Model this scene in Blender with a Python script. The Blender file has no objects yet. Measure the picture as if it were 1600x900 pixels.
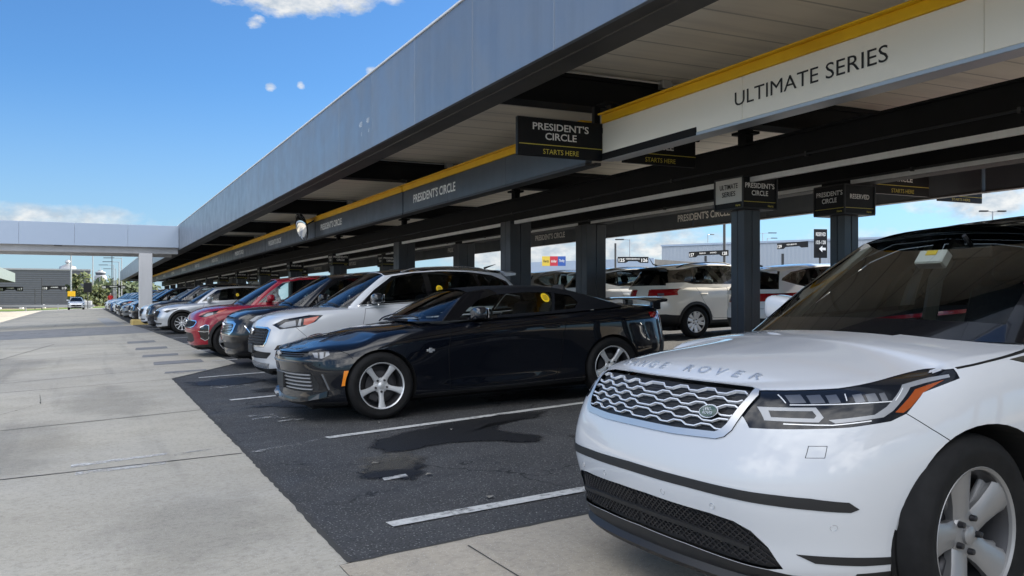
import bpy, bmesh, math, random
import numpy as np
from mathutils import Vector, Matrix
from mathutils.bvhtree import BVHTree
from mathutils.geometry import tessellate_polygon

R = math.radians
rnd = random.Random(7)
scene = bpy.context.scene
col = scene.collection

# ---------------------------------------------------------------- camera
CAM_Z = 1.35
PSI = math.atan(670 / 1400)
cd = bpy.data.cameras.new('camera')
cam = bpy.data.objects.new('camera', cd)
col.objects.link(cam)
cam.location = (0, 0, CAM_Z)
cam.rotation_euler = (R(90), 0, -PSI)
cd.sensor_width = 36
cd.lens = 31.5
cd.shift_y = 0.0125
cd.clip_start = 0.05
cd.clip_end = 6000
scene.camera = cam

# ---------------------------------------------------------------- sky, sun, exposure
SUN_EL, SUN_AZ = 29.5, 84.0            # azimuth clockwise from +Y
scene.view_settings.view_transform = 'Standard'
scene.view_settings.look = 'None'
scene.view_settings.exposure = 1.58
scene.view_settings.gamma = 1
world = bpy.data.worlds.new('World')
scene.world = world
world.use_nodes = True
nt = world.node_tree
for n in list(nt.nodes):
    nt.nodes.remove(n)
def wn(t, **k):
    n = nt.nodes.new(t)
    for a, b in k.items():
        setattr(n, a, b)
    return n
wout = wn('ShaderNodeOutputWorld')
sky = wn('ShaderNodeTexSky', sky_type='NISHITA', sun_disc=False)
sky.sun_elevation = R(SUN_EL)
sky.sun_rotation = R(SUN_AZ)
sky.altitude = 200
sky.air_density = 1.0
sky.dust_density = 0.35
sky.ozone_density = 1.6
bg = wn('ShaderNodeBackground')
bg.inputs[1].default_value = 0.060
tc = wn('ShaderNodeTexCoord')
# clouds: soft noise broken up inside patches of the sky (direction space)
def pxdir(u, v):
    X, U = (u - 800) / 1400, (470 - v) / 1400
    c, s = math.cos(PSI), math.sin(PSI)
    return Vector((X * c + s, -X * s + c, U)).normalized()
def wmath(op, a, b=None, clamp=False):
    n = wn('ShaderNodeMath', operation=op)
    n.use_clamp = clamp
    for i, q in enumerate((a, b)):
        if q is None:
            continue
        if isinstance(q, (int, float)):
            n.inputs[i].default_value = q
        else:
            nt.links.new(q, n.inputs[i])
    return n.outputs[0]
def wnoise(scale, detail=6, rough=.6, stretch=(1, 1, 1.9)):
    m = wn('ShaderNodeMapping')
    m.inputs['Scale'].default_value = stretch
    nt.links.new(tc.outputs['Generated'], m.inputs['Vector'])
    n = wn('ShaderNodeTexNoise')
    n.inputs['Scale'].default_value = scale
    n.inputs['Detail'].default_value = detail
    n.inputs['Roughness'].default_value = rough
    nt.links.new(m.outputs[0], n.inputs['Vector'])
    return n.outputs['Fac']
def patch(u, v, wpx, hpx, soft=1.0):
    """elliptical falloff around a sky direction: 1 in the middle, 0 at the rim"""
    d = pxdir(u, v)
    rt = d.cross(Vector((0, 0, 1))).normalized()
    up = rt.cross(d).normalized()
    k = 1400 * d.dot(pxdir(800, 470))
    outs = []
    for ax, px in ((rt, wpx), (up, hpx)):
        n = wn('ShaderNodeVectorMath', operation='DOT_PRODUCT')
        nt.links.new(tc.outputs['Generated'], n.inputs[0])
        n.inputs[1].default_value = ax
        q = wmath('MULTIPLY', n.outputs['Value'], 1400 / px)
        outs.append(wmath('MULTIPLY', q, q))
    n = wn('ShaderNodeVectorMath', operation='DOT_PRODUCT')
    nt.links.new(tc.outputs['Generated'], n.inputs[0])
    n.inputs[1].default_value = d
    front = wmath('GREATER_THAN', n.outputs['Value'], 0)
    r2 = wmath('ADD', outs[0], outs[1])
    return wmath('MULTIPLY', wmath('SUBTRACT', 1.0, r2, True), front)

def patch_dir(az, el, wdeg, hdeg):
    """the same falloff about a compass direction (clockwise from +Y)"""
    d = Vector((math.sin(R(az)) * math.cos(R(el)), math.cos(R(az)) * math.cos(R(el)), math.sin(R(el))))
    rt = d.cross(Vector((0, 0, 1))).normalized()
    up = rt.cross(d).normalized()
    outs = []
    for ax, wd in ((rt, math.sin(R(wdeg))), (up, math.sin(R(hdeg)))):
        n = wn('ShaderNodeVectorMath', operation='DOT_PRODUCT')
        nt.links.new(tc.outputs['Generated'], n.inputs[0])
        n.inputs[1].default_value = ax
        q = wmath('MULTIPLY', n.outputs['Value'], 1 / wd)
        outs.append(wmath('MULTIPLY', q, q))
    n = wn('ShaderNodeVectorMath', operation='DOT_PRODUCT')
    nt.links.new(tc.outputs['Generated'], n.inputs[0])
    n.inputs[1].default_value = d
    return wmath('MULTIPLY', wmath('SUBTRACT', 1.0, wmath('ADD', outs[0], outs[1]), True), wmath('GREATER_THAN', n.outputs['Value'], 0))
nz_a = wnoise(7.0, 8, .62)
nz_b = wnoise(26.0, 7, .6)
dens = None
def add_cloud(m, nz, thr, gain):
    global dens
    q = wmath('MULTIPLY', wmath('SUBTRACT', wmath('ADD', nz, wmath('MULTIPLY', m, .62)), thr), gain, True)
    q = wmath('MULTIPLY', q, wmath('MULTIPLY', m, 3.0, True), True)
    dens = q if dens is None else wmath('MAXIMUM', dens, q)
add_cloud(patch(470, -16, 170, 50), nz_b, .76, 4.0)
add_cloud(patch(398, 34, 26, 20), nz_b, .95, 5)
add_cloud(patch(423, 137, 17, 15), nz_b, 1.0, 5)
add_cloud(patch(470, 133, 15, 14), nz_b, 1.0, 5)
add_cloud(patch(580, 108, 22, 14), nz_b, 1.0, 5)
add_cloud(patch(10, 340, 300, 30), nz_b, .74, 2.0)
add_cloud(patch(880, 388, 330, 70), nz_b, .72, 3.0)
add_cloud(patch(1030, 390, 120, 40), nz_b, .78, 3.0)
add_cloud(patch(1560, 310, 170, 40), nz_b, .78, 3.0)
add_cloud(patch(1420, 395, 420, 60), nz_b, .86, 2.0)
# unseen bright clouds added to brighten the shade (behind and left of the camera)
vis = dens
dens = None
nz_c = wnoise(3.2, 8, .58, (1, 1, 1.5))
add_cloud(patch_dir(215, 42, 60, 34), nz_c, .74, 4.0)
add_cloud(patch_dir(285, 52, 42, 26), nz_c, .76, 4.0)
add_cloud(patch_dir(150, 45, 45, 30), nz_c, .78, 4.0)
add_cloud(patch_dir(250, 14, 60, 12), nz_a, .84, 4.0)
add_cloud(patch_dir(180, 12, 40, 12), nz_a, .84, 4.0)
add_cloud(patch_dir(90, 60, 40, 18), nz_c, .84, 4.0)
big = dens
def cloudmix(base, d, lo, hi, sc):
    c = wn('ShaderNodeMixRGB')
    c.inputs[1].default_value = (*lo, 1)
    c.inputs[2].default_value = (*hi, 1)
    nt.links.new(wmath('MULTIPLY', wmath('SUBTRACT', wnoise(sc, 5, .6), .38), 4.0, True), c.inputs[0])
    m = wn('ShaderNodeMixRGB')
    nt.links.new(wmath('MULTIPLY', d, .94), m.inputs[0])
    nt.links.new(base, m.inputs[1])
    nt.links.new(c.outputs[0], m.inputs[2])
    return m.outputs[0]
# pale blue haze low over the horizon
sepz = wn('ShaderNodeSeparateXYZ')
nt.links.new(tc.outputs['Generated'], sepz.inputs[0])
low = wmath('SUBTRACT', 1.0, wmath('MULTIPLY', wmath('ABSOLUTE', sepz.outputs[2]), 4.2), True)
hz = wn('ShaderNodeMixRGB')
nt.links.new(wmath('MULTIPLY', wmath('POWER', low, 1.6), .85), hz.inputs[0])
tintsky = wn('ShaderNodeMixRGB', blend_type='MULTIPLY')
tintsky.inputs[0].default_value = 1.0
tintsky.inputs[2].default_value = (.40, .68, .98, 1)
nt.links.new(sky.outputs[0], tintsky.inputs[1])
nt.links.new(tintsky.outputs[0], hz.inputs[1])
hz.inputs[2].default_value = (2.7, 3.6, 4.4, 1)
skyc = cloudmix(hz.outputs[0], vis, (3.1, 3.5, 3.9), (5.2, 5.2, 5.1), 40)
skyc = cloudmix(skyc, big, (13, 13.6, 14.6), (24.5, 24.3, 24.0), 9)
nt.links.new(skyc, bg.inputs[0])
nt.links.new(bg.outputs[0], wout.inputs[0])

sd = bpy.data.lights.new('sun', 'SUN')
sd.energy = 4.4
sd.angle = R(.5)
sd.color = (1.0, .93, .82)
sun = bpy.data.objects.new('sun', sd)
col.objects.link(sun)
sdir = Vector((math.sin(R(SUN_AZ)) * math.cos(R(SUN_EL)), math.cos(R(SUN_AZ)) * math.cos(R(SUN_EL)), math.sin(R(SUN_EL))))
sun.rotation_euler = sdir.to_track_quat('Z', 'Y').to_euler()
sun.location = (60, 10, 40)

# ---------------------------------------------------------------- materials
def mat(name, color=(.5, .5, .5), rough=.5, metal=0.0, coat=0.0, spec=.5, emit=None, alpha=None):
    m = bpy.data.materials.new(name)
    m.use_nodes = True
    b = m.node_tree.nodes['Principled BSDF']
    b.inputs['Base Color'].default_value = (*color, 1)
    b.inputs['Roughness'].default_value = rough
    b.inputs['Metallic'].default_value = metal
    b.inputs['Coat Weight'].default_value = coat
    b.inputs['Coat Roughness'].default_value = .02
    b.inputs['Specular IOR Level'].default_value = spec
    if emit:
        b.inputs['Emission Color'].default_value = (*emit[:3], 1)
        b.inputs['Emission Strength'].default_value = emit[3]
    return m
class NT:
    """little node writer on one material"""
    def __init__(s, m):
        s.m, s.t = m, m.node_tree
        s.b = s.t.nodes['Principled BSDF']
        s.tc = s.t.nodes.new('ShaderNodeTexCoord')
    def n(s, typ, **k):
        n = s.t.nodes.new(typ)
        for a, v in k.items():
            setattr(n, a, v)
        return n
    def l(s, a, b):
        s.t.links.new(a, b)
    def coord(s, scale=(1, 1, 1), out='Object'):
        m = s.n('ShaderNodeMapping')
        m.inputs['Scale'].default_value = scale
        s.l(s.tc.outputs[out], m.inputs['Vector'])
        return m.outputs[0]
    def noise(s, scale, detail=4, rough=.55, stretch=(1, 1, 1)):
        n = s.n('ShaderNodeTexNoise')
        n.inputs['Scale'].default_value = scale
        n.inputs['Detail'].default_value = detail
        n.inputs['Roughness'].default_value = rough
        s.l(s.coord(stretch), n.inputs['Vector'])
        return n.outputs['Fac']
    def voro(s, scale, feature='F1', stretch=(1, 1, 1)):
        n = s.n('ShaderNodeTexVoronoi', feature=feature)
        n.inputs['Scale'].default_value = scale
        s.l(s.coord(stretch), n.inputs['Vector'])
        return n.outputs['Distance']
    def ramp(s, fac, stops):
        r = s.n('ShaderNodeValToRGB')
        while len(r.color_ramp.elements) < len(stops):
            r.color_ramp.elements.new(.5)
        for e, (p, c) in zip(r.color_ramp.elements, stops):
            e.position = p
            e.color = (*c, 1) if not isinstance(c, (int, float)) else (c, c, c, 1)
        s.l(fac, r.inputs[0])
        return r.outputs[0]
    def mix(s, fac, a, b, mode='MIX'):
        r = s.n('ShaderNodeMixRGB', blend_type=mode)
        for i, q in enumerate((fac, a, b)):
            if isinstance(q, (int, float)):
                r.inputs[i].default_value = q if i == 0 else (q, q, q, 1)
            elif isinstance(q, tuple):
                r.inputs[i].default_value = (*q, 1)
            else:
                s.l(q, r.inputs[i])
        return r.outputs[0]
    def math(s, op, a, b=None, clamp=False):
        n = s.n('ShaderNodeMath', operation=op)
        n.use_clamp = clamp
        for i, q in enumerate((a, b)):
            if q is None:
                continue
            if isinstance(q, (int, float)):
                n.inputs[i].default_value = q
            else:
                s.l(q, n.inputs[i])
        return n.outputs[0]
    def bump(s, h, strength=.2, dist=.01):
        b = s.n('ShaderNodeBump')
        b.inputs['Strength'].default_value = strength
        b.inputs['Distance'].default_value = dist
        s.l(h, b.inputs['Height'])
        s.l(b.outputs[0], s.b.inputs['Normal'])
    def color(s, c):
        s.l(c, s.b.inputs['Base Color'])
    def rough(s, c):
        s.l(c, s.b.inputs['Roughness'])
def noisy(m, a, b, scale=3.0, detail=5, stretch=(1, 1, 1), bump=0, bscale=60):
    t = NT(m)
    t.color(t.ramp(t.noise(scale, detail, .6, stretch), [(.3, a), (.7, b)]))
    if bump:
        t.bump(t.noise(bscale, 3), bump, .01)
    return m

def glass_mat(name, tint=(.8, .9, .88), dark=0.0):
    """thin car glass: see-through tint with a mirror sheen by angle"""
    m = bpy.data.materials.new(name)
    m.use_nodes = True
    t = m.node_tree
    for n in list(t.nodes):
        t.nodes.remove(n)
    o = t.nodes.new('ShaderNodeOutputMaterial')
    tr = t.nodes.new('ShaderNodeBsdfTransparent')
    tr.inputs[0].default_value = (*[c * (1 - dark) for c in tint], 1)
    gl = t.nodes.new('ShaderNodeBsdfGlossy')
    gl.inputs['Roughness'].default_value = .01
    gl.inputs[0].default_value = (1, 1, 1, 1)
    fr = t.nodes.new('ShaderNodeFresnel')
    fr.inputs[0].default_value = 1.5
    mu = t.nodes.new('ShaderNodeMath')
    mu.operation = 'MULTIPLY'
    mu.inputs[1].default_value = 1.05
    mu.use_clamp = True
    t.links.new(fr.outputs[0], mu.inputs[0])
    mi = t.nodes.new('ShaderNodeMixShader')
    t.links.new(mu.outputs[0], mi.inputs[0])
    t.links.new(tr.outputs[0], mi.inputs[1])
    t.links.new(gl.outputs[0], mi.inputs[2])
    t.links.new(mi.outputs[0], o.inputs[0])
    return m

# ---------------------------------------------------------------- object helpers
def thing(name, label, cat, loc=(0, 0, 0), rot=(0, 0, 0), group=None):
    o = bpy.data.objects.new(name, None)
    o.empty_display_size = .2
    col.objects.link(o)
    o.location = loc
    o.rotation_euler = rot
    tag(o, label, cat, group)
    return o
def tag(o, label, cat, group=None):
    o['label'] = label
    o['category'] = cat
    if group:
        o['group'] = group
    return o
def structure(o):
    o['kind'] = 'structure'
    return o

class MB:
    """collects primitives; build() links them as ONE mesh object"""
    def __init__(s):
        s.v, s.f, s.m, s.sm = [], [], [], []
        s.mi, s.smooth = 0, False
    def add(s, vs, fs):
        b = len(s.v)
        s.v += [tuple(v) for v in vs]
        for f in fs:
            s.f.append([b + i for i in f])
            s.m.append(s.mi)
            s.sm.append(s.smooth)
        return s
    def box(s, lo, hi, M=None, bev=0.0):
        x0, y0, z0 = lo
        x1, y1, z1 = hi
        if bev <= 0:
            vs = [(x, y, z) for z in (z0, z1) for y in (y0, y1) for x in (x0, x1)]
            fs = [(0, 2, 3, 1), (4, 5, 7, 6), (0, 1, 5, 4), (2, 6, 7, 3), (0, 4, 6, 2), (1, 3, 7, 5)]
        else:
            bev = min(bev, (x1 - x0) / 2.1, (y1 - y0) / 2.1, (z1 - z0) / 2.1)
            vs, ix = [], {}
            for cx in (0, 1):
                for cy in (0, 1):
                    for cz in (0, 1):
                        P = (x1 if cx else x0, y1 if cy else y0, z1 if cz else z0)
                        sg = (-1 if cx else 1, -1 if cy else 1, -1 if cz else 1)
                        for a in range(3):
                            q = [P[i] + (0 if i == a else sg[i] * bev) for i in range(3)]
                            ix[cx, cy, cz, a] = len(vs)
                            vs.append(tuple(q))
            fs = []
            for a in range(3):
                b, c = [(1, 2), (0, 2), (0, 1)][a]
                for k in (0, 1):
                    def key(i, j):
                        q = [0, 0, 0]
                        q[a], q[b], q[c] = k, i, j
                        return ix[(*q, a)]
                    fs.append([key(0, 0), key(1, 0), key(1, 1), key(0, 1)])
                # edges along axis a
                for i in (0, 1):
                    for j in (0, 1):
                        def kk(k, ax):
                            q = [0, 0, 0]
                            q[a], q[b], q[c] = k, i, j
                            return ix[(*q, ax)]
                        fs.append([kk(0, b), kk(1, b), kk(1, c), kk(0, c)])
            for cx in (0, 1):
                for cy in (0, 1):
                    for cz in (0, 1):
                        fs.append([ix[cx, cy, cz, 0], ix[cx, cy, cz, 1], ix[cx, cy, cz, 2]])
        if M is not None:
            vs = [M @ Vector(v) for v in vs]
        return s.add(vs, fs)
    def prism(s, poly, a0, a1, axis='y', M=None):
        """poly of 2D points extruded along axis from a0 to a1"""
        def p3(p, a):
            return {'y': (p[0], a, p[1]), 'x': (a, p[0], p[1]), 'z': (p[0], p[1], a)}[axis]
        n = len(poly)
        vs = [p3(p, a0) for p in poly] + [p3(p, a1) for p in poly]
        fs = [list(range(n)), list(range(2 * n - 1, n - 1, -1))]
        fs += [[i, (i + 1) % n, n + (i + 1) % n, n + i] for i in range(n)]
        if M is not None:
            vs = [M @ Vector(v) for v in vs]
        return s.add(vs, fs)
    def tube(s, pts, r, n=8, caps=True, closed=False):
        pts = [Vector(p) for p in pts]
        rs = r if isinstance(r, (list, tuple)) else [r] * len(pts)
        vs, fs = [], []
        N = len(pts)
        prev = None
        for i, p in enumerate(pts):
            if closed:
                t = pts[(i + 1) % N] - pts[i - 1]
            else:
                t = pts[min(i + 1, N - 1)] - pts[max(i - 1, 0)]
            if t.length < 1e-9:
                t = Vector((0, 0, 1))
            t.normalize()
            if prev is None:
                u = t.cross(Vector((0, 0, 1)) if abs(t.z) < .9 else Vector((1, 0, 0))).normalized()
            else:
                u = (prev - t * prev.dot(t))
                u = u.normalized() if u.length > 1e-6 else t.orthogonal().normalized()
            prev = u
            w = t.cross(u)
            for k in range(n):
                a = 2 * math.pi * k / n
                vs.append(p + (u * math.cos(a) + w * math.sin(a)) * rs[i])
        for i in range(N if closed else N - 1):
            j = (i + 1) % N
            for k in range(n):
                fs.append([i * n + k, i * n + (k + 1) % n, j * n + (k + 1) % n, j * n + k])
        if caps and not closed:
            fs += [list(range(n))[::-1], [(N - 1) * n + k for k in range(n)]]
        return s.add(vs, fs)
    def lathe(s, prof, n=32, axis='z', c=(0, 0, 0), cap=False):
        """prof: (radius, height) pairs turned about an axis"""
        vs, fs = [], []
        for r, h in prof:
            for k in range(n):
                a = 2 * math.pi * k / n
                p = (r * math.cos(a), r * math.sin(a), h)
                if axis == 'y':
                    p = (p[0], p[2], p[1])
                elif axis == 'x':
                    p = (p[2], p[0], p[1])
                vs.append((p[0] + c[0], p[1] + c[1], p[2] + c[2]))
        for i in range(len(prof) - 1):
            for k in range(n):
                fs.append([i * n + k, i * n + (k + 1) % n, (i + 1) * n + (k + 1) % n, (i + 1) * n + k])
        if cap:
            fs += [list(range(n))[::-1], [(len(prof) - 1) * n + k for k in range(n)]]
        return s.add(vs, fs)
    def build(s, name, mats, parent=None, smooth=None, recalc=True):
        me = bpy.data.meshes.new(name)
        me.from_pydata(s.v, [], s.f)
        mats = mats if isinstance(mats, (list, tuple)) else [mats]
        for m in mats:
            me.materials.append(m)
        me.polygons.foreach_set('material_index', s.m)
        me.polygons.foreach_set('use_smooth', s.sm if smooth is None else [smooth] * len(s.f))
        if recalc:
            bm = bmesh.new()
            bm.from_mesh(me)
            bmesh.ops.recalc_face_normals(bm, faces=bm.faces)
            bm.to_mesh(me)
            bm.free()
        me.update()
        if smooth:
            try:
                me.set_sharp_from_angle(angle=R(38))
            except Exception:
                pass
        o = bpy.data.objects.new(name, me)
        col.objects.link(o)
        if parent:
            o.parent = parent
        return o

def text_geo(txt, size, xs=1.0, spacing=1.0, bold=0.0):
    """flat lettering as (verts2d, faces), centred, cap height = size"""
    cu = bpy.data.curves.new('text', 'FONT')
    cu.body = txt
    cu.align_x = 'CENTER'
    cu.align_y = 'CENTER'
    cu.space_character = spacing
    cu.offset = bold
    cu.resolution_u = 3
    cu.fill_mode = 'FRONT'
    o = bpy.data.objects.new('text', cu)
    col.objects.link(o)
    dg = bpy.context.evaluated_depsgraph_get()
    me = bpy.data.meshes.new_from_object(o.evaluated_get(dg))
    v = [(p.co.x, p.co.y) for p in me.vertices]
    f = [list(p.vertices) for p in me.polygons]
    bpy.data.objects.remove(o)
    bpy.data.curves.remove(cu)
    bpy.data.meshes.remove(me)
    k = size / .729
    if v:
        ymid = (min(q[1] for q in v) + max(q[1] for q in v)) / 2
        xmid = (min(q[0] for q in v) + max(q[0] for q in v)) / 2
        v = [((x - xmid) * k * xs, (y - ymid) * k) for x, y in v]
    return v, f
def text_on(mb, txt, size, origin, right, up, xs=1.0, spacing=1.0, width=None, bold=0.0, depth=.003):
    """raised lettering on a plane (origin = centre of the line)"""
    v, f = text_geo(txt, size, xs, spacing, bold)
    if width and v:
        w = max(q[0] for q in v) - min(q[0] for q in v)
        v = [(x * width / w, y) for x, y in v]
    o, r, u = Vector(origin), Vector(right).normalized(), Vector(up).normalized()
    n = r.cross(u).normalized()
    mb.add([o + r * x + u * y + n * depth for x, y in v], f)
# ================================================================ car kit
from mathutils.interpolate import poly_3d_calc
def lerp(a, b, t):
    return a + (b - a) * t
def pl(xs, ys, x):
    return float(np.interp(x, xs, ys))
def smooth_pl(xs, ys):
    """smooth curve through the points (pchip-like)"""
    xs, ys = np.array(xs, float), np.array(ys, float)
    d = np.diff(ys) / np.diff(xs)
    m = np.zeros(len(xs))
    m[0], m[-1] = d[0], d[-1]
    for i in range(1, len(xs) - 1):
        m[i] = 0 if d[i - 1] * d[i] <= 0 else 2 * d[i - 1] * d[i] / (d[i - 1] + d[i])
    def fn(x):
        x = min(max(x, xs[0]), xs[-1])
        i = min(max(int(np.searchsorted(xs, x)) - 1, 0), len(xs) - 2)
        h = xs[i + 1] - xs[i]
        t = (x - xs[i]) / h
        return float((1 + 2 * t) * (1 - t) ** 2 * ys[i] + t * (1 - t) ** 2 * h * m[i]
                     + t * t * (3 - 2 * t) * ys[i + 1] + t * t * (t - 1) * h * m[i + 1])
    return fn
def spline_rows(P, axis, sub, sym=False, breaks=()):
    """cubic interpolation of a control net along one axis, averaged chord parameter"""
    P = np.moveaxis(np.array(P, float), axis, 0)
    n = P.shape[0]
    ch = np.linalg.norm(np.diff(P, axis=0), axis=-1).reshape(n - 1, -1).mean(axis=1)
    ch = np.maximum(ch, 1e-4) ** .75
    d = np.diff(P, axis=0) / ch.reshape(-1, *([1] * (P.ndim - 1)))
    m = np.zeros_like(P)
    for i in range(1, n - 1):
        m[i] = (d[i - 1] * ch[i] + d[i] * ch[i - 1]) / (ch[i] + ch[i - 1])
    m[0], m[-1] = d[0], d[-1]
    if sym:
        for e in (0, -1):
            m[e][..., 0] = 0
            m[e][..., 2] = 0
    out, par = [], []
    for i in range(n - 1):
        for k in range(sub):
            t = k / sub
            h = ch[i]
            ma = d[i] if i in breaks else m[i]
            mb_ = d[i] if i + 1 in breaks else m[i + 1]
            out.append((1 + 2 * t) * (1 - t) ** 2 * P[i] + t * (1 - t) ** 2 * h * ma
                       + t * t * (3 - 2 * t) * P[i + 1] + t * t * (t - 1) * h * mb_)
            par.append(i + t)
    out.append(P[-1])
    par.append(n - 1)
    return np.moveaxis(np.array(out), 0, axis), par

class Shell:
    """half of a car's skin (y >= 0); regions are cut out of it as parts"""
    def __init__(s, L):
        s.L = L
        s.bm = bmesh.new()
        s.lay = s.bm.faces.layers.int.new('tag')
        s.tags = ['paint']
    def tid(s, t):
        if t not in s.tags:
            s.tags.append(t)
        return s.tags.index(t)
    def X(s, sv):
        return s.L / 2 - sv
    def add_net(s, net, nr, nc, tagger, breaks=()):
        A, rp = spline_rows(net, 0, nr, False, breaks)
        A, cp = spline_rows(A, 1, nc, True)
        A[..., 1] = np.maximum(A[..., 1], 0)
        A[:, 0, 1] = 0
        A[:, -1, 1] = 0
        vs = [[s.bm.verts.new((s.X(p[0]), p[1], p[2])) for p in row] for row in A]
        for i in range(len(vs) - 1):
            for j in range(len(vs[0]) - 1):
                q = [vs[i][j], vs[i][j + 1], vs[i + 1][j + 1], vs[i + 1][j]]
                t = tagger((rp[i] + rp[i + 1]) / 2, (cp[j] + cp[j + 1]) / 2, sum((v.co for v in q), Vector()) / 4)
                if t is None:
                    continue
                f = s.bm.faces.new(q)
                f[s.lay] = s.tid(t)
    def freeze(s):
        bm = s.bm
        bmesh.ops.remove_doubles(bm, verts=bm.verts, dist=2e-4)
        bmesh.ops.dissolve_degenerate(bm, edges=bm.edges, dist=1e-4)
        loose = [v for v in bm.verts if not v.link_faces]
        bmesh.ops.delete(bm, geom=loose, context='VERTS')
        bm.normal_update()
        for f in bm.faces:
            c = f.calc_center_median()
            if f.normal.dot(Vector((c.x * .25, c.y, c.z - .6))) < 0:
                f.normal_flip()
        bm.normal_update()
        s.vn = []
        s.polys = []
        bm.verts.index_update()
        for v in bm.verts:
            n = v.normal.copy()
            if abs(v.co.y) < 1e-4:
                n.y = 0
                n.normalize()
            s.vn.append(n)
        s.vc = [v.co.copy() for v in bm.verts]
        s.polys = [[v.index for v in f.verts] for f in bm.faces]
        s.bvh = BVHTree.FromPolygons(s.vc, s.polys)
    def nrm(s, co):
        loc, n, i, d = s.bvh.find_nearest(co)
        if i is None:
            return Vector((0, 0, 1))
        P = s.polys[i]
        w = poly_3d_calc([s.vc[k] for k in P], loc)
        r = Vector()
        for k, a in zip(P, w):
            r += s.vn[k] * a
        return r.normalized() if r.length > 1e-6 else n
    def p2(s, co, view):
        return {'side': (s.L / 2 - co.x, co.z), 'front': (co.y, co.z), 'rear': (co.y, co.z), 'top': (s.L / 2 - co.x, co.y)}[view]
    AX = {'side': Vector((0, 1, 0)), 'front': Vector((1, 0, 0)), 'rear': Vector((-1, 0, 0)), 'top': Vector((0, 0, 1))}
    def cut(s, poly, view, tag, within=('paint',), nmin=.12, smin=None, smax=None):
        """everything of the skin inside the outline, seen along a view axis, gets the tag"""
        poly = [Vector((p[0], p[1])) for p in poly]
        n = len(poly)
        area = sum(poly[i].x * poly[(i + 1) % n].y - poly[(i + 1) % n].x * poly[i].y for i in range(n))
        if area < 0:
            poly = poly[::-1]
        convex = all((poly[(i + 1) % n] - poly[i]).cross(poly[(i + 2) % n] - poly[(i + 1) % n]) >= -1e-9 for i in range(n))
        if convex:
            pieces = [poly]
        else:
            tr = tessellate_polygon([[Vector((p.x, p.y, 0)) for p in poly]])
            pieces = []
            for t in tr:
                q = [poly[k] for k in t]
                a = (q[1] - q[0]).cross(q[2] - q[0])
                if abs(a) < 1e-9:
                    continue
                pieces.append(q if a > 0 else q[::-1])
        wid = {s.tid(t) for t in within}
        ax = s.AX[view]
        T = s.tid(tag)
        for q in pieces:
            lo = (min(p.x for p in q), min(p.y for p in q))
            hi = (max(p.x for p in q), max(p.y for p in q))
            cur = []
            for f in s.bm.faces:
                if f[s.lay] not in wid or f.normal.dot(ax) < nmin:
                    continue
                P = [s.p2(v.co, view) for v in f.verts]
                if max(p[0] for p in P) < lo[0] or min(p[0] for p in P) > hi[0] or max(p[1] for p in P) < lo[1] or min(p[1] for p in P) > hi[1]:
                    continue
                if smin is not None and max(s.L / 2 - v.co.x for v in f.verts) < smin:
                    continue
                if smax is not None and min(s.L / 2 - v.co.x for v in f.verts) > smax:
                    continue
                cur.append(f)
            for i in range(len(q)):
                if not cur:
                    break
                a, b = q[i], q[(i + 1) % len(q)]
                e = b - a
                if e.length < 1e-7:
                    continue
                nn = Vector((e.y, -e.x)).normalized()          # outward for ccw
                def lift(p):
                    return {'side': Vector((s.L / 2 - p.x, 0, p.y)), 'front': Vector((0, p.x, p.y)),
                            'rear': Vector((0, p.x, p.y)), 'top': Vector((s.L / 2 - p.x, p.y, 0))}[view]
                co = lift(a)
                no = lift(a + nn) - co
                ed = {x for f in cur for x in f.edges}
                ve = {x for f in cur for x in f.verts}
                r = bmesh.ops.bisect_plane(s.bm, geom=list(cur) + list(ed) + list(ve), dist=1e-5, plane_co=co, plane_no=no)
                cur = [g for g in r['geom'] if isinstance(g, bmesh.types.BMFace) and g.is_valid
                       and (g.calc_center_median() - co).dot(no) < 0]
            for f in cur:
                f[s.lay] = T
    def circle(s, c, r, n=40, zmin=None):
        return [(c[0] + r * math.cos(2 * math.pi * k / n), c[1] + r * math.sin(2 * math.pi * k / n)) for k in range(n)]
    def seam(s, pts, view, w=.006, within=('paint',), **k):
        for a, b in zip(pts[:-1], pts[1:]):
            a, b = Vector(a), Vector(b)
            e = (b - a).normalized() * (w * .5)
            n = Vector((-e.y, e.x))
            s.cut([a - e + n, b + e + n, b + e - n, a - e - n], view, 'gap', within, **k)
    def hit(s, a, b, view):
        """point on the skin under a view coordinate: (point, smooth normal)"""
        big = 5
        o, d = {'side': (Vector((s.L / 2 - a, big, b)), Vector((0, -1, 0))), 'front': (Vector((big, a, b)), Vector((-1, 0, 0))),
                'rear': (Vector((-big, a, b)), Vector((1, 0, 0))), 'top': (Vector((s.L / 2 - a, b, big)), Vector((0, 0, -1)))}[view]
        loc, n, i, dist = s.bvh.ray_cast(o, d)
        if loc is None:
            loc, n, i, dist = s.bvh.find_nearest(o + d * (big - .5))
        return loc, s.nrm(loc)
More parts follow.
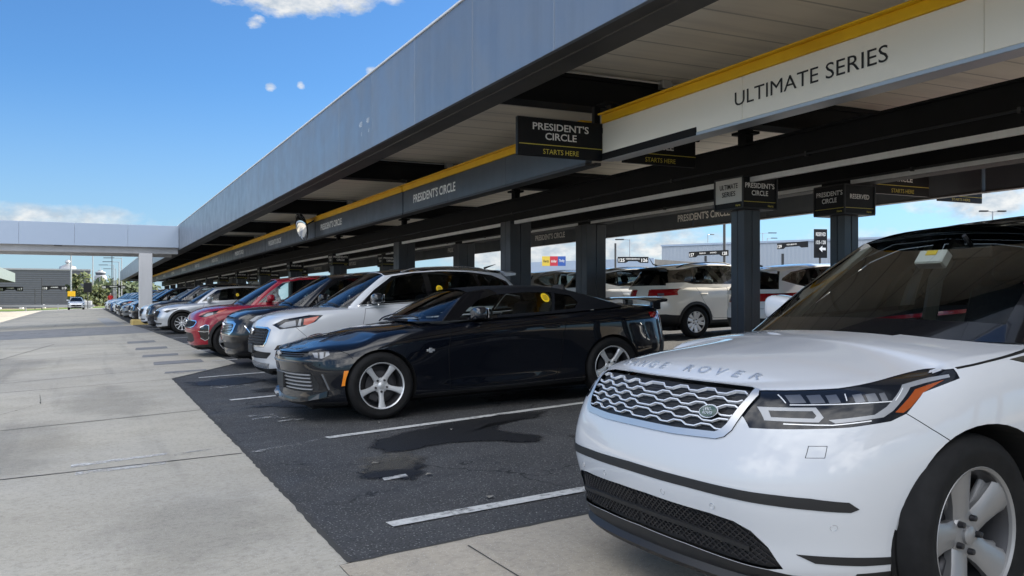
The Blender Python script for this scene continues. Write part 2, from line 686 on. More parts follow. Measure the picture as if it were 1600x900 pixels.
    def parts(s, spec, root, mats):
        """spec: tag -> dict(name, mat, pair, parent, off, solid)"""
        bm = s.bm
        out = {}
        for tag, sp in spec.items():
            if tag not in s.tags:
                continue
            T = s.tags.index(tag)
            fs = [f for f in bm.faces if f[s.lay] == T]
            if not fs:
                continue
            vmap, co, no, pf = {}, [], [], []
            off = sp.get('off', 0)
            for f in fs:
                q = []
                for v in f.verts:
                    if v.index not in vmap or True:
                        key = v
                        if key not in vmap:
                            n = s.nrm(v.co)
                            vmap[key] = len(co)
                            co.append(v.co + n * off)
                            no.append(n)
                    q.append(vmap[v])
                pf.append(q)
            inset = sp.get('lip', 0)
            nb = len(co)
            def make(mir, both):
                C, N, F = [], [], []
                for m in ((1, -1) if both else (mir,)):
                    b = len(C)
                    idx = []
                    for c, n in zip(co, no):
                        C.append((c.x, c.y * m, c.z))
                        N.append((n.x, n.y * m, n.z))
                    for q in pf:
                        F.append([b + k for k in (q if m == 1 else q[::-1])])
                me = bpy.data.meshes.new(sp['name'])
                me.from_pydata(C, [], F)
                me.materials.append(mats[sp['mat']])
                me.polygons.foreach_set('use_smooth', [True] * len(F))
                me.update()
                me.normals_split_custom_set_from_vertices(N)
                o = bpy.data.objects.new(sp['name'], me)
                col.objects.link(o)
                p = sp.get('parent')
                if p is None:
                    o.parent = root
                else:
                    pp = out[p]
                    o.parent = pp[0 if (mir == 1 or len(pp) == 1) else 1]
                return o
            out[tag] = [make(1, False), make(-1, False)] if sp.get('pair') else [make(1, True)]
        return out

def lv(fa, wb, sF, cF, wF, wfa, wm, wra, wR, cR, sR, zF, zC, zM, zRC, zR):
    ra = fa + wb
    return [(sF, 0, zF), (sF + .05 * cF, .42 * wF, zF), (sF + .17 * cF, .72 * wF, lerp(zF, zC, .3)),
            (sF + .45 * cF, .925 * wF, lerp(zF, zC, .65)), (sF + cF, lerp(wF, wfa, .55), zC),
            (fa + .02, wfa, lerp(zC, zM, .4)), (fa + .28 * wb, lerp(wfa, wm, .75), lerp(zC, zM, .8)),
            (fa + .55 * wb, wm, zM), (fa + .8 * wb, lerp(wm, wra, .5), lerp(zM, zRC, .4)),
            (ra, wra, lerp(zM, zRC, .65)), (sR - cR, lerp(wR, wra, .55), zRC),
            (sR - .45 * cR, .925 * wR, lerp(zR, zRC, .65)), (sR - .17 * cR, .72 * wR, lerp(zR, zRC, .3)),
            (sR - .05 * cR, .42 * wR, zR), (sR, 0, zR)]
def cap_rows(ring, zc, ts=(.10, .30, .62, 1.0), pw=2.2):
    rows = []
    for t in ts:
        h = 1 - (1 - t) ** pw
        rows.append([(p[0], p[1] * (1 - t), p[2] + (zc(p[0]) - p[2]) * h) for p in ring])
    return rows
def gring(sW, zW, sA, yA, zA, ym, zm, sD, yD, zD, sR, zR):
    r = [(sW, 0, zW), (lerp(sW, sA, .10), .42 * yA, lerp(zW, zA, .1)), (lerp(sW, sA, .38), .76 * yA, lerp(zW, zA, .4)), (sA, yA, zA)]
    for t in (.06, .2, .38, .56, .74, .88, .96):
        y = yA * (1 - t) * (1 - 2 * t) + 4 * ym * t * (1 - t) + yD * t * (2 * t - 1)
        z = zA * (1 - t) * (1 - 2 * t) + 4 * zm * t * (1 - t) + zD * t * (2 * t - 1)
        r.append((lerp(sA, sD, t), y, z))
    return r + [(sD, yD, zD), (lerp(sR, sD, .38), .76 * yD, lerp(zR, zD, .4)), (lerp(sR, sD, .10), .42 * yD, lerp(zR, zD, .1)), (sR, 0, zR)]
def greenhouse_net(B, T, zc, bulge=.02):
    B, T = np.array(B), np.array(T)
    out = np.zeros_like(B)
    out[4:11, 1] = 1
    out[3, 1] = out[11, 1] = .5
    out[0:4, 0] = -.8
    out[11:, 0] = .8
    out[11:, 2] = .3
    out[0:4, 2] = .5
    rows = [B]
    for t in (.33, .66, .90):
        rows.append(B + (T - B) * t + out * bulge * 4 * t * (1 - t))
    rows.append(T)
    return [list(map(tuple, r)) for r in rows] + cap_rows([tuple(p) for p in T], zc, (.09, .35, 1.0), 2.4)
def shell_strip(sh, mb, pts, view, w, th, lift=0.0, sub=5, mirror=True, closed=False):
    """a moulding of small rectangular section laid along the skin"""
    P = []
    pts = list(pts) + ([pts[0]] if closed else [])
    for a, b in zip(pts[:-1], pts[1:]):
        for k in range(sub):
            t = k / sub
            P.append((lerp(a[0], b[0], t), lerp(a[1], b[1], t)))
    P.append(pts[-1])
    H = [sh.hit(a, b, view) for a, b in P]
    n = len(H)
    for m in ((1, -1) if mirror else (1,)):
        vs, fs = [], []
        for i, (p, nn) in enumerate(H):
            t = (H[min(i + 1, n - 1)][0] - H[max(i - 1, 0)][0])
            if t.length < 1e-9:
                t = Vector((1, 0, 0))
            t.normalize()
            x = nn.cross(t).normalized() * (w / 2)
            for q in (p - x + nn * (lift - .002), p - x * .8 + nn * (lift + th), p + x * .8 + nn * (lift + th), p + x + nn * (lift - .002)):
                vs.append((q.x, q.y * m, q.z))
        for i in range(n - 1):
            for k in range(4):
                fs.append([i * 4 + k, i * 4 + (k + 1) % 4, i * 4 + 4 + (k + 1) % 4, i * 4 + 4 + k])
        fs += [[0, 1, 2, 3], [n * 4 - 4 + k for k in (3, 2, 1, 0)]]
        mb.add(vs, fs)
def shell_text(sh, mb, txt, size, a, b, view, ang=0, width=None, th=.004, xs=1.0, spacing=1.0, flip=False, mirror=False):
    v, f = text_geo(txt, size, xs, spacing)
    if width and v:
        w = max(q[0] for q in v) - min(q[0] for q in v)
        v = [(x * width / w, y) for x, y in v]
    ca, sa = math.cos(ang), math.sin(ang)
    P = []
    for x, y in v:
        x, y = x * ca - y * sa, x * sa + y * ca
        if flip:
            x = -x
        yy = a + x
        p, n = sh.hit(abs(yy) if view in ('front', 'rear') else yy, b + y, view)
        if view in ('front', 'rear') and yy < 0:
            p = Vector((p.x, -p.y, p.z))
            n = Vector((n.x, -n.y, n.z))
        P.append(p + n * th)
    mb.add(P, f)
def disc_on(sh, mb, a, b, view, r, th=.003, n=20, ry=None, mirror=False):
    ring = []
    for k in range(n):
        t = 2 * math.pi * k / n
        p, nn = sh.hit(a + r * math.cos(t), b + (ry or r) * math.sin(t), view)
        ring.append(p + nn * th)
    c, nn = sh.hit(a, b, view)
    for m in ((1, -1) if mirror else (1,)):
        mb.add([(p.x, p.y * m, p.z) for p in ring] + [(c + nn * th)[:] if m == 1 else ((c + nn * th).x, -(c + nn * th).y, (c + nn * th).z)],
               [[k, (k + 1) % n, n] for k in range(n)])

# ---------------------------------------------------------------- wheels
def wheel(root, pos, side, Rt, width, Rr, style, mats, steer=0.0, name='wheel'):
    """hub and barrel > tyre, rim; built facing +Y and turned round for the other side"""
    wmb = MB()
    w2 = width / 2
    # barrel and disc brake behind the spokes
    wmb.smooth = True
    wmb.lathe([(Rr * .93, w2 - .03), (Rr * .88, w2 - .06), (Rr * .86, -w2 * .6), (0.02, -w2 * .6)], 40, 'y')
    wmb.lathe([(.02, w2 * .15), (Rr * .62, w2 * .15), (Rr * .62, w2 * .02), (.02, w2 * .02)], 36, 'y')
    wmb.smooth = False
    a0 = R(150)
    wmb.box((-.055, w2 * -.1, Rr * .42), (.055, w2 * .34, Rr * .74), Matrix.Rotation(a0, 4, 'Y'), .012)
    ob = wmb.build(name, mats['hub'], root, smooth=True)
    ob.location = pos
    ob.rotation_euler = (0, 0, steer if side > 0 else math.pi + steer)
    # tyre
    t = MB()
    t.smooth = True
    h = Rt - Rr
    prof = [(Rr * .955, w2 - .028), (Rr * .995, w2 - .012), (Rr + h * .18, w2 - .006), (Rr + h * .45, w2 + .006), (Rr + h * .62, w2 + .004), (Rr + h * .66, w2 + .001),
            (Rr + h * .82, w2 - .010), (Rr + h * .93, w2 - .026), (Rt - .004, w2 - .042), (Rt, w2 - .06)]
    g = width / 5
    for k in range(1, 4):
        c = w2 - .06 - (width - .12) * k / 4
        prof += [(Rt, c + .006), (Rt - .009, c + .004), (Rt - .009, c - .004), (Rt, c - .006)]
    prof += [(Rt, -w2 + .06), (Rt - .03, -w2 + .02), (Rr + h * .5, -w2), (Rr * .96, -w2 + .02)]
    t.lathe(prof, 64, 'y')
    to = t.build('tyre', mats['rubber'], ob, smooth=True)
    # rim: outer lip and spokes
    r = MB()
    r.smooth = True
    r.lathe([(Rr * .93, w2 - .055), (Rr * .945, w2 - .018), (Rr * .985, w2 - .010), (Rr * 1.0, w2 - .014), (Rr * 1.0, w2 - .03)], 64, 'y')
    def spoke(ang, pts, thick, skew=0, dish=.03):
        """pts: (radius, half width, y) along the spoke"""
        M = Matrix.Rotation(ang, 4, 'Y')
        vs, fs = [], []
        for (rad, hw, yy, sk) in pts:
            for (dx, dy) in ((-hw, -.012), (-hw * .72, .0), (0, .003), (hw * .72, .0), (hw, -.012), (hw * .9, -thick), (-hw * .9, -thick)):
                vs.append(M @ Vector((dx + sk, yy + dy, rad)))
        for i in range(len(pts) - 1):
            for k in range(7):
                fs.append([i * 7 + k, i * 7 + (k + 1) % 7, i * 7 + 7 + (k + 1) % 7, i * 7 + 7 + k])
        fs += [list(range(7))[::-1], [len(pts) * 7 - 7 + k for k in range(7)]]
        r.add(vs, fs)
    yf = w2 - .02
    if style == 'star5':
        for k in range(5):
            a = 2 * math.pi * k / 5 + math.pi
            spoke(a, [(.03, .040, yf - .030, 0), (Rr * .28, .034, yf - .030, 0), (Rr * .45, .026, yf - .024, 0), (Rr * .7, .029, yf - .016, 0), (Rr * .86, .036, yf - .012, 0), (Rr * .955, .050, yf - .010, 0)], .035)
        nl, rl = 5, Rr * .26
    elif style == 'twin5':
        for k in range(5):
            a = 2 * math.pi * k / 5 + .35
            for sg in (-1, 1):
                spoke(a, [(.02, .045, yf - .034, sg * .012), (Rr * .26, .036, yf - .030, sg * .026), (Rr * .5, .040, yf - .022, sg * .046), (Rr * .75, .044, yf - .014, sg * .068), (Rr * .955, .050, yf - .008, sg * .088)], .04)
        nl, rl = 5, Rr * .24
    elif style == 'five_wide':
        for k in range(5):
            a = 2 * math.pi * k / 5 + .16
            spoke(a, [(.02, .058, yf - .040, 0), (Rr * .25, .052, yf - .038, 0), (Rr * .5, .052, yf - .026, .008), (Rr * .75, .062, yf - .014, .016), (Rr * .955, .078, yf - .006, .022)], .045)
            spoke(a + .36, [(Rr * .30, .012, yf - .075, 0), (Rr * .6, .016, yf - .06, 0), (Rr * .955, .03, yf - .045, 0)], .02)
        nl, rl = 5, Rr * .25
    else:
        for k in range(10):
            a = 2 * math.pi * k / 10
            spoke(a, [(.03, .022, yf - .03, 0), (Rr * .3, .019, yf - .028, 0), (Rr * .6, .016, yf - .02, 0), (Rr * .955, .024, yf - .012, 0)], .03)
        nl, rl = 5, Rr * .26
    r.lathe([(.0, yf - .014), (.024, yf - .016), (.034, yf - .022), (.034, yf - .05)], 24, 'y')
    r.lathe([(Rr * .33, yf - .045), (Rr * .30, yf - .036), (.03, yf - .034)], 30, 'y')
    ro = r.build('rim', mats['rim'], ob, smooth=True)
    lug = MB()
    lug.smooth = True
    for k in range(nl):
        a = 2 * math.pi * k / nl + (math.pi / 5 if style in ('star5',) else .16 + .63)
        lug.lathe([(.0, yf - .012), (.011, yf - .014), (.013, yf - .034)], 10, 'y', (rl * math.sin(a), 0, rl * math.cos(a)))
    lug.build('lug_nut', mats['darkmetal'], ob, smooth=True)
    return ob
# ---------------------------------------------------------------- skins of the cars
def make_shell(L, fa, wb, levels, zhood, gb, gt, zroof, nr=4, nc=6, wmargin=.35, breaks=(), bulge=.02, frit=.12):
    sh = Shell(L)
    net = [lv(fa, wb, *a) for a in levels]
    ring = net[-1]
    net = net + cap_rows(ring, zhood)
    nl = len(levels) - 1
    B, T = gring(*gb), gring(*gt)
    xs = [p[0] for p in B]
    ys = [p[1] for p in B]
    def tg(r, c, co):
        sv = L / 2 - co.x
        if r > nl and B[0][0] + .06 < sv < B[-1][0] - .06:
            lim = float(np.interp(sv, xs, ys)) if sv > B[3][0] else float(np.interp(sv, xs[:4], ys[:4]))
            if sv > B[11][0]:
                lim = float(np.interp(-sv, [-x for x in xs[11:]][::-1], ys[11:][::-1]))
            if co.y < lim - .07:
                return None
        return 'paint'
    sh.add_net(net, nr, nc, tg, breaks)
    def tg2(r, c, co):
        if r > 4.0:
            return 'roof'
        if c < 3 - wmargin and frit < r < 3.75:
            return 'windshield'
        if c > 11 + wmargin and .5 < r < 3.6:
            return 'backlight'
        return 'pillar'
    sh.add_net(greenhouse_net(B, T, smooth_pl(*zroof), bulge), nr, nc, tg2)
    sh.freeze()
    return sh

def velar_shell():
    #  sF   cF   wF   wfa  wm   wra  wR   cR  sR    zF   zC   zM   zRC  zR
    lvs = [(.20, .55, .80, .86, .84, .86, .78, .5, 4.64, .21, .24, .25, .30, .32),
           (.07, .58, .86, .93, .90, .92, .85, .5, 4.74, .25, .28, .30, .36, .38),
           (.035, .60, .885, .95, .915, .95, .89, .5, 4.79, .40, .42, .42, .48, .50),
           (.0, .62, .895, .963, .925, .963, .91, .5, 4.80, .56, .57, .56, .62, .62),
           (.015, .62, .89, .965, .945, .965, .90, .5, 4.78, .68, .70, .72, .76, .78),
           (.06, .62, .87, .955, .955, .96, .88, .5, 4.75, .80, .83, .86, .90, .92),
           (.12, .62, .835, .925, .94, .93, .84, .5, 4.70, .895, .93, .98, 1.02, 1.05),
           (.165, .62, .80, .885, .905, .89, .80, .5, 4.66, .935, .972, 1.045, 1.08, 1.11),
           (.235, .62, .755, .84, .87, .86, .77, .5, 4.62, .958, .992, 1.065, 1.10, 1.13)]
    zh = smooth_pl([.235, .275, .33, .45, .8, 1.2, 1.5, 4.4, 4.62], [.958, .985, 1.008, 1.035, 1.08, 1.115, 1.13, 1.13, 1.13])
    gb = (1.13, 1.088, 1.38, .80, 1.065, .885, 1.10, 4.48, .79, 1.13, 4.60, 1.13)
    gt = (2.24, 1.612, 2.05, .605, 1.54, .65, 1.60, 4.14, .58, 1.53, 4.28, 1.585)
    zr = ([2.0, 2.24, 2.5, 2.9, 3.6, 4.3], [1.60, 1.614, 1.645, 1.665, 1.655, 1.585])
    return make_shell(4.80, .89, 2.874, lvs, zh, gb, gt, zr, 5, 8, breaks=(8,), frit=.45)
def camaro_shell():
    lvs = [(.30, .56, .76, .84, .85, .86, .78, .55, 4.62, .14, .16, .19, .21, .26),
           (.13, .55, .87, .915, .90, .93, .86, .55, 4.72, .19, .21, .24, .27, .33),
           (.12, .55, .88, .94, .895, .945, .885, .55, 4.77, .34, .37, .38, .42, .48),
           (.10, .56, .88, .947, .905, .948, .885, .55, 4.784, .52, .54, .55, .58, .62),
           (.085, .575, .86, .94, .922, .948, .87, .55, 4.77, .635, .665, .72, .74, .76),
           (.10, .58, .825, .925, .928, .945, .85, .55, 4.75, .695, .745, .85, .90, .90),
           (.14, .59, .77, .885, .91, .92, .81, .55, 4.72, .735, .80, .93, .985, 1.0),
           (.205, .605, .70, .83, .875, .87, .75, .55, 4.66, .757, .83, .965, 1.025, 1.04)]
    zh = smooth_pl([.205, .5, 1.0, 1.5, 1.7, 3.8, 4.2, 4.66], [.757, .855, .935, .995, 1.01, 1.08, 1.07, 1.045])
    gb = (1.36, .99, 1.64, .79, .985, .865, 1.0, 4.02, .74, 1.045, 4.16, 1.075)
    gt = (2.12, 1.325, 2.10, .555, 1.285, .60, 1.325, 3.36, .55, 1.265, 3.46, 1.29)
    zr = ([2.0, 2.3, 2.7, 3.0, 3.5], [1.325, 1.342, 1.348, 1.342, 1.285])
    return make_shell(4.784, .93, 2.812, lvs, zh, gb, gt, zr, 5, 7, breaks=(4, 7), wmargin=.16)
def suv_shell(L=4.48, hw=.925, H=1.65, fa=.90, wb=2.67, zn=.93, zc=1.08, zb=1.10, nose=0.0, hoodlen=1.12, aw=2.0, nr=4, nc=6, rake=.42):
    k = zn / .93
    def z(v):
        return v if v < .4 else .4 + (v - .4) * (zn - .4) / (.93 - .4)
    w = hw / .925
    base = [(0.320, 0.400, .80, .82, .80, .82, .75, .5, -.14, .20, .23, .24, .28, .30),
            (0.200, 0.400, .855, .885, .86, .885, .82, .5, -.05, .24, .27, .29, .34, .36),
            (0.160, 0.420, .875, .91, .875, .91, .86, .5, -.01, .40, .42, .42, .46, .48),
            (0.120, 0.440, .88, .922, .885, .925, .87, .5, 0.0, .56, .57, .57, .62, .62),
            (0.150, 0.440, .87, .925, .905, .925, .87, .5, -.02, .70, .72, .74, .78, .78),
            (0.190, 0.440, .85, .915, .915, .92, .85, .5, -.05, .81, .85, .89, .92, .92),
            (0.250, 0.440, .81, .88, .90, .90, .82, .5, -.09, .885, .935, .99, 1.03, 1.04),
            (0.330, 0.460, .745, .825, .865, .86, .77, .5, -.13, .93, .985, 1.055, 1.085, 1.10)]
    lvs = []
    for a in base:
        a = list(a)
        for i in (2, 3, 4, 5, 6):
            a[i] *= w
        a[8] = L + a[8]
        for i in (9, 10):
            a[i] = z(a[i])
        if a[11] > .6:
            a[12] += (zb - 1.10)
            a[13] += (zb - 1.10)
            a[11] = .6 + (a[11] - .6) * (zb - .645) / (1.055 - .6)
        lvs.append(tuple(a))
    zh = smooth_pl([.33, .50, .75, hoodlen, hoodlen + .3, L - .3, L - .13], [zn, zn + .065, zn + .105, zc, zc + .02, zb + .03, zb + .03])
    gb = (hoodlen, zc - .015, hoodlen + .32, .78 * w, zc - .045, .868 * w, zb - .035, L - .22, .80 * w, zb - .03, L - .09, zb - .03)
    gt = (aw, H - .05, aw + .03, .565 * w, H - .11, .62 * w, H - .055, L - rake - .15, .56 * w, H - .13, L - rake, H - .075)
    zr = ([aw - .1, aw + .4, aw + 1.0, L - rake - .3, L - rake], [H - .05, H - .01, H, H - .03, H - .075])
    return make_shell(L, fa, wb, lvs, zh, gb, gt, zr, nr, nc, breaks=(7,))
# ---------------------------------------------------------------- ground heights
def g(x, y):
    """height of the lot: it climbs gently to the right and away from the camera"""
    zx = float(np.interp(x, [-400, -8, 17, 600], [-.50, -.32, .68, 1.6]))
    zy = float(np.interp(y, [-50, 2, 10, 35, 120, 2000], [-.1, 0, .036, .186, .40, .6]))
    return zx + zy - .03

# ---------------------------------------------------------------- car materials
def paint_mat(name, c, rough=.42, metal=0.0):
    return mat(name, c, rough, metal, coat=1.0, spec=.12)
M = {}
M['rubber'] = noisy(mat('tyre rubber', (.008, .008, .0085), .8, spec=.25), (.006, .006, .0065), (.012, .012, .0125), 18)
M['hub'] = mat('wheel barrel shade', (.06, .06, .065), .5, .6)  # one even dark grey
M['rim'] = mat('wheel alloy', (.70, .71, .72), .36, .55)
M['rim_grey'] = mat('wheel alloy satin', (.30, .30, .305), .4, .5)
M['darkmetal'] = mat('dark metal', (.05, .05, .055), .4, .7)
M['chrome'] = mat('chrome trim', (.75, .76, .78), .08, 1.0)
M['silver'] = mat('silver trim', (.62, .63, .65), .25, .8)
M['bright'] = mat('bright satin trim', (.80, .81, .83), .3, .35)
M['letter_chrome'] = mat('brushed letter chrome', (.48, .51, .56), .3, .5)
M['frame_chrome'] = mat('satin chrome frame', (.66, .655, .64), .32, .7)
M['black'] = mat('black plastic', (.012, .012, .013), .55)
M['gloss_black'] = mat('gloss black trim', (.006, .006, .007), .12, 0, coat=1)
M['gap'] = mat('panel gap dark', (.004, .004, .004), .9)
M['glass'] = glass_mat('car glass', (.88, .95, .93))
M['glass_dark'] = glass_mat('privacy glass', (.16, .18, .18))
M['lens'] = mat('lamp lens', (.010, .012, .017), .10, 0, coat=.25, spec=.3)
M['lamp_silver'] = mat('lamp reflector', (.16, .17, .19), .30, .7, coat=.2)
M['drl'] = mat('lamp light guide', (.30, .31, .33), .3, .2, coat=.3)
M['amber'] = mat('amber reflector', (.30, .055, .006), .25, 0, coat=.5)
M['marker'] = mat('amber marker', (.85, .25, .01), .3, 0, coat=1)
M['redlens'] = mat('red lens', (.35, .008, .012), .12, 0, coat=1)
M['pinklens'] = mat('orange lens', (.50, .10, .06), .2, 0, coat=.6)
M['interior'] = mat('dark cabin trim', (.018, .018, .02), .75)
M['seat'] = noisy(mat('dark seat cloth', (.02, .02, .022), .85), (.016, .016, .018), (.03, .03, .032), 30)
M['beige'] = mat('light cabin trim', (.22, .21, .185), .7)
M['cloth'] = noisy(mat('soft top cloth', (.007, .008, .011), .95, spec=.15), (.006, .007, .010), (.010, .011, .014), 220)
M['yellow'] = mat('yellow sticker', (.85, .58, .02), .5)
M['ink'] = mat('black lettering', (.01, .01, .01), .6)
M['white_ink'] = mat('white lettering', (.75, .75, .72), .6)
M['green_badge'] = mat('green enamel', (.005, .05, .03), .2, 0, coat=1)
M['white_plastic'] = mat('white plastic', (.7, .7, .68), .4)
M['blue_mirror'] = mat('dark mirror cap', (.012, .014, .02), .25, 0, coat=1)
M['mirror'] = mat('mirror glass', (.8, .82, .84), .02, 1.0)
P_WHITE = paint_mat('white car paint', (.545, .56, .585))
P_WARM = paint_mat('warm white car paint', (.82, .78, .70))
P_SNOW = paint_mat('bright white car paint', (.80, .81, .81))  # white paint lightened to make up for dim light in the back rows
P_NAVY = paint_mat('black blue car paint', (.0018, .0028, .006), .3)
P_BLACK = paint_mat('black car paint', (.005, .005, .006), .3)
P_RED = paint_mat('dark red car paint', (.25, .008, .020), .35, .1)
P_SILVER = paint_mat('silver car paint', (.46, .48, .51), .38, .55)
P_GREY = paint_mat('grey car paint', (.17, .18, .19), .38, .5)
P_BLUE = paint_mat('blue car paint', (.02, .06, .16), .35, .3)
P_ICE = paint_mat('pale silver car paint', (.60, .63, .66), .4, .3)

def car_mats(paint, roof=None, pillar=None, rim='rim', mirrorcap=None):
    d = dict(M)
    d['paint'] = paint
    d['roofpaint'] = roof or paint
    d['pillarpaint'] = pillar or roof or paint
    d['rim'] = M[rim]
    d['mirrorcap'] = mirrorcap or paint
    return d
def ellipsoid(mb, c, r, n=14, p=2.0, M4=None):
    vs, fs = [], []
    m = n // 2
    def sg(v, e):
        return math.copysign(abs(v) ** e, v)
    for i in range(m + 1):
        th = math.pi * i / m - math.pi / 2
        for k in range(n):
            ph = 2 * math.pi * k / n
            e = 2 / p
            q = Vector((r[0] * sg(math.cos(th), e) * sg(math.cos(ph), e), r[1] * sg(math.cos(th), e) * sg(math.sin(ph), e), r[2] * sg(math.sin(th), e)))
            if M4:
                q = M4 @ q
            vs.append((q.x + c[0], q.y + c[1], q.z + c[2]))
    for i in range(m):
        for k in range(n):
            fs.append([i * n + k, i * n + (k + 1) % n, (i + 1) * n + (k + 1) % n, (i + 1) * n + k])
    mb.smooth = True
    mb.add(vs, fs)
    mb.smooth = False

def arch_well(sh, root, mt, c, r, depth=.30, n=36):
    """dark inner liner of a wheel arch"""
    for m in (1, -1):
        mb = MB()
        vs, fs = [], []
        for k in range(n + 1):
            a = math.pi * (-.12 + 1.24 * k / n)
            sx, zz = c[0] + r * math.cos(a), c[1] + r * math.sin(a)
            p, nn = sh.hit(sx, max(zz, .2), 'side')
            y0 = p.y - .004
            vs += [(sh.L / 2 - sx, y0 * m, zz), (sh.L / 2 - sx, (y0 - .03) * m, zz), (sh.L / 2 - sx, (y0 - depth) * m, zz)]
        for k in range(n):
            for j in (0, 1):
                fs.append([k * 3 + j, k * 3 + j + 1, k * 3 + 4 + j, k * 3 + 3 + j])
        b = len(vs)
        fs.append([k * 3 + 2 for k in range(n + 1)])
        mb.add(vs, fs)
        mb.build('wheel_well', mt['gap'], root)
def mirror_pair(root, sh, sx, y, z, mats, cap='mirrorcap', size=1.0):
    for m in (1, -1):
        mb = MB()
        ellipsoid(mb, (0, 0, 0), (.075 * size, .118 * size, .072 * size), 22, 3.6, Matrix.Rotation(R(8 * m), 4, 'X'))
        o = mb.build('wing_mirror', mats[cap], root, smooth=True)
        o.location = (sh.L / 2 - sx, (y + .12 * size) * m, z)
        a = MB()
        a.tube([(0.01, -.10 * m * size, -.035), (.012, -.20 * m * size, -.075)], [.026, .034], 8)
        a.build('mirror_arm', mats['black'], o, smooth=True)
        b = MB()
        b.box((-.092 * size, -.095 * size, -.055 * size), (-.082 * size, .095 * size, .055 * size), None, .008)
        b.build('mirror_glass', mats['mirror'], o)
def cabin(root, sh, s0, s1, zf, zb, hw, mats, wheel_side=1, rear=True, head=1.22, dash=.98, trim='interior'):
    L = sh.L
    X = lambda q: L / 2 - q
    t = MB()
    t.box((X(s1), -hw, zf - .04), (X(s0), hw, zf))
    for m in (1, -1):
        t.box((X(s1), min(m * hw, m * (hw - .03)), zf), (X(s0), max(m * hw, m * (hw - .03)), zb))
    t.box((X(s0) - .02, -hw, zf), (X(s0), hw, zb - .06))
    t.box((X(s1), -hw, zf), (X(s1) + .03, hw, zb))
    t.build('cabin_lining', mats['interior'], root)
    d = MB()
    d.prism([(X(s0 - .22), dash - .02), (X(s0 + .25), dash + .03), (X(s0 + .42), dash - .02), (X(s0 + .44), dash - .30), (X(s0), dash - .35)], -hw + .03, hw - .03, 'y')
    ellipsoid(d, (X(s0 + .36), .37 * wheel_side, dash + .01), (.14, .20, .07), 12)
    d.build('dashboard', mats['interior'], root, smooth=True)
    w = MB()
    c = Vector((X(s0 + .62), .37 * wheel_side, dash - .03))
    Rm = Matrix.Rotation(R(-24), 4, 'Y')
    w.tube([c + Rm @ Vector((0, .185 * math.cos(a), .185 * math.sin(a))) for a in [2 * math.pi * k / 28 for k in range(28)]], .014, 8, closed=True)
    for a in (0, math.pi, -math.pi / 2):
        w.tube([c, c + Rm @ Vector((0, .18 * math.cos(a), .18 * math.sin(a)))], .012, 6)
    ellipsoid(w, c, (.03, .07, .06), 10)
    w.tube([c, c + Vector((.3, 0, -.10))], .03, 8)
    w.build('steering_wheel', mats['black'], root, smooth=True)
    def seat(sx, y, wd, name):
        k = MB()
        k.box((X(sx + .26), y - wd, zf + .16), (X(sx - .27), y + wd, zf + .34), None, .06)
        Rb = Matrix.Translation((X(sx + .26), y, zf + .28)) @ Matrix.Rotation(R(-20), 4, 'Y')
        k.box((-.075, -wd, 0), (.075, wd, .60), Rb, .05)
        o = k.build(name, mats['seat'], root)
        h = MB()
        for yy in ((0,) if wd < .4 else (-.36, .36)):
            h.box((-.05, yy - .135, .63), (.055, yy + .135, .82), Rb, .045)
            for q in (-.05, .05):
                h.tube([Rb @ Vector((0, yy + q, .58)), Rb @ Vector((0, yy + q, .66))], .007, 6)
        h.build('headrest', mats['seat'], o, smooth=True)
    for y in (.37, -.37):
        seat(s0 + 1.10, y, .24, 'seat')
    if rear:
        seat(s0 + 2.0, 0, .62, 'rear_seat')
def std_spec():
    return {
        'paint': dict(name='body', mat='paint'), 'roof': dict(name='roof', mat='roofpaint'), 'pillar': dict(name='pillar_frame', mat='pillarpaint'),
        'windshield': dict(name='windshield', mat='glass', off=-.004), 'backlight': dict(name='rear_window', mat='glass_dark', off=-.004),
        'gap': dict(name='panel_gap', mat='gap', off=-.004), 'door_f': dict(name='door', mat='paint', pair=True), 'door_r': dict(name='door', mat='paint', pair=True),
        'win_f': dict(name='window', mat='glass', pair=True, parent='door_f', off=-.004), 'win_r': dict(name='window', mat='glass_dark', pair=True, parent='door_r', off=-.004),
        'win_q': dict(name='quarter_window', mat='glass_dark', pair=True, off=-.004), 'dlo': dict(name='window_surround', mat='gloss_black', pair=True, off=-.001),
        'valance': dict(name='lower_valance', mat='black'), 'clad': dict(name='wheel_arch_cladding', mat='black', pair=True, off=.010),
        'clad_r': dict(name='wheel_arch_cladding', mat='black', pair=True, off=.010),
        'rocker': dict(name='rocker_panel', mat='black', pair=True), 'intake': dict(name='lower_intake', mat='black', off=-.018),
        'grille': dict(name='grille', mat='black', off=-.015), 'grille_frame': dict(name='grille_frame', mat='chrome', off=.006),
        'lamp': dict(name='headlight', mat='lens', pair=True, off=-.003), 'lamp_in': dict(name='reflector', mat='lamp_silver', pair=True, parent='lamp', off=-.003),
        'drl': dict(name='light_guide', mat='drl', pair=True, parent='lamp', off=-.002), 'amber': dict(name='turn_lens', mat='amber', pair=True, parent='lamp', off=-.002),
        'pink': dict(name='turn_lens', mat='pinklens', pair=True, parent='lamp', off=-.002),
        'marker': dict(name='side_marker', mat='marker', pair=True, off=.003), 'fogpod': dict(name='fog_pocket', mat='gloss_black', pair=True, off=-.008),
        'fog': dict(name='fog_light', mat='lamp_silver', pair=True, parent='fogpod', off=-.006),
        'skid': dict(name='skid_plate', mat='silver', off=.004), 'tail': dict(name='tail_light', mat='redlens', pair=True, off=.004),
        'tail_in': dict(name='reversing_lens', mat='lamp_silver', pair=True, parent='tail', off=.005),
        'strip': dict(name='bumper_strip', mat='black', off=.003), 'vent': dict(name='fender_vent', mat='gloss_black', pair=True, off=.002),
        'hoodvent': dict(name='hood_vent', mat='black', pair=True, off=-.004), 'deckpanel': dict(name='rear_bumper', mat='black'),
    }
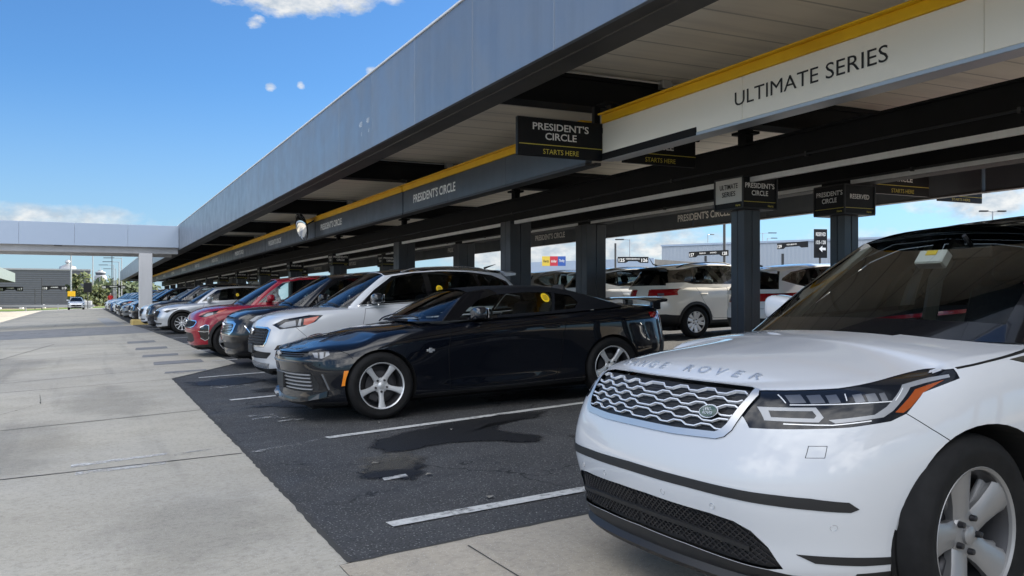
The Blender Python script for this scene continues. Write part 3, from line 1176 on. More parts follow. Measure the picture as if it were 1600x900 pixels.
def clean(sh, *tags):
    ids = [sh.tid(t) for t in tags]
    bmesh.ops.delete(sh.bm, geom=[f for f in sh.bm.faces if f[sh.lay] in ids], context='FACES')
def inset_poly(poly, d):
    """shrink a ccw/cw outline by d"""
    c = [Vector(p) for p in poly]
    n = len(c)
    A = sum(c[i].x * c[(i + 1) % n].y - c[(i + 1) % n].x * c[i].y for i in range(n))
    sg = 1 if A > 0 else -1
    out = []
    for i in range(n):
        e1 = (c[i] - c[i - 1]).normalized()
        e2 = (c[(i + 1) % n] - c[i]).normalized()
        n1, n2 = Vector((-e1.y, e1.x)) * sg, Vector((-e2.y, e2.x)) * sg
        b = n1 + n2
        b = b / max(b.length_squared / 2, .3)
        q = c[i] + b * d
        out.append((q.x, q.y))
    return out
def place(root, nose_x, y, L, flip=False, yaw=0.0):
    """front at nose_x facing the lane (-x); flip: parked the other way round, tail at nose_x"""
    x = nose_x + L / 2
    root.location = (x, y, g(x, y))
    t = math.atan((g(x + 1, y) - g(x - 1, y)) / 2)
    root.rotation_euler = (0, -t, yaw) if flip else (0, t, math.pi + yaw)
    return root
def sticker(root, sh, s, z, mats, side=1, r=.052, lines=True):
    mb = MB()
    ring = []
    c, n = sh.hit(s, z, 'side')
    for k in range(24):
        a = 2 * math.pi * k / 24
        p, nn = sh.hit(s + r * math.cos(a), z + r * math.sin(a), 'side')
        ring.append(p + nn * .004)
    mb.add([(p.x, p.y * side, p.z) for p in ring], [list(range(24))])
    o = mb.build('window_sticker', mats['yellow'], root)
    if lines:
        t = MB()
        for zz, w in ((.020, .026), (.006, .032), (-.008, .030), (-.022, .022)):
            v = []
            for a, b in ((-w, -.0022), (w, -.0022), (w, .0022), (-w, .0022)):
                p, nn = sh.hit(s + a, z + zz + b, 'side')
                p = p + nn * .007
                v.append((p.x, p.y * side, p.z))
            t.add(v, [(0, 1, 2, 3)])
        t.build('sticker_print', mats['ink'], o)
def handles(root_parts, sh, spots, mats, key='paint'):
    for tagname, s, z in spots:
        for i, m in ((0, 1), (1, -1)):
            p, n = sh.hit(s, z, 'side')
            mb = MB()
            ellipsoid(mb, (p.x, (p.y + .012) * m, p.z), (.105, .022, .018), 14, 3.0)
            mb.build('door_handle', mats[key], root_parts[tagname][i], smooth=True)
def wipers(root, sh, s, mats):
    mb = MB()
    for a, b in ((-.62, -.05), (-.02, .58)):
        pts = []
        for k in range(7):
            y = lerp(a, b, k / 6)
            p, n = sh.hit(s + .012 * k + .04 * abs(y), abs(y), 'top')
            pts.append((p.x, y, p.z + .018))
        mb.tube(pts, .009, 6)
    mb.build('wiper', mats['black'], root, smooth=True)

# ---------------------------------------------------------------- white luxury SUV in the foreground
def build_velar(label):
    sh = velar_shell()
    L = sh.L
    mt = car_mats(P_WHITE, M['gloss_black'], M['gloss_black'], 'rim_grey')
    root = thing('parked_car', label, 'car')
    fa, ra, cz, ar = .955, 3.78, .392, .404
    sh.cut(sh.circle((fa, cz), ar, 48), 'side', 'arch', ('paint',), .05, smax=1.6)
    sh.cut(sh.circle((ra, cz), ar, 48), 'side', 'arch', ('paint',), .05, smin=3.2)
    # lower black valance round the nose and along the sills
    sh.cut([(0, .1), (1, .1), (1, .285), (.72, .29), (.655, .302), (.3, .327), (0, .335)], 'front', 'valance', ('paint',), .02, smax=.62)
    sh.cut([(.30, .1), (L, .1), (L, .36), (3.3, .33), (1.4, .33), (.55, .30), (.40, .30)], 'side', 'valance', ('paint',), .3)
    # lower intake and the strip above it
    sh.cut([(0, .337), (.3, .329), (.655, .304), (.70, .312), (.665, .39), (.62, .445), (.56, .472), (.46, .484), (.1, .498), (0, .498)], 'front', 'intake', ('paint',), .1)
    top = [(0, .614), (.12, .612), (.35, .606), (.57, .598), (.72, .590), (.80, .582), (.868, .566)]
    bot = [(.880, .540), (.868, .530), (.80, .541), (.71, .551), (.59, .560), (.35, .570), (.12, .575), (0, .576)]
    sh.cut(top + bot, 'front', 'strip', ('paint',), .02, smax=.42)
    # grille: chrome frame, dark inside
    go = [(0, .9535), (.49, .9500), (.545, .9420), (.562, .925), (.548, .87), (.528, .80), (.505, .775), (.47, .764), (.25, .758), (0, .760)]
    gi = [(0, .952), (.49, .9485), (.522, .9445), (.528, .92), (.516, .88), (.497, .82), (.478, .797), (.455, .788), (.25, .783), (0, .785)]
    sh.cut(go, 'front', 'grille_frame', ('paint',), .1)
    sh.cut(gi, 'front', 'grille', ('grille_frame',), .1)
    # head lamp
    lamp = [(.152, .815), (.165, .88), (.205, .935), (.26, .944), (.44, .953), (.66, .976), (.80, .990), (.892, 1.001), (.885, .967), (.80, .945), (.72, .925), (.66, .885), (.62, .858), (.55, .836), (.40, .823)]
    sh.cut(lamp, 'side', 'lamp', ('paint',), .03, smax=.95)
    sh.cut([(.19, .845), (.20, .890), (.33, .892), (.335, .858), (.315, .842)], 'side', 'drl', ('lamp',), .05)
    sh.cut([(.208, .857), (.214, .879), (.315, .880), (.318, .864), (.308, .855)], 'side', 'lamp', ('drl',), .05)
    sh.cut([(.345, .850), (.50, .862), (.555, .886), (.67, .956), (.86, .984), (.855, .974), (.69, .946), (.575, .872), (.53, .852), (.36, .838)], 'side', 'drl', ('lamp',), .05)
    sh.cut([(.580, .866), (.70, .938), (.83, .966), (.72, .925), (.645, .878), (.61, .862)], 'side', 'amber', ('lamp',), .05)
    for a, b in ((.275, .315), (.325, .365), (.375, .41), (.455, .49), (.50, .54), (.55, .575)):
        sh.cut([(a, .905), (a + .006, .932), (b + .004, .935), (b, .908)], 'side', 'lamp_in', ('lamp',), .05)
    # wing blade, vent, seams
    sh.cut([(.22, .372), (.34, .366), (.57, .350), (.57, .326), (.42, .330), (.27, .342)], 'side', 'strip', ('paint',), .05)
    sh.cut([(1.17, 1.018), (1.32, 1.03), (1.52, 1.035), (1.49, 1.0), (1.30, .985)], 'side', 'vent', ('paint',), .2)
    sh.seam([(.905, 1.002), (1.06, 1.018), (1.36, 1.045), (1.46, 1.05)], 'side', .007, nmin=.05)
    sh.seam([(.62, .858), (.70, .80), (.80, .735)], 'side', .0035)
    sh.seam([(.262, .762), (.312, .762), (.296, .722), (.244, .722), (.262, .762)], 'side', .0018)
    # doors and glass
    df = [(1.62, .36), (2.78, .36), (2.80, .80), (2.78, 1.10), (1.60, 1.065), (1.55, .80)]
    dr = [(2.80, .36), (3.35, .38), (3.50, .60), (3.68, .80), (3.80, 1.11), (2.80, 1.10), (2.82, .80)]
    sh.cut(df, 'side', 'door_f', ('paint',), .2)
    sh.cut(dr, 'side', 'door_r', ('paint',), .2)
    for p in (df, dr):
        sh.seam(p + p[:1], 'side', .006, ('paint', 'door_f', 'door_r'))
    sh.cut([(1.60, 1.12), (2.12, 1.46), (2.34, 1.535), (2.82, 1.565), (3.6, 1.545), (4.12, 1.44), (4.30, 1.30), (4.25, 1.20), (3.6, 1.155), (2.8, 1.14)], 'side', 'dlo', ('pillar',), .05)
    sh.cut([(1.74, 1.145), (2.20, 1.435), (2.42, 1.505), (2.72, 1.53), (2.74, 1.16), (2.2, 1.15)], 'side', 'win_f', ('dlo',), .05)
    sh.cut([(2.84, 1.165), (2.82, 1.535), (3.3, 1.53), (3.62, 1.50), (3.68, 1.19)], 'side', 'win_r', ('dlo',), .05)
    sh.cut([(3.74, 1.20), (3.70, 1.49), (4.05, 1.41), (4.16, 1.30), (4.10, 1.22)], 'side', 'win_q', ('dlo',), .05)
    sh.cut([(.45, .93), (.86, .96), (.84, 1.04), (.45, 1.0)], 'rear', 'tail', ('paint',), .05)
    clean(sh, 'arch')
    sp = std_spec()
    sp['win_r']['mat'] = 'glass'
    sp['win_q']['mat'] = 'glass'
    sp['backlight']['mat'] = 'glass'
    sp['grille_frame']['mat'] = 'frame_chrome'
    pr = sh.parts(sp, root, mt)
    for c_ in ((fa, cz), (ra, cz)):
        arch_well(sh, root, mt, c_, ar - .002, .34)
    u = MB()
    u.box((-L / 2 + .35, -.66, .20), (L / 2 - .25, .66, .42), None, .05)
    u.build('underbody', mt['gap'], root)
    # hexagon weave of the grille
    gm = MB()
    z0, z1, rows = .797, .948, 6
    per, amp = .150, .0058
    for r_ in range(rows):
        zc = lerp(z0 + .008, z1 - .020, r_ / (rows - 1))
        ym = pl([.785, .82, .88, .93], [.47, .492, .512, .515], zc)
        pts = []
        ph = per / 2 if r_ % 2 else 0
        y = -per + ph
        ks = [(0, -1), (.30, -1), (.5, 1), (.80, 1), (1.0, -1)]
        while y < ym + per:
            for a, sgn in ks[:-1]:
                pts.append((y + a * per, zc + sgn * amp))
            y += per
        q = []
        for i in range(len(pts) - 1):
            (ya, za), (yb, zb) = pts[i], pts[i + 1]
            if yb <= 0 or ya >= ym:
                continue
            if ya < 0:
                za = lerp(za, zb, (0 - ya) / (yb - ya))
                ya = 0
            if yb > ym:
                zb = lerp(za, zb, (ym - ya) / (yb - ya))
                yb = ym
            if not q:
                q.append((ya, za))
            q.append((yb, zb))
        shell_strip(sh, gm, q, 'front', .0062, .010, -.006, 2)
    gp = pr['grille'][0]
    gm.build('grille_mesh', mt['bright'], gp)
    gs = MB()
    for zz in np.linspace(.80, .925, 14):
        shell_strip(sh, gs, [(0, zz), (.2, zz), (.45, zz)], 'front', .002, .0015, -.0135, 2)
    gs.build('radiator_slat', mt['darkmetal'], gp)
    # lower intake weave and its bar
    im = MB()
    def zt(y): return pl([0, .1, .46, .56, .62, .665, .70], [.498, .498, .484, .472, .445, .39, .312], y)
    def zb(y): return pl([0, .3, .655, .70], [.337, .329, .304, .31], y)
    for sl in (1, -1):
        for k in range(-8, 30):
            ya = k * .030
            q = []
            for j in range(13):
                t = j / 12
                zz = .30 + .2 * t
                y = ya + sl * (t - .5) * .26
                if 0 <= y <= .69 and zb(y) + .004 < zz < zt(y) - .004:
                    q.append((y, zz))
            if len(q) > 1:
                shell_strip(sh, im, q, 'front', .005, .006, -.016, 1)
    ip = pr['intake'][0]
    im.build('intake_mesh', mt['darkmetal'], ip)
    ib = MB()
    shell_strip(sh, ib, [(0, .412), (.3, .404), (.52, .385), (.60, .372)], 'front', .022, .016, -.016, 4)
    ib.build('intake_bar', mt['black'], ip)
    lip = MB()
    shell_strip(sh, lip, [(0, .262), (.3, .258), (.55, .25), (.70, .25)], 'front', .035, .03, 0, 5)
    lip.build('front_lip', mt['black'], root, smooth=True)
    for i_, m_ in enumerate((1, -1)):
        lt_ = MB()
        for q in ([(.27, .899), (.36, .901), (.46, .902), (.585, .903)], [(.225, .835), (.35, .832), (.48, .842)], [(.43, .912), (.44, .935)], [(.265, .905), (.268, .932)], [(.60, .905), (.66, .945)]):
            tmp = MB()
            shell_strip(sh, tmp, q, 'side', .004, .002, -.002, 3, mirror=False)
            lt_.add([(v_[0], v_[1] * m_, v_[2]) for v_ in tmp.v], tmp.f)
        lt_.build('lamp_trim', mt['bright'], pr['lamp'][i_])
    # badge, letters, parking sensors
    em = MB()
    ey, ez = .395, .853
    disc_on(sh, em, ey, ez, 'front', .046, .012, 28, .024)
    eo = em.build('badge', mt['silver'], root)
    e2 = MB()
    disc_on(sh, e2, ey, ez, 'front', .041, .0145, 28, .020)
    e2.build('badge_enamel', mt['green_badge'], eo)
    e3 = MB()
    shell_text(sh, e3, 'LAND-', .011, ey - .004, ez + .006, 'front', width=.042, th=.017)
    shell_text(sh, e3, 'ROVER', .011, ey + .004, ez - .007, 'front', width=.048, th=.017)
    e3.build('badge_lettering', mt['silver'], eo)
    ht = MB()
    word = 'RANGE ROVER'
    n = len(word)
    for i, ch in enumerate(word):
        if ch == ' ':
            continue
        yc = -.03 + (i - (n - 1) / 2) * .094
        v, f = text_geo(ch, .046)
        P = []
        for x, yv in v:
            yy = yc + x * 1.35
            p, nn = sh.hit(.285 + yv * .95 + .22 * yy * yy, abs(yy), 'top')
            if yy < 0:
                p, nn = Vector((p.x, -p.y, p.z)), Vector((nn.x, -nn.y, nn.z))
            P.append((p, nn))
        b = len(P)
        ht.add([p + nn * .006 for p, nn in P] + [p for p, nn in P], f + [[q + b for q in ff[::-1]] for ff in f])
        ed = {}
        for ff in f:
            for a_, b_ in zip(ff, ff[1:] + ff[:1]):
                ed[(a_, b_)] = 1
        ht.add([p + nn * .006 for p, nn in P] + [p for p, nn in P], [[a_, b_, b_ + b, a_ + b] for (a_, b_) in ed if (b_, a_) not in ed])
    ht.build('hood_lettering', mt['letter_chrome'], root)
    sn = MB()
    for y, z in ((.22, .525), (.48, .515)):
        for m in (1, -1):
            for k in range(1):
                c0, nn = sh.hit(y, z, 'front')
                pts = []
                for a in range(16):
                    p, n2 = sh.hit(y + .011 * math.cos(a * math.pi / 8), z + .011 * math.sin(a * math.pi / 8), 'front')
                    pts.append((p.x + n2.x * .001, (p.y + n2.y * .001) * m, p.z))
                sn.tube(pts, 0.0008, 5, closed=True)
    pts = []
    for m in (1, -1):
        pts = []
        for a in range(16):
            p, n2 = sh.hit(.31 + .011 * math.cos(a * math.pi / 8), .475 + .011 * math.sin(a * math.pi / 8), 'side')
            pts.append((p.x + n2.x * .001, (p.y + n2.y * .001) * m, p.z))
        sn.tube(pts, 0.0008, 5, closed=True)
    sn.build('parking_sensor', mt['silver'], root)
    handles(pr, sh, [('door_f', 2.6, .93), ('door_r', 3.55, .96)], mt)
    mirror_pair(root, sh, 1.80, .87, 1.17, mt, 'paint', 1.1)
    cabin(root, sh, 1.42, 4.45, .42, 1.03, .78, mt, 1, True, dash=.99)
    bp = MB()
    for m in (1, -1):
        bp.tube([(L / 2 - 2.80, .80 * m, 1.05), (L / 2 - 2.80, .74 * m, 1.32), (L / 2 - 2.84, .60 * m, 1.54)], .045, 8)
        bp.tube([(L / 2 - 1.62, .755 * m, 1.12), (L / 2 - 1.82, .66 * m, 1.33), (L / 2 - 2.05, .575 * m, 1.52)], .028, 8)
    bp.build('pillar_trim', mt['beige'], root, smooth=True)
    # toll transponder behind the glass and the inside mirror
    c, nn = sh.hit(.02, 1.475, 'front')
    tb = MB()
    tb.box((-.03, -.085, -.045), (.03, .085, .045), None, .008)
    to = tb.build('toll_transponder', mt['white_plastic'], root)
    to.location = (c.x - .075, -.10, c.z - .045)
    to.rotation_euler = (0, R(-40), 0)
    t2 = MB()
    t2.box((.0305, -.03, .004), (.0335, .035, .034))
    t2.build('transponder_label', mt['yellow'], to)
    im2 = MB()
    im2.box((-.018, -.12, -.034), (.018, .12, .034), None, .012)
    im2.tube([(0, 0, .03), (.06, 0, .09)], .012, 6)
    io = im2.build('inside_mirror', mt['black'], root)
    io.location = (c.x - .17, .06, c.z - .02)
    wl = []
    for sgn in (1, -1):
        wheel(root, (L / 2 - .895, .835 * sgn, .378), sgn, .381, .25, .262, 'five_wide', mt, R(7))
        wheel(root, (L / 2 - ra, .835 * sgn, .378), sgn, .381, .25, .262, 'five_wide', mt)
    sh.bm.free()
    return root, L

# ---------------------------------------------------------------- dark convertible
def build_camaro(label):
    sh = camaro_shell()
    L = sh.L
    mt = car_mats(P_NAVY, M['cloth'], M['cloth'], 'rim', M['blue_mirror'])
    root = thing('parked_convertible', label, 'car')
    fa, ra, cz, ar = .95, 3.762, .348, .382
    sh.cut(sh.circle((fa, cz), ar, 44), 'side', 'arch', ('paint',), .05, smax=1.6)
    sh.cut(sh.circle((ra, cz), ar, 44), 'side', 'arch', ('paint',), .05, smin=3.2)
    sh.cut([(0, .665), (.60, .675), (.69, .69), (.66, .735), (.4, .728), (0, .722)], 'front', 'grille', ('paint',), .1)
    sh.cut([(.215, .74), (.36, .744), (.505, .745), (.475, .69), (.36, .645), (.27, .655), (.215, .685)], 'side', 'lamp', ('paint',), .05, smax=.7)
    sh.cut([(.29, .725), (.44, .735), (.44, .70), (.36, .665), (.30, .68)], 'side', 'lamp_in', ('lamp',), .05)
    sh.cut([(.335, .728), (.352, .728), (.345, .668), (.33, .672)], 'side', 'lamp', ('lamp_in',), .05)
    sh.cut([(.39, .731), (.41, .732), (.395, .684), (.38, .678)], 'side', 'lamp', ('lamp_in',), .05)
    low = [(0, .52), (.47, .522), (.74, .515), (.785, .40), (.775, .345), (.72, .325), (.45, .33), (0, .33)]
    sh.cut(low, 'front', 'intake', ('paint',), .1)
    sh.cut([(.335, .515), (.372, .515), (.435, .34), (.40, .335)], 'side', 'fogpod', ('paint',), .05)
    sh.cut([(.346, .505), (.362, .505), (.424, .345), (.408, .342)], 'side', 'fog', ('fogpod',), .05)
    sh.cut([(.565, .53), (.61, .53), (.575, .378), (.535, .375)], 'side', 'marker', ('paint',), .05)
    sh.cut([(.60, .1), (L, .1), (L - .1, .30), (4.3, .26), (3.2, .235), (1.4, .235)], 'side', 'valance', ('paint',), .3)
    sh.cut([(0, .05), (.9, .05), (.9, .215), (0, .215)], 'front', 'valance', ('paint',), .02, smax=.62)
    for a, b in (((.42, .47), (.76, .25)),):
        sh.cut([(.42, .44), (.78, .22), (.80, .29), (.60, .43), (.46, .52)], 'top', 'hoodvent', ('paint',), .3)
    df = [(1.72, .27), (2.98, .26), (3.06, .39), (3.10, .58), (3.11, .75), (3.19, .985), (1.77, .975), (1.71, .69)]
    sh.cut(df, 'side', 'door_f', ('paint',), .2)
    sh.seam(df + df[:1], 'side', .007, ('paint', 'door_f'))
    sh.seam([(.51, .745), (.62, .70), (.66, .65)], 'side', .005)
    sh.seam([(.10, .757 - .022), (.3, .745), (.62, .742)], 'front', .006) if False else None
    sh.cut([(1.3, .9), (2.30, .9), (2.42, 1.27), (2.25, 1.37), (1.9, 1.37)], 'side', 'dlo', ('pillar',), .03)
    sh.cut([(1.90, 1.015), (2.02, 1.10), (2.17, 1.19), (2.37, 1.245), (2.8, 1.26), (3.12, 1.245), (3.02, 1.035), (2.4, 1.022)], 'side', 'win_f', ('pillar', 'windshield', 'dlo'), .05)
    sh.cut([(3.06, 1.04), (3.16, 1.235), (3.36, 1.20), (3.42, 1.12), (3.34, 1.05)], 'side', 'win_q', ('pillar',), .05)
    sh.cut([(.30, .84), (.80, .86), (.86, .90), (.84, .96), (.30, .95)], 'rear', 'tail', ('paint',), .05)
    sh.cut([(0, .3), (.86, .3), (.88, .42), (.80, .62), (0, .62)], 'rear', 'deckpanel', ('paint',), .05)
    clean(sh, 'arch')
    sp = std_spec()
    sp['backlight']['mat'] = 'glass_dark'
    sp['roof']['name'] = 'soft_top'
    sp['pillar']['name'] = 'soft_top_side'
    sp['win_f'] = dict(name='window', mat='glass', pair=True, parent='door_f', off=-.004)
    pr = sh.parts(sp, root, mt)
    for c_ in ((fa, cz), (ra, cz)):
        arch_well(sh, root, mt, c_, ar - .002)
    u = MB()
    u.box((-L / 2 + .35, -.64, .13), (L / 2 - .25, .64, .40), None, .05)
    u.build('underbody', mt['gap'], root)
    gb = MB()
    for zz in (.350, .388, .426, .464, .500):
        shell_strip(sh, gb, [(0, zz), (.3, zz), (.6, zz), (.72, zz - .002)], 'front', .014, .016, -.012, 3)
    gb.build('grille_bar', mt['drl'], pr['intake'][0])
    g2 = MB()
    for zz in (.683, .706):
        shell_strip(sh, g2, [(0, zz), (.3, zz + .002), (.62, zz + .008)], 'front', .008, .012, -.010, 3)
    g2.build('grille_bar', mt['darkmetal'], pr['grille'][0])
    bt = MB()
    p, nn = sh.hit(0.0, .70, 'front')
    bt.box((p.x, -.075, p.z - .014), (p.x + .02, .075, p.z + .014), None, .004)
    bt.box((p.x, -.03, p.z - .030), (p.x + .022, .03, p.z + .030), None, .004)
    bt.build('badge', mt['silver'], root)
    # splitter: a blade that swings up at its ends
    spn = MB()
    lo, up = [], []
    for y, z, z2, o in ((0, .215, .235, .05), (.25, .215, .237, .05), (.48, .218, .242, .05), (.63, .225, .262, .052), (.72, .24, .285, .055), (.80, .26, .315, .05), (.84, .275, .335, .03)):
        p, nn = sh.hit(y, z, 'front')
        q, n2 = sh.hit(y, z2, 'front')
        nn.z = 0
        nn.normalize()
        lo.append((p - nn * .03, p + nn * o, q + nn * (o * .92), q - nn * .03))
    for m in (1, -1):
        vs, fs = [], []
        for row in lo:
            vs += [(r_.x, r_.y * m, r_.z) for r_ in row]
        for i in range(len(lo) - 1):
            fs += [[i * 4 + k, i * 4 + (k + 1) % 4, i * 4 + 4 + (k + 1) % 4, i * 4 + 4 + k] for k in range(4)]
        fs += [[0, 1, 2, 3], [len(vs) - 1, len(vs) - 2, len(vs) - 3, len(vs) - 4]]
        spn.add(vs, fs)
    spn.build('splitter', mt['paint'], root)
    lb = MB()
    p, nn = sh.hit(0, .42, 'front')
    lb.box((p.x - .01, -.16, .34), (p.x + .022, .16, .50), None, .005)
    lb.build('plate_bracket', mt['black'], root)
    # nose brow over the lamps
    br = MB()
    shell_strip(sh, br, [(0, .62), (.4, .622), (.7, .615), (.80, .60)], 'front', .02, .012, 0, 5)
    br.build('bumper_crease', mt['paint'], root)
    bd = MB()
    p, nn = sh.hit(1.50, .685, 'side')
    for m in (1, -1):
        bd.box((p.x - .045, min(p.y * m, (p.y + .008) * m), p.z - .013), (p.x + .045, max(p.y * m, (p.y + .008) * m), p.z + .013), None, .003)
        bd.box((p.x - .018, min(p.y * m, (p.y + .010) * m), p.z - .026), (p.x + .018, max(p.y * m, (p.y + .010) * m), p.z + .026), None, .003)
    bd.build('fender_badge', mt['silver'], root)
    # spoiler on three posts
    spo = MB()
    n = 15
    vs, fs = [], []
    for i in range(n):
        y = lerp(-.80, .80, i / (n - 1))
        bow = .05 * (1 - (y / .8) ** 2)
        tip = .10 * abs(y / .8) ** 3
        x0, x1 = L / 2 - 4.42 - bow + .02, L / 2 - 4.76 - bow + tip
        for q in ((x0, 1.112), (lerp(x0, x1, .5), 1.135), (x1, 1.135), (x1 + .01, 1.108), (lerp(x0, x1, .5), 1.098)):
            vs.append((q[0], y, q[1] - .03 * abs(y / .8) ** 4))
    for i in range(n - 1):
        fs += [[i * 5 + k, i * 5 + (k + 1) % 5, i * 5 + 5 + (k + 1) % 5, i * 5 + 5 + k] for k in range(5)]
    fs += [[0, 1, 2, 3, 4], [len(vs) - 1 - k for k in range(5)]]
    spo.add(vs, fs)
    so = spo.build('spoiler', mt['paint'], root, smooth=True)
    for y in (-.62, 0, .62):
        k = MB()
        k.box((L / 2 - 4.66, y - .035, .98), (L / 2 - 4.54, y + .035, 1.11), None, .008)
        k.build('spoiler_post', mt['paint'], so)
    handles(pr, sh, [('door_f', 2.97, .862)], mt)
    mirror_pair(root, sh, 2.06, .84, 1.05, mt, 'mirrorcap', .95)
    wipers(root, sh, 1.40, mt)
    cabin(root, sh, 1.75, 3.9, .28, .93, .76, mt, 1, False, dash=.93)
    im = MB()
    im.box((-.016, -.11, -.03), (.016, .11, .03), None, .01)
    im.tube([(0, 0, .02), (.05, 0, .06)], .01, 6)
    io = im.build('inside_mirror', mt['black'], root)
    io.location = (L / 2 - 2.22, 0, 1.255)
    sticker(root, sh, 3.0, 1.185, mt)
    sl = MB()
    p, nn = sh.hit(3.6, 1.02, 'side')
    sl.box((p.x - .022, p.y - .002, p.z - .008), (p.x + .022, p.y + .006, p.z + .008), None, .002)
    sl.build('soft_top_tag', mt['silver'], root)
    for sgn in (1, -1):
        wheel(root, (L / 2 - fa, .825 * sgn, .351), sgn, .351, .245, .245, 'star5', mt, 0)
        wheel(root, (L / 2 - ra, .825 * sgn, .351), sgn, .351, .245, .245, 'star5', mt)
    sh.bm.free()
    return root, L
# ---------------------------------------------------------------- family SUVs and hatchbacks
STYLES = {
    'cascade': dict(shell=dict(zn=.985, zc=1.10, zb=1.11), wheel='twin5',
        lamp=[(.31, .885), (.46, .960), (.80, 1.005), (.99, .995), (.87, .905), (.70, .848), (.39, .82)],
        lamp_in=[[(.38, .865), (.47, .92), (.60, .94), (.60, .865), (.44, .84)]], pink=[(.70, .875), (.72, .955), (.93, .985), (.85, .91), (.76, .865)],
        guide=[[(.62, .865), (.655, .955), (.685, .96), (.66, .862)]],
        grille=[(0, .86), (.62, .855), (.70, .82), (.68, .64), (.62, .575), (0, .57)], gtex='studs', frame=.022,
        fogpod=[(.30, .535), (.34, .60), (.50, .625), (.49, .53)], fog=[(.35, .55), (.37, .595), (.47, .608), (.47, .545)],
        intake=[(0, .40), (.62, .41), (.72, .47), (.74, .50), (0, .52)], skid=[(0, .26), (.60, .27), (.66, .34), (0, .345)], clad=False),
    'chrome_bar': dict(shell=dict(L=4.65, wb=2.725, zn=.965, zc=1.09, zb=1.10), wheel='ten',
        lamp=[(.44, .865), (.60, .945), (.94, .975), (.90, .925), (.66, .852), (.49, .815)],
        lamp_in=[[(.48, .85), (.60, .925), (.70, .935), (.66, .87), (.53, .83)]], pink=[(.70, .885), (.74, .945), (.925, .966), (.88, .925), (.74, .885)], guide=[],
        grille=[(0, .845), (.60, .845), (.69, .80), (.66, .66), (.58, .60), (0, .60)], gtex='bars', frame=.045,
        upper=[(0, .925), (.60, .905), (.66, .875), (0, .885)],
        fogpod=[(.44, .74), (.62, .66), (.70, .60), (.70, .46), (.60, .44), (.50, .52)], fog=[(.56, .55), (.62, .62), (.69, .60), (.69, .50), (.60, .47)],
        intake=[(0, .36), (.66, .36), (.78, .40), (.82, .47), (0, .47)], skid=None, clad=False),
    'tiger': dict(shell=dict(zn=.97, zc=1.09, zb=1.10), wheel='five_wide',
        lamp=[(.32, .865), (.48, .940), (.72, .985), (.92, 1.015), (.86, .975), (.68, .915), (.42, .842)],
        lamp_in=[[(.40, .87), (.48, .92), (.60, .945), (.60, .90), (.46, .86)]], pink=[(.66, .93), (.72, .975), (.90, 1.006), (.84, .972), (.72, .932)], guide=[],
        grille=[(0, .805), (.50, .80), (.70, .785), (.73, .74), (.68, .66), (.58, .635), (0, .63)], gtex='mesh', frame=.02,
        fogpod=[(.335, .64), (.44, .69), (.50, .675), (.49, .40), (.42, .365), (.34, .42), (.31, .53)], fog=None,
        intake=[(0, .33), (.45, .33), (.60, .36), (.62, .50), (.55, .53), (0, .54)], skid=None, clad=True),
    'crossover': dict(shell=dict(L=4.395, hw=.90, H=1.54, wb=2.655, zn=.88, zc=1.01, zb=1.035, hoodlen=1.16, aw=2.02, rake=.30), wheel='ten',
        lamp=[(.36, .745), (.47, .80), (.84, .85), (.80, .825), (.66, .775), (.47, .715)],
        lamp_in=[[(.52, .755), (.58, .79), (.72, .805), (.66, .775)]], pink=None, guide=[],
        grille=[(0, .80), (.60, .79), (.68, .74), (.62, .55), (.52, .47), (0, .45)], gtex='mesh', frame=.018,
        fogpod=None, fog=None, intake=[(0, .32), (.70, .33), (.74, .38), (0, .40)], skid=None, clad=True),
    'boxy': dict(shell=dict(L=4.41, hw=.904, H=1.66, wb=2.64, zn=.97, zc=1.10, zb=1.13, rake=.34), wheel='twin5',
        lamp=[(.28, .90), (.50, .945), (.86, .965), (.84, .94), (.60, .90), (.36, .87)],
        lamp_in=[[(.40, .89), (.50, .925), (.62, .93), (.55, .90)]], pink=None, guide=[],
        grille=[(0, .86), (.60, .86), (.66, .82), (.60, .60), (0, .58)], gtex='bars', frame=.02,
        fogpod=[(.30, .62), (.40, .76), (.52, .74), (.48, .60)], fog=[(.36, .65), (.41, .71), (.48, .70), (.46, .64)],
        intake=[(0, .34), (.70, .36), (.74, .46), (0, .48)], skid=None, clad=True),
    'hatch': dict(shell=dict(L=4.05, hw=.86, H=1.47, fa=.83, wb=2.57, zn=.82, zc=.98, zb=.99, hoodlen=1.0, aw=1.85, rake=.22), wheel='ten',
        lamp=[(.26, .72), (.40, .77), (.80, .83), (.86, .80), (.62, .71), (.32, .67)],
        lamp_in=[[(.34, .71), (.42, .755), (.56, .775), (.52, .72)]], pink=[(.66, .75), (.70, .80), (.83, .81), (.76, .76)], guide=[],
        grille=[(0, .60), (.45, .60), (.56, .55), (.48, .38), (0, .37)], gtex='mesh', frame=.014,
        fogpod=[(.28, .44), (.34, .52), (.46, .52), (.44, .42)], fog=None, intake=[(0, .25), (.5, .25), (.55, .32), (0, .33)], skid=None, clad=False),
}
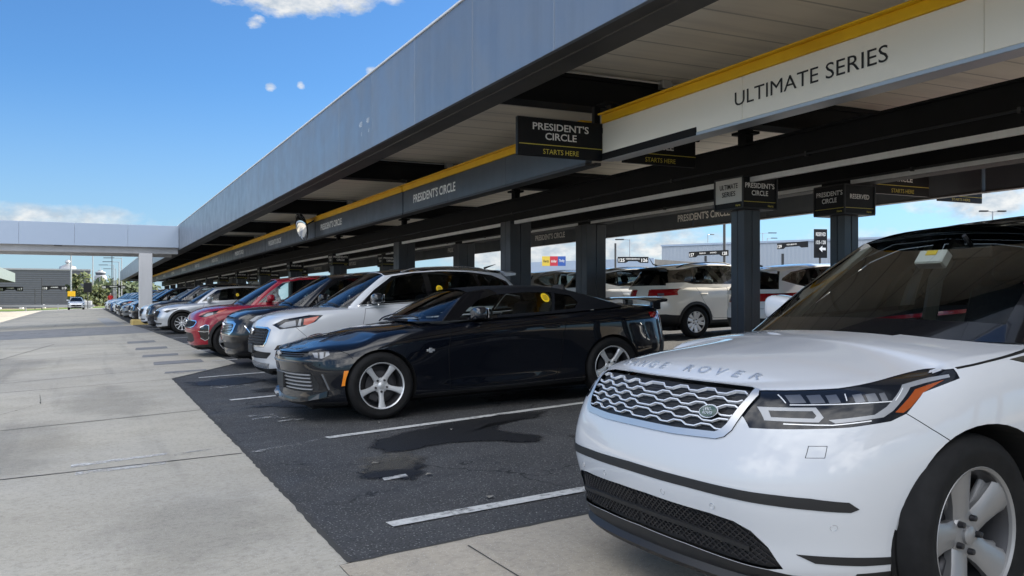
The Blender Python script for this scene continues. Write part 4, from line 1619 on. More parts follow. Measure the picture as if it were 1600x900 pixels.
def build_suv(style, label, paint, roof=None, name='parked_car', mcap=None, handle='paint', stickers=(), rim='rim', detail=True):
    S = STYLES[style]
    sk = dict(S['shell'])
    sh = suv_shell(**sk)
    L = sh.L
    H = sk.get('H', 1.65)
    fa = sk.get('fa', .90) + .02
    ra = fa - .02 + sk.get('wb', 2.67)
    zb = sk.get('zb', 1.10)
    aw = sk.get('aw', 2.0)
    hl = sk.get('hoodlen', 1.12)
    rake = sk.get('rake', .42)
    w = sk.get('hw', .925) / .925
    small = H < 1.5
    Rt = .31 if small else .352
    cz, ar = Rt + .004, Rt + (.03 if small else .035)
    mt = car_mats(paint, roof, None, rim, mcap)
    mt['pillarpaint'] = paint
    root = thing(name, label, 'car')
    cl = .062 if S['clad'] else 0
    for c, k, ct in (((fa, cz), dict(smax=1.7), 'clad'), ((ra, cz), dict(smin=2.6), 'clad_r')):
        if cl:
            sh.cut(sh.circle(c, ar + cl, 40), 'side', ct, ('paint',), .05, **k)
            sh.cut(sh.circle(c, ar, 40), 'side', 'arch', ('paint', ct), .05, **k)
        else:
            sh.cut(sh.circle(c, ar, 40), 'side', 'arch', ('paint',), .05, **k)
    rk = .36 if cl else .30
    sh.cut([(.50, .1), (L - .2, .1), (L - .2, rk + .04), (ra, rk + .02), (fa, rk), (.50, rk - .03)], 'side', 'rocker', ('paint',), .3)
    sh.cut([(0, .1), (.95, .1), (.95, .29), (.6, .26), (0, .255)], 'front', 'valance', ('paint',), .02, smax=.62)
    if S['skid']:
        sh.cut(S['skid'], 'front', 'skid', ('paint',), .05)
    sh.cut(S['intake'], 'front', 'intake', ('paint',), .1)
    sh.cut(S['grille'], 'front', 'grille_frame', ('paint',), .08)
    gi = inset_poly(S['grille'], S['frame'])
    gi = [(max(p[0], 0), p[1]) for p in gi]
    gi[0] = (0, gi[0][1])
    gi[-1] = (0, gi[-1][1])
    sh.cut(gi, 'front', 'grille', ('grille_frame',), .08)
    if S.get('upper'):
        sh.cut(S['upper'], 'front', 'intake', ('paint',), .05)
    sh.cut(S['lamp'], 'side', 'lamp', ('paint',), .04, smax=1.05)
    for q in S['lamp_in']:
        sh.cut(q, 'side', 'lamp_in', ('lamp',), .02)
    if S['pink']:
        sh.cut(S['pink'], 'side', 'pink', ('lamp',), .02)
    for q in S['guide']:
        sh.cut(q, 'side', 'drl', ('lamp',), .02)
    if S['fogpod']:
        sh.cut(S['fogpod'], 'side', 'fogpod', ('paint',), .04)
        if S['fog']:
            sh.cut(S['fog'], 'side', 'fog', ('fogpod',), .04)
    # doors
    ds = hl + .48
    bp = ds + 1.02
    de = ra - .10
    df = [(ds, rk + .05), (bp + .02, rk + .05), (bp + .03, .8), (bp + .02, zb - .03), (ds + .02, zb - .05), (ds - .05, .8)]
    dr = [(bp + .03, rk + .05), (ra - .48, rk + .06), (ra - .36, .60), (ra - .20, .82), (de + .05, zb - .02), (bp + .03, zb - .03), (bp + .04, .8)]
    sh.cut(df, 'side', 'door_f', ('paint',), .2)
    sh.cut(dr, 'side', 'door_r', ('paint',), .2)
    for p in (df, dr):
        sh.seam(p + p[:1], 'side', .006, ('paint', 'door_f', 'door_r'))
    sh.seam([(.60, S['lamp'][-2][1] - .01), (.70, .74), (.78, .66)], 'side', .005)
    # glass line
    A0, A1 = hl + .42, aw + .10
    zt = H - .125
    zr = H - .14
    e = L - rake
    if style == 'boxy':
        sh.cut([(L - rake - .50, zr + .005), (L - rake - .02, zr - .01), (L - .05, zb + .22), (L - .12, zb + .10), (L - rake - .34, zb + .10)], 'side', 'dlo', ('pillar',), .02)
    outer = [(A0, zb + .005), (lerp(A0, A1, .5), lerp(zb, zt, .55)), (A1 + .02, zt), (A1 + .35, zt + .042), (bp + .3, zt + .055), (e - .7, zr + .045), (e - .30, zr - .015),
             (e - .06, zr - .12), (e - .02, zb + .20), (e - .30, zb + .11), (bp + .9, zb + .055), (bp, zb + .025), (A0 + .5, zb + .012)]
    sh.cut(outer, 'side', 'dlo', ('pillar',), .04)
    inn = .026
    sh.cut([(A0 + .16, zb + .035), (lerp(A0, A1, .5) + .08, lerp(zb, zt, .55)), (A1 + .07, zt - .025), (A1 + .36, zt + .018), (bp - .03, zt + .028), (bp - .02, zb + .05)], 'side', 'win_f', ('dlo',), .03)
    q1 = de + .02
    sh.cut([(bp + .07, zb + .055), (bp + .06, zt + .028), (e - .72, zr + .018), (q1 - .06, zr + .0), (q1, zb + .09)], 'side', 'win_r', ('dlo',), .03)
    sh.cut([(q1 + .05, zb + .10), (q1, zr - .006), (e - .32, zr - .04), (e - .10, zr - .13), (e - .07, zb + .21), (e - .30, zb + .135)], 'side', 'win_q', ('dlo',), .03)
    # tail
    zt0 = zb - .11
    sh.cut([(L - .54, zt0 + .11), (L + .1, zt0 + .075), (L + .1, zt0 - .08), (L - .32, zt0 - .05)], 'side', 'tail', ('paint',), .10, smin=L - .7)
    sh.cut([(.44, zt0 + .06), (.80, zt0 + .08), (.84, zt0 - .06), (.52, zt0 - .085)], 'rear', 'tail', ('paint',), .12)
    sh.cut([(.52, zt0 - .012), (.66, zt0 - .012), (.68, zt0 - .060), (.54, zt0 - .066)], 'rear', 'tail_in', ('tail',), .1)
    sh.cut([(0, .1), (.95, .1), (.95, .50), (.74, .55), (0, .55)], 'rear', 'deckpanel', ('paint',), .08)
    sh.seam([(0, zt0 - .20), (.45, zt0 - .20), (.60, zt0 - .10)], 'rear', .006, nmin=.05)
    clean(sh, 'arch')
    sp = std_spec()
    pr = sh.parts(sp, root, mt)
    for c_ in ((fa, cz), (ra, cz)):
        arch_well(sh, root, mt, c_, ar - .002)
    u = MB()
    u.box((-L / 2 + .35, -.62 * w, .17), (L / 2 - .25, .62 * w, .42), None, .05)
    u.build('underbody', mt['gap'], root)
    gz0, gz1 = min(p[1] for p in gi) + .012, max(p[1] for p in gi) - .012
    gy = max(p[0] for p in gi) - .03
    gm = MB()
    if S['gtex'] == 'bars':
        for zz in np.linspace(gz0 + .01, gz1 - .01, 5):
            ym = gy - .06 * abs(zz - (gz0 + gz1) / 2) / (gz1 - gz0) * 2
            shell_strip(sh, gm, [(0, zz), (ym * .6, zz), (ym, zz)], 'front', .016, .014, -.012, 3)
    elif S['gtex'] == 'studs':
        k = 0
        for zz in np.arange(gz0 + .015, gz1, .040):
            k += 1
            for yy in np.arange(.02 + (.03 if k % 2 else 0), gy - .01, .06):
                for m in (1, -1):
                    p, n = sh.hit(yy, zz, 'front')
                    Mx = Matrix.Translation((p.x - .004, p.y * m, p.z)) @ Matrix.Rotation(R(45), 4, 'X')
                    gm.box((-.004, -.012, -.012), (.006, .012, .012), Mx, .002)
    else:
        for zz in np.linspace(gz0, gz1, 8):
            shell_strip(sh, gm, [(0, zz), (gy * .5, zz), (gy - .04, zz)], 'front', .005, .008, -.010, 2)
        for yy in np.arange(.03, gy - .03, .06):
            shell_strip(sh, gm, [(yy, gz0), (yy, gz1)], 'front', .005, .008, -.010, 2)
    gm.build('grille_bar' if S['gtex'] == 'bars' else 'grille_mesh', mt['chrome' if S['gtex'] == 'bars' else 'darkmetal' if S['gtex'] == 'studs' else 'darkmetal'], pr['grille'][0])
    if style == 'chrome_bar':
        t = MB()
        for m in (1, -1):
            pass
        shell_strip(sh, t, [(.40, .76), (.50, .60), (.62, .66)], 'side', .02, .012, 0, 4)
        shell_strip(sh, t, [(.46, .44), (.60, .455), (.72, .50)], 'side', .018, .010, 0, 4)
        t.build('fog_trim', mt['chrome'], root)
    if style == 'tiger':
        t = MB()
        shell_strip(sh, t, [(.30, .56), (.40, .545), (.50, .55)], 'side', .02, .012, -.004, 3)
        shell_strip(sh, t, [(.335, .64), (.44, .69), (.50, .675), (.49, .40), (.42, .365), (.34, .42)], 'side', .014, .010, 0, 3)
        t.build('fog_trim', mt['chrome'], root)
        shell_strip(sh, gm, [(0, .72)], 'front', .01, .01) if False else None
    if style == 'crossover':
        t = MB()
        shell_strip(sh, t, [(0, .455), (.50, .475), (.62, .56), (.67, .70)], 'front', .022, .012, 0, 4)
        t.build('grille_wing', mt['chrome'], root)
    if style == 'cascade':
        t = MB()
        shell_strip(sh, t, [(ds - .2, zb - .012), (bp, zb + .012), (e - .7, zb + .052)], 'side', .014, .006, 0, 8)
        t.build('window_trim', mt['chrome'], root)
        k = MB()
        p, nn = sh.hit(0, .54, 'front')
        k.box((p.x - .01, -.17, .475), (p.x + .02, .17, .605), None, .006)
        k.build('plate_bracket', mt['black'], root)
    bd = MB()
    p, nn = sh.hit(0.0, (gi[0][1] + gi[-1][1]) / 2, 'front')
    bd.lathe([(.0, .012), (.05, .010), (.058, 0), (.058, -.015)], 24, 'x', (p.x, 0, lerp(gi[-1][1], gi[0][1], .8)))
    bd.build('badge', mt['chrome'], root, smooth=True)
    # rear spoiler, roof rails, aerial
    sp_ = MB()
    vs, fs = [], []
    n = 11
    for i in range(n):
        y = lerp(-.56 * w, .56 * w, i / (n - 1))
        d = .05 * (abs(y) / (.56 * w)) ** 3
        for sx, zz in ((L - rake - .03, H - .066 - d), (L - rake + .16, H - .085 - d), (L - rake + .15, H - .115 - d), (L - rake - .02, H - .13 - d)):
            vs.append((L / 2 - sx, y, zz))
    for i in range(n - 1):
        fs += [[i * 4 + k, i * 4 + (k + 1) % 4, i * 4 + 4 + (k + 1) % 4, i * 4 + 4 + k] for k in range(4)]
    fs += [[0, 1, 2, 3], [len(vs) - 1 - k for k in range(4)]]
    sp_.add(vs, fs)
    sp_.build('roof_spoiler', mt['black' if style == 'boxy' else 'paint'], root, smooth=True)
    if not small and style != 'crossover':
        rr = MB()
        for m in (1, -1):
            pts = []
            for k in range(9):
                s_ = lerp(aw + .28, L - rake - .30, k / 8)
                pz, nn = sh.hit(s_, .55 * w, 'top')
                pts.append((L / 2 - s_, .55 * w * m, pz.z + (.035 if 0 < k < 8 else .004)))
            rr.tube(pts, .014, 6)
        rr.build('roof_rail', mt['black' if style == 'boxy' else 'silver'], root, smooth=True)
    an = MB()
    an.tube([(-L / 2 + rake + .15, 0, H - .03), (-L / 2 + rake + .05, 0, H + .0), (-L / 2 + rake - .06, 0, H + .16 if style == 'boxy' else H + .03)], [.02, .012, .003], 6)
    an.build('aerial', mt['black'], root, smooth=True)
    handles(pr, sh, [('door_f', bp - .12, .90 * zb / 1.1), ('door_r', de - .12, .93 * zb / 1.1)], mt, handle)
    mirror_pair(root, sh, ds + .17, .82 * w, zb + .09, mt, 'mirrorcap', 1.0)
    wipers(root, sh, hl + .06, mt)
    cabin(root, sh, hl + .30, e - .15, .38, zb - .10, .74 * w, mt, 1, True, dash=zb - .14)
    for q in stickers:
        sticker(root, sh, q[0], q[1], mt, q[2] if len(q) > 2 else 1)
    # rear plate
    pz, nn = sh.hit(0, zt0 - .14, 'rear')
    pm = MB()
    pm.box((pz.x - .012, -.16, zt0 - .215), (pz.x + .02, .16, zt0 - .06), None, .004)
    pm.build('licence_plate', mt['white_plastic'], root)
    br = .235 if not small else .20
    for sgn in (1, -1):
        wheel(root, (L / 2 - fa, (.80 * w) * sgn, Rt), sgn, Rt, .225, br, S['wheel'], mt, 0)
        wheel(root, (L / 2 - ra, (.80 * w) * sgn, Rt), sgn, Rt, .225, br, S['wheel'], mt, 0)
    sh.bm.free()
    return root, L

def tree_of(root):
    out = [root]
    for o in out:
        out += list(o.children)
    return out
def dup(root, label, paint=None, old=None, group=None, name=None):
    """a copy of a car with copies of its parts; another paint goes in by object slot"""
    def rec(o, parent):
        c = o.copy()
        if name and parent is None:
            c.name = name
        col.objects.link(c)
        c.parent = parent
        if paint and o.type == 'MESH':
            for i, sl in enumerate(c.material_slots):
                if sl.material == old:
                    sl.link = 'OBJECT'
                    sl.material = paint
        for ch in o.children:
            rec(ch, c)
        return c
    c = rec(root, None)
    c['label'] = label
    if group:
        c['group'] = group
    return c
# ================================================================ setting: lot, lane, canopy
def ramp_mat(name, stops, scale, detail=6, rough=.85, bump=.3, bscale=120, speck=None, stretch=(1, 1, 1), big=None):
    m = mat(name, (.3, .3, .3), rough, spec=.3)
    t = NT(m)
    c = t.ramp(t.noise(scale, detail, .62, stretch), stops)
    if big:
        c = t.mix(t.ramp(t.noise(big[0], 5, .6), [(.38, 0), (.68, 1)]), c, big[1], 'MULTIPLY')
    if speck:
        c = t.mix(t.ramp(t.voro(speck[0]), [(speck[1], 1), (speck[1] + .08, 0)]), c, speck[2])
    t.color(c)
    if bump:
        h = t.mix(.5, t.noise(bscale, 4, .7), t.voro(bscale * .8))
        t.bump(h, bump, .012)
    return m
def asphalt_mat():
    m = mat('asphalt', (.05, .05, .05), .82, spec=.35)
    t = NT(m)
    c = t.ramp(t.noise(1.1, 8, .62), [(.28, (.046, .046, .0465)), (.5, (.064, .064, .065)), (.75, (.090, .090, .090))])
    c = t.mix(t.ramp(t.voro(46), [(.13, 1), (.27, 0)]), c, (.30, .30, .29))
    c = t.mix(t.ramp(t.noise(70, 4, .7), [(.36, 1), (.52, 0)]), c, (.024, .024, .025))
    # fine cracks: edges of big warped cells, only where a second noise lets them
    wv = t.n('ShaderNodeVectorMath', operation='ADD')
    nn = t.n('ShaderNodeTexNoise')
    nn.inputs['Scale'].default_value = 2.2
    nn.inputs['Detail'].default_value = 6
    t.l(t.coord(), nn.inputs['Vector'])
    t.l(t.coord(), wv.inputs[0])
    t.l(nn.outputs['Color'], wv.inputs[1])
    v = t.n('ShaderNodeTexVoronoi', feature='DISTANCE_TO_EDGE')
    v.inputs['Scale'].default_value = .62
    t.l(wv.outputs[0], v.inputs['Vector'])
    crack = t.math('MULTIPLY', t.ramp(v.outputs['Distance'], [(.003, 1), (.011, 0)]), t.ramp(t.noise(.8, 3), [(.46, 0), (.54, 1)]))
    c = t.mix(crack, c, (.014, .014, .015))
    t.color(c)
    t.rough(t.ramp(t.noise(2.0, 4), [(.3, .7), (.7, .92)]))
    t.bump(t.mix(.5, t.noise(120, 3, .7), t.voro(60)), .6, .012)
    return m
def concrete_mat(name, tone=1.0, warm=1.0):
    m = mat(name, (.3, .3, .3), .9, spec=.25)
    t = NT(m)
    k = tone
    c = t.ramp(t.noise(.9, 9, .66), [(.25, (.39 * k * warm, .356 * k, .288 * k / warm)), (.5, (.48 * k * warm, .443 * k, .366 * k / warm)), (.78, (.56 * k * warm, .522 * k, .445 * k / warm))])
    c = t.mix(t.ramp(t.noise(.22, 5, .6), [(.36, 0), (.7, .55)]), c, (.26, .252, .235))
    c = t.mix(t.ramp(t.noise(26, 6, .8), [(.34, .6), (.52, 0)]), c, (.24, .222, .19))
    c = t.mix(t.ramp(t.voro(70), [(.08, .8), (.22, 0)]), c, (.66, .64, .59))
    c = t.mix(t.ramp(t.noise(.7, 4, .5, (5, .25, 1)), [(.55, 0), (.8, .35)]), c, (.13, .127, .12))
    t.color(c)
    t.bump(t.mix(.5, t.noise(90, 5, .75), t.noise(28, 4)), .22, .01)
    return m
def worn_paint(name, c, thr=.5, scale=14, soft=.12):
    m = mat(name, c, .7, spec=.3)
    t = NT(m)
    a = t.ramp(t.mix(.35, t.noise(scale, 7, .72), t.noise(scale * .22, 3)), [(thr - soft, 0), (thr + soft, 1)])
    t.color(t.ramp(t.noise(30, 4), [(.3, tuple(q * .75 for q in c)), (.7, c)]))
    t.l(a, t.b.inputs['Alpha'])
    return m
def panel_mat(name, c, rough=.42, metal=.0, var=.12, streak=True):
    """painted metal sheet: faint vertical weathering and a shift from panel to panel"""
    m = mat(name, c, rough, metal, spec=.5)
    t = NT(m)
    oi = t.n('ShaderNodeObjectInfo')
    base = t.ramp(oi.outputs['Random'], [(0, tuple(q * (1 - var) for q in c)), (1, tuple(min(1, q * (1 + var)) for q in c))])
    if streak:
        s_ = t.ramp(t.noise(3.2, 6, .62, (1, 1.6, .12)), [(.42, 0), (.8, .36)])
        base = t.mix(s_, base, tuple(q * .62 for q in c))
        s2 = t.ramp(t.noise(1.3, 6, .6, (1, 3.0, .05)), [(.55, 0), (.75, .3)])
        base = t.mix(s2, base, tuple(min(1, q * 1.25) for q in c))
    t.color(base)
    t.rough(t.ramp(t.noise(2, 4), [(.3, rough * .8), (.7, rough * 1.3)]))
    t.bump(t.noise(1.1, 2, .4), .12, .02)
    return m
T = {}
T['asphalt'] = asphalt_mat()
T['concrete'] = concrete_mat('lane concrete')
T['concrete2'] = concrete_mat('apron concrete', .92, 1.07)
T['patch'] = ramp_mat('dark asphalt patch', [(.3, (.17, .172, .175)), (.7, (.25, .25, .25))], 3, bump=.4)
T['lightpatch'] = ramp_mat('light concrete patch', [(.3, (.30, .30, .295)), (.7, (.40, .40, .39))], 4)
T['joint'] = mat('sealed joint', (.05, .048, .044), .9)
def stain_mat(name, c, rough=.55, scale=3.5, top=.9):
    m = mat(name, c, rough, spec=.3)
    t = NT(m)
    at_ = t.n('ShaderNodeAttribute', attribute_name='fade')
    q = t.math('ADD', t.math('MULTIPLY', t.noise(scale, 8, .68), 1.1), t.math('MULTIPLY', at_.outputs['Fac'], .55))
    a = t.ramp(q, [(.60, 0), (.86 if top > .5 else 1.0, top)])
    t.color(t.ramp(t.noise(40, 4, .7), [(.3, tuple(v * .6 for v in c)), (.7, tuple(v * 1.5 for v in c))]))
    t.l(a, t.b.inputs['Alpha'])
    t.bump(t.noise(180, 3, .7), .4, .008)
    return m
T['line'] = worn_paint('worn white line paint', (.62, .62, .60), .40, 22, .10)
T['line2'] = worn_paint('faded lane paint', (.66, .66, .65), .50, 16, .10)
T['line3'] = worn_paint('nearly gone paint', (.42, .42, .41), .56, 12, .08)
T['stain'] = stain_mat('oil stain', (.016, .016, .017))
T['tanstain'] = stain_mat('sand stain', (.13, .12, .10), .9, 6, .45)
T['drip'] = stain_mat('faint grey stain', (.20, .195, .185), .85, 2.2, .16)
T['grass'] = ramp_mat('grass', [(.3, (.05, .10, .015)), (.7, (.14, .19, .04))], 2.5, bump=.6, bscale=20)
T['soil'] = ramp_mat('dry verge', [(.3, (.22, .19, .12)), (.7, (.36, .31, .20))], .8)
T['fascia'] = panel_mat('grey fascia panel', (.195, .225, .265), .36, .35, .06)
T['fascia2'] = panel_mat('pale fascia panel', (.36, .43, .53), .45, .1, .04, False)
T['coping'] = mat('white coping', (.7, .71, .72), .4)
T['return'] = noisy(mat('dark brown soffit trim', (.06, .056, .053), .45), (.042, .04, .039), (.085, .079, .074), 1.2)
T['beam'] = noisy(mat('black steel', (.010, .0105, .012), .65, spec=.2), (.006, .0065, .0075), (.011, .0115, .0125), 1.5)
T['column'] = panel_mat('charcoal column cladding', (.055, .06, .068), .42, .1, .1)
T['whitecol'] = panel_mat('pale grey column', (.55, .555, .57), .5, 0, .02)
T['flange'] = panel_mat('white painted flange', (.84, .85, .83), .5, 0, .04)  # white that stands for light between the beams
T['fascia3'] = panel_mat('sunlit pale fascia', (.15, .18, .17), .5, 0, .04, False)  # pale fascia colour darkened to hold down the sunlight on it
def soffit_mat():
    m = mat('white soffit panel', (.6, .57, .5), .6, spec=.3)
    t = NT(m)
    c = t.ramp(t.noise(.35, 5, .6), [(.3, (.86, .79, .66)), (.7, (.93, .87, .745))])
    c = t.mix(t.ramp(t.noise(1.4, 5, .6, (.2, 2.5, 1)), [(.46, 0), (.8, .5)]), c, (.50, .46, .40))
    wv = t.n('ShaderNodeTexWave', wave_type='BANDS', bands_direction='Y')
    wv.inputs['Scale'].default_value = .52
    t.l(t.tc.outputs['Object'], wv.inputs['Vector'])
    ln = t.ramp(wv.outputs['Fac'], [(.0, 1), (.012, 0)])
    c = t.mix(ln, c, (.50, .46, .39))
    t.color(c)
    t.bump(t.noise(.9, 3), .25, .03)
    return m
T['soffit'] = soffit_mat()
T['yellow'] = noisy(mat('yellow rail paint', (.75, .45, .01), .42), (.72, .40, .006), (.86, .52, .012), 2.0)
T['cream'] = panel_mat('cream sign board', (.87, .82, .71), .5, 0, .03, False)
T['slate'] = panel_mat('slate sign board', (.085, .098, .115), .36, .3, .08)
T['signblack'] = mat('black sign face', (.010, .011, .013), .55, spec=.25)
T['signgrey'] = mat('light grey sign face', (.62, .61, .57), .5)
T['alu'] = mat('brushed aluminium', (.55, .56, .57), .35, .7)
T['letter'] = mat('pale sign lettering', (.85, .84, .81), .5)
T['yletter'] = mat('yellow sign lettering', (.72, .60, .08), .5)
T['kerb'] = noisy(mat('yellow kerb block', (.5, .36, .12), .8), (.38, .28, .10), (.56, .42, .16), 5)
T['bldg'] = panel_mat('dark ribbed cladding', (.085, .095, .11), .6, 0, .02, False)
def rib(m, scale, axis='Z'):
    t = NT(m)
    wv = t.n('ShaderNodeTexWave', wave_type='BANDS', bands_direction=axis)
    wv.inputs['Scale'].default_value = scale
    t.l(t.tc.outputs['Object'], wv.inputs['Vector'])
    t.bump(wv.outputs['Fac'], .6, .05)
    return m
rib(T['bldg'], .9)
T['bldg2'] = rib(panel_mat('pale ribbed cladding', (.36, .40, .45), .6, 0, .02, False), 1.2, 'X')
T['steel'] = mat('galvanised steel', (.36, .37, .38), .45, .6)
T['postdark'] = mat('dark post', (.03, .032, .035), .5)

def sheet(name, poly, off, m, jitter=0.0, seg=.25, kind='structure', holes=None, parent=None):
    """a surface laid on the lot, following its slopes"""
    pts = []
    n = len(poly)
    for i in range(n):
        a, b = Vector(poly[i]), Vector(poly[(i + 1) % n])
        k = max(1, int((b - a).length / seg)) if jitter else 1
        for q in range(k):
            p = a.lerp(b, q / k)
            if jitter and q:
                p = p + Vector((rnd.uniform(-jitter, jitter), rnd.uniform(-jitter, jitter)))
            pts.append(p)
    bm = bmesh.new()
    vs = [bm.verts.new((p.x, p.y, 0)) for p in pts]
    f = bm.faces.new(vs)
    bmesh.ops.triangulate(bm, faces=bm.faces[:])
    for co, no in [((0, y, 0), (0, 1, 0)) for y in (2, 10, 35, 120)] + [((x, 0, 0), (1, 0, 0)) for x in (-8, 17)]:
        bmesh.ops.bisect_plane(bm, geom=bm.faces[:] + bm.edges[:] + bm.verts[:], dist=1e-5, plane_co=co, plane_no=no)
    for v in bm.verts:
        v.co.z = g(v.co.x, v.co.y) + off
    bm.normal_update()
    for f in bm.faces:
        if f.normal.z < 0:
            f.normal_flip()
    me = bpy.data.meshes.new(name)
    bm.to_mesh(me)
    bm.free()
    me.materials.append(m)
    o = bpy.data.objects.new(name, me)
    col.objects.link(o)
    if kind:
        o['kind'] = kind
    if parent:
        o.parent = parent
    return o
def soft_sheet(name, poly, off, m, grow=.12):
    """a stain: its rim fades out"""
    outer = inset_poly(poly, -grow)
    inner = inset_poly(poly, grow * .6)
    c = Vector((sum(p[0] for p in poly) / len(poly), sum(p[1] for p in poly) / len(poly)))
    n = len(poly)
    vs = [(p[0], p[1], g(p[0], p[1]) + off) for p in outer + list(poly) + inner] + [(c.x, c.y, g(c.x, c.y) + off)]
    fs = []
    for i in range(n):
        j = (i + 1) % n
        fs += [(i, j, n + j, n + i), (n + i, n + j, 2 * n + j, 2 * n + i), (2 * n + i, 2 * n + j, 3 * n)]
    me = bpy.data.meshes.new(name)
    me.from_pydata(vs, [], fs)
    at_ = me.attributes.new('fade', 'FLOAT', 'POINT')
    at_.data.foreach_set('value', [0.0] * n + [.6] * n + [1.0] * (n + 1))
    me.materials.append(m)
    o = bpy.data.objects.new(name, me)
    col.objects.link(o)
    o['kind'] = 'structure'
    return o
def stripe(a, b, w):
    a, b = Vector(a), Vector(b)
    d = (b - a).normalized()
    n = Vector((-d.y, d.x)) * w / 2
    return [a + n, b + n, b - n, a - n]

# ground: one sheet out to the horizon
gm_ = MB()
xs = [-3000, -400, -8, 17, 600, 3500]
ys = [-300, -50, 2, 10, 35, 120, 2000, 4500]
gm_.add([(x, y, g(x, y)) for y in ys for x in xs], [(j * 6 + i, j * 6 + i + 1, j * 6 + 7 + i, j * 6 + 6 + i) for j in range(7) for i in range(5)])
structure(gm_.build('ground', T['asphalt']))
sheet('concrete_lane', [(-9.5, -14), (1.15, -14), (1.15, 4.40), (1.21, 4.42), (1.25, 8), (1.30, 15.4), (2.63, 17.63), (2.35, 30), (2.0, 42), (2.0, 116.5), (-9.5, 116.5)], .004, T['concrete'], .008, .10)
sheet('concrete_lane', [(18.2, -14), (27.5, -14), (27.5, 116.5), (18.2, 116.5)], .004, T['concrete'])
sheet('concrete_apron', [(1.153, -14), (17, -14), (17, 5.3), (2.78, 4.60), (1.153, 4.40)], .0045, T['concrete2'], .010)
sheet('far_drive', [(-60, 116.6), (3.4, 116.6), (3.4, 123), (-60, 123)], .006, T['lightpatch'])
sheet('side_lot', [(-60, 14), (-9.6, 14), (-9.6, 116.4), (-60, 116.4)], .004, T['concrete2'])
for k, (a, b) in enumerate([((-9.4, 7.87), (1.22, 7.88)), ((-9.4, 9.6), (1.25, 11.08)), ((-9.4, 14.4), (1.29, 15.29)), ((-9.4, 13.9), (1.15, 17.46)), ((-9.4, 22.0), (2.4, 22.6)), ((-9.4, 27.4), (2.3, 27.8)),
                            ((-2.4, 18.6), (-.75, 29.0)), ((-4.6, 4), (-3.2, 29)), ((1.83, 4.36), (1.95, -2)), ((1.155, 4.2), (1.155, -10)), ((-9.4, 3.2), (1.15, 3.3)), ((1.9, 1.0), (17, 1.4))]):
    sheet('pavement_joint', stripe(a, b, .022 if b[1] > 4.4 else .010), .008, T['joint'], .003, .3)
sheet('asphalt_band', [(-9.4, 33.5), (2.25, 33.8), (2.02, 42.6), (-9.4, 43.2)], .008, T['patch'], .02)
sheet('light_patch', [(.75, 61), (1.35, 61), (1.75, 44), (.95, 44)], .008, T['lightpatch'])
for y, x0, x1, d in ((16.6, 1.25, 1.95, .35), (18.9, 1.22, 2.15, .85), (21.3, 1.15, 1.9, .75), (24.2, 1.15, 1.9, 1.0), (27.6, 1.1, 1.85, 1.2)):
    sheet('asphalt_patch', [(x0, y - d / 2), (x1, y - d / 2 + .03), (x1 + .03, y + d / 2), (x0 + .05, y + d / 2)], .008, T['patch'], .01, .2)
# worn arrows and smears on the band
for x, y in ((-2.6, 37.5), (-1.6, 38.5), (-.4, 37.2), (.7, 39.5)):
    sheet('worn_marking', [(x - .3, y - .5), (x + .3, y - .3), (x + .35, y + .6), (x - .2, y + .5)], .012, T['line3'])
# bay lines
lines = [((1.60, 4.99), (6.4, 5.45)), ((2.03, 8.20), (6.8, 9.0))] + [((1.68 + (.6 if y > 16 else 0), y), (7.0, y + .55)) for y in [11.8 + 3.4 * k for k in range(31)]]
for k, (a, b) in enumerate(lines):
    sheet('bay_line', stripe(a, b, .115), .008, T['line'])
sheet('faded_bay_line', stripe((1.32, 7.87), (2.0, 8.15), .09), .0085, T['line3'])
sheet('lane_marking', [(-.09, 8.07), (.64, 8.20), (.66, 8.30), (-.09, 8.22)], .009, T['line2'])
sheet('lane_marking', [(-.06, 7.70), (.60, 7.76), (.62, 7.87), (-.05, 7.84)], .009, T['line2'])
sheet('lane_marking', [(.70, 8.10), (1.20, 8.22), (1.20, 8.30), (.70, 8.22)], .009, T['line3'])
for x, y in ((1.72, 13.4), (2.02, 13.25), (1.75, 9.9), (1.95, 9.55), (1.5, 16.2)):
    for q in (0, .24):
        sheet('worn_bay_number', [(x - .12, y + q - .07), (x + .16, y + q - .04), (x + .17, y + q + .08), (x - .10, y + q + .06)], .009, T['line3'])
def px_poly(pts):
    return pts
soft_sheet('oil_stain', [(2.25, 7.45), (2.42, 7.75), (2.75, 8.02), (3.3, 8.22), (3.95, 8.42), (4.3, 8.35), (4.1, 8.1), (3.62, 7.95), (3.45, 7.6), (3.62, 7.1), (3.5, 6.92), (3.25, 7.15), (2.9, 7.32), (2.55, 7.22), (2.3, 7.2)], .0085, T['stain'], .10)
soft_sheet('oil_stain', [(1.85, 6.35), (2.0, 6.7), (2.28, 6.8), (2.3, 6.45), (2.1, 6.15)], .0085, T['stain'], .10)
soft_sheet('sand_stain', [(1.92, 6.5), (2.05, 7.0), (2.4, 7.05), (2.4, 6.7), (2.2, 6.45)], .0092, T['tanstain'], .10)
soft_sheet('sand_stain', [(4.6, 7.6), (5.2, 8.4), (7, 8.6), (7, 7.4), (5.4, 7.2)], .0092, T['tanstain'], .10)
sheet('worn_marking', [(1.93, 6.13), (2.12, 6.17), (2.13, 6.26), (1.94, 6.22)], .009, T['line2'])
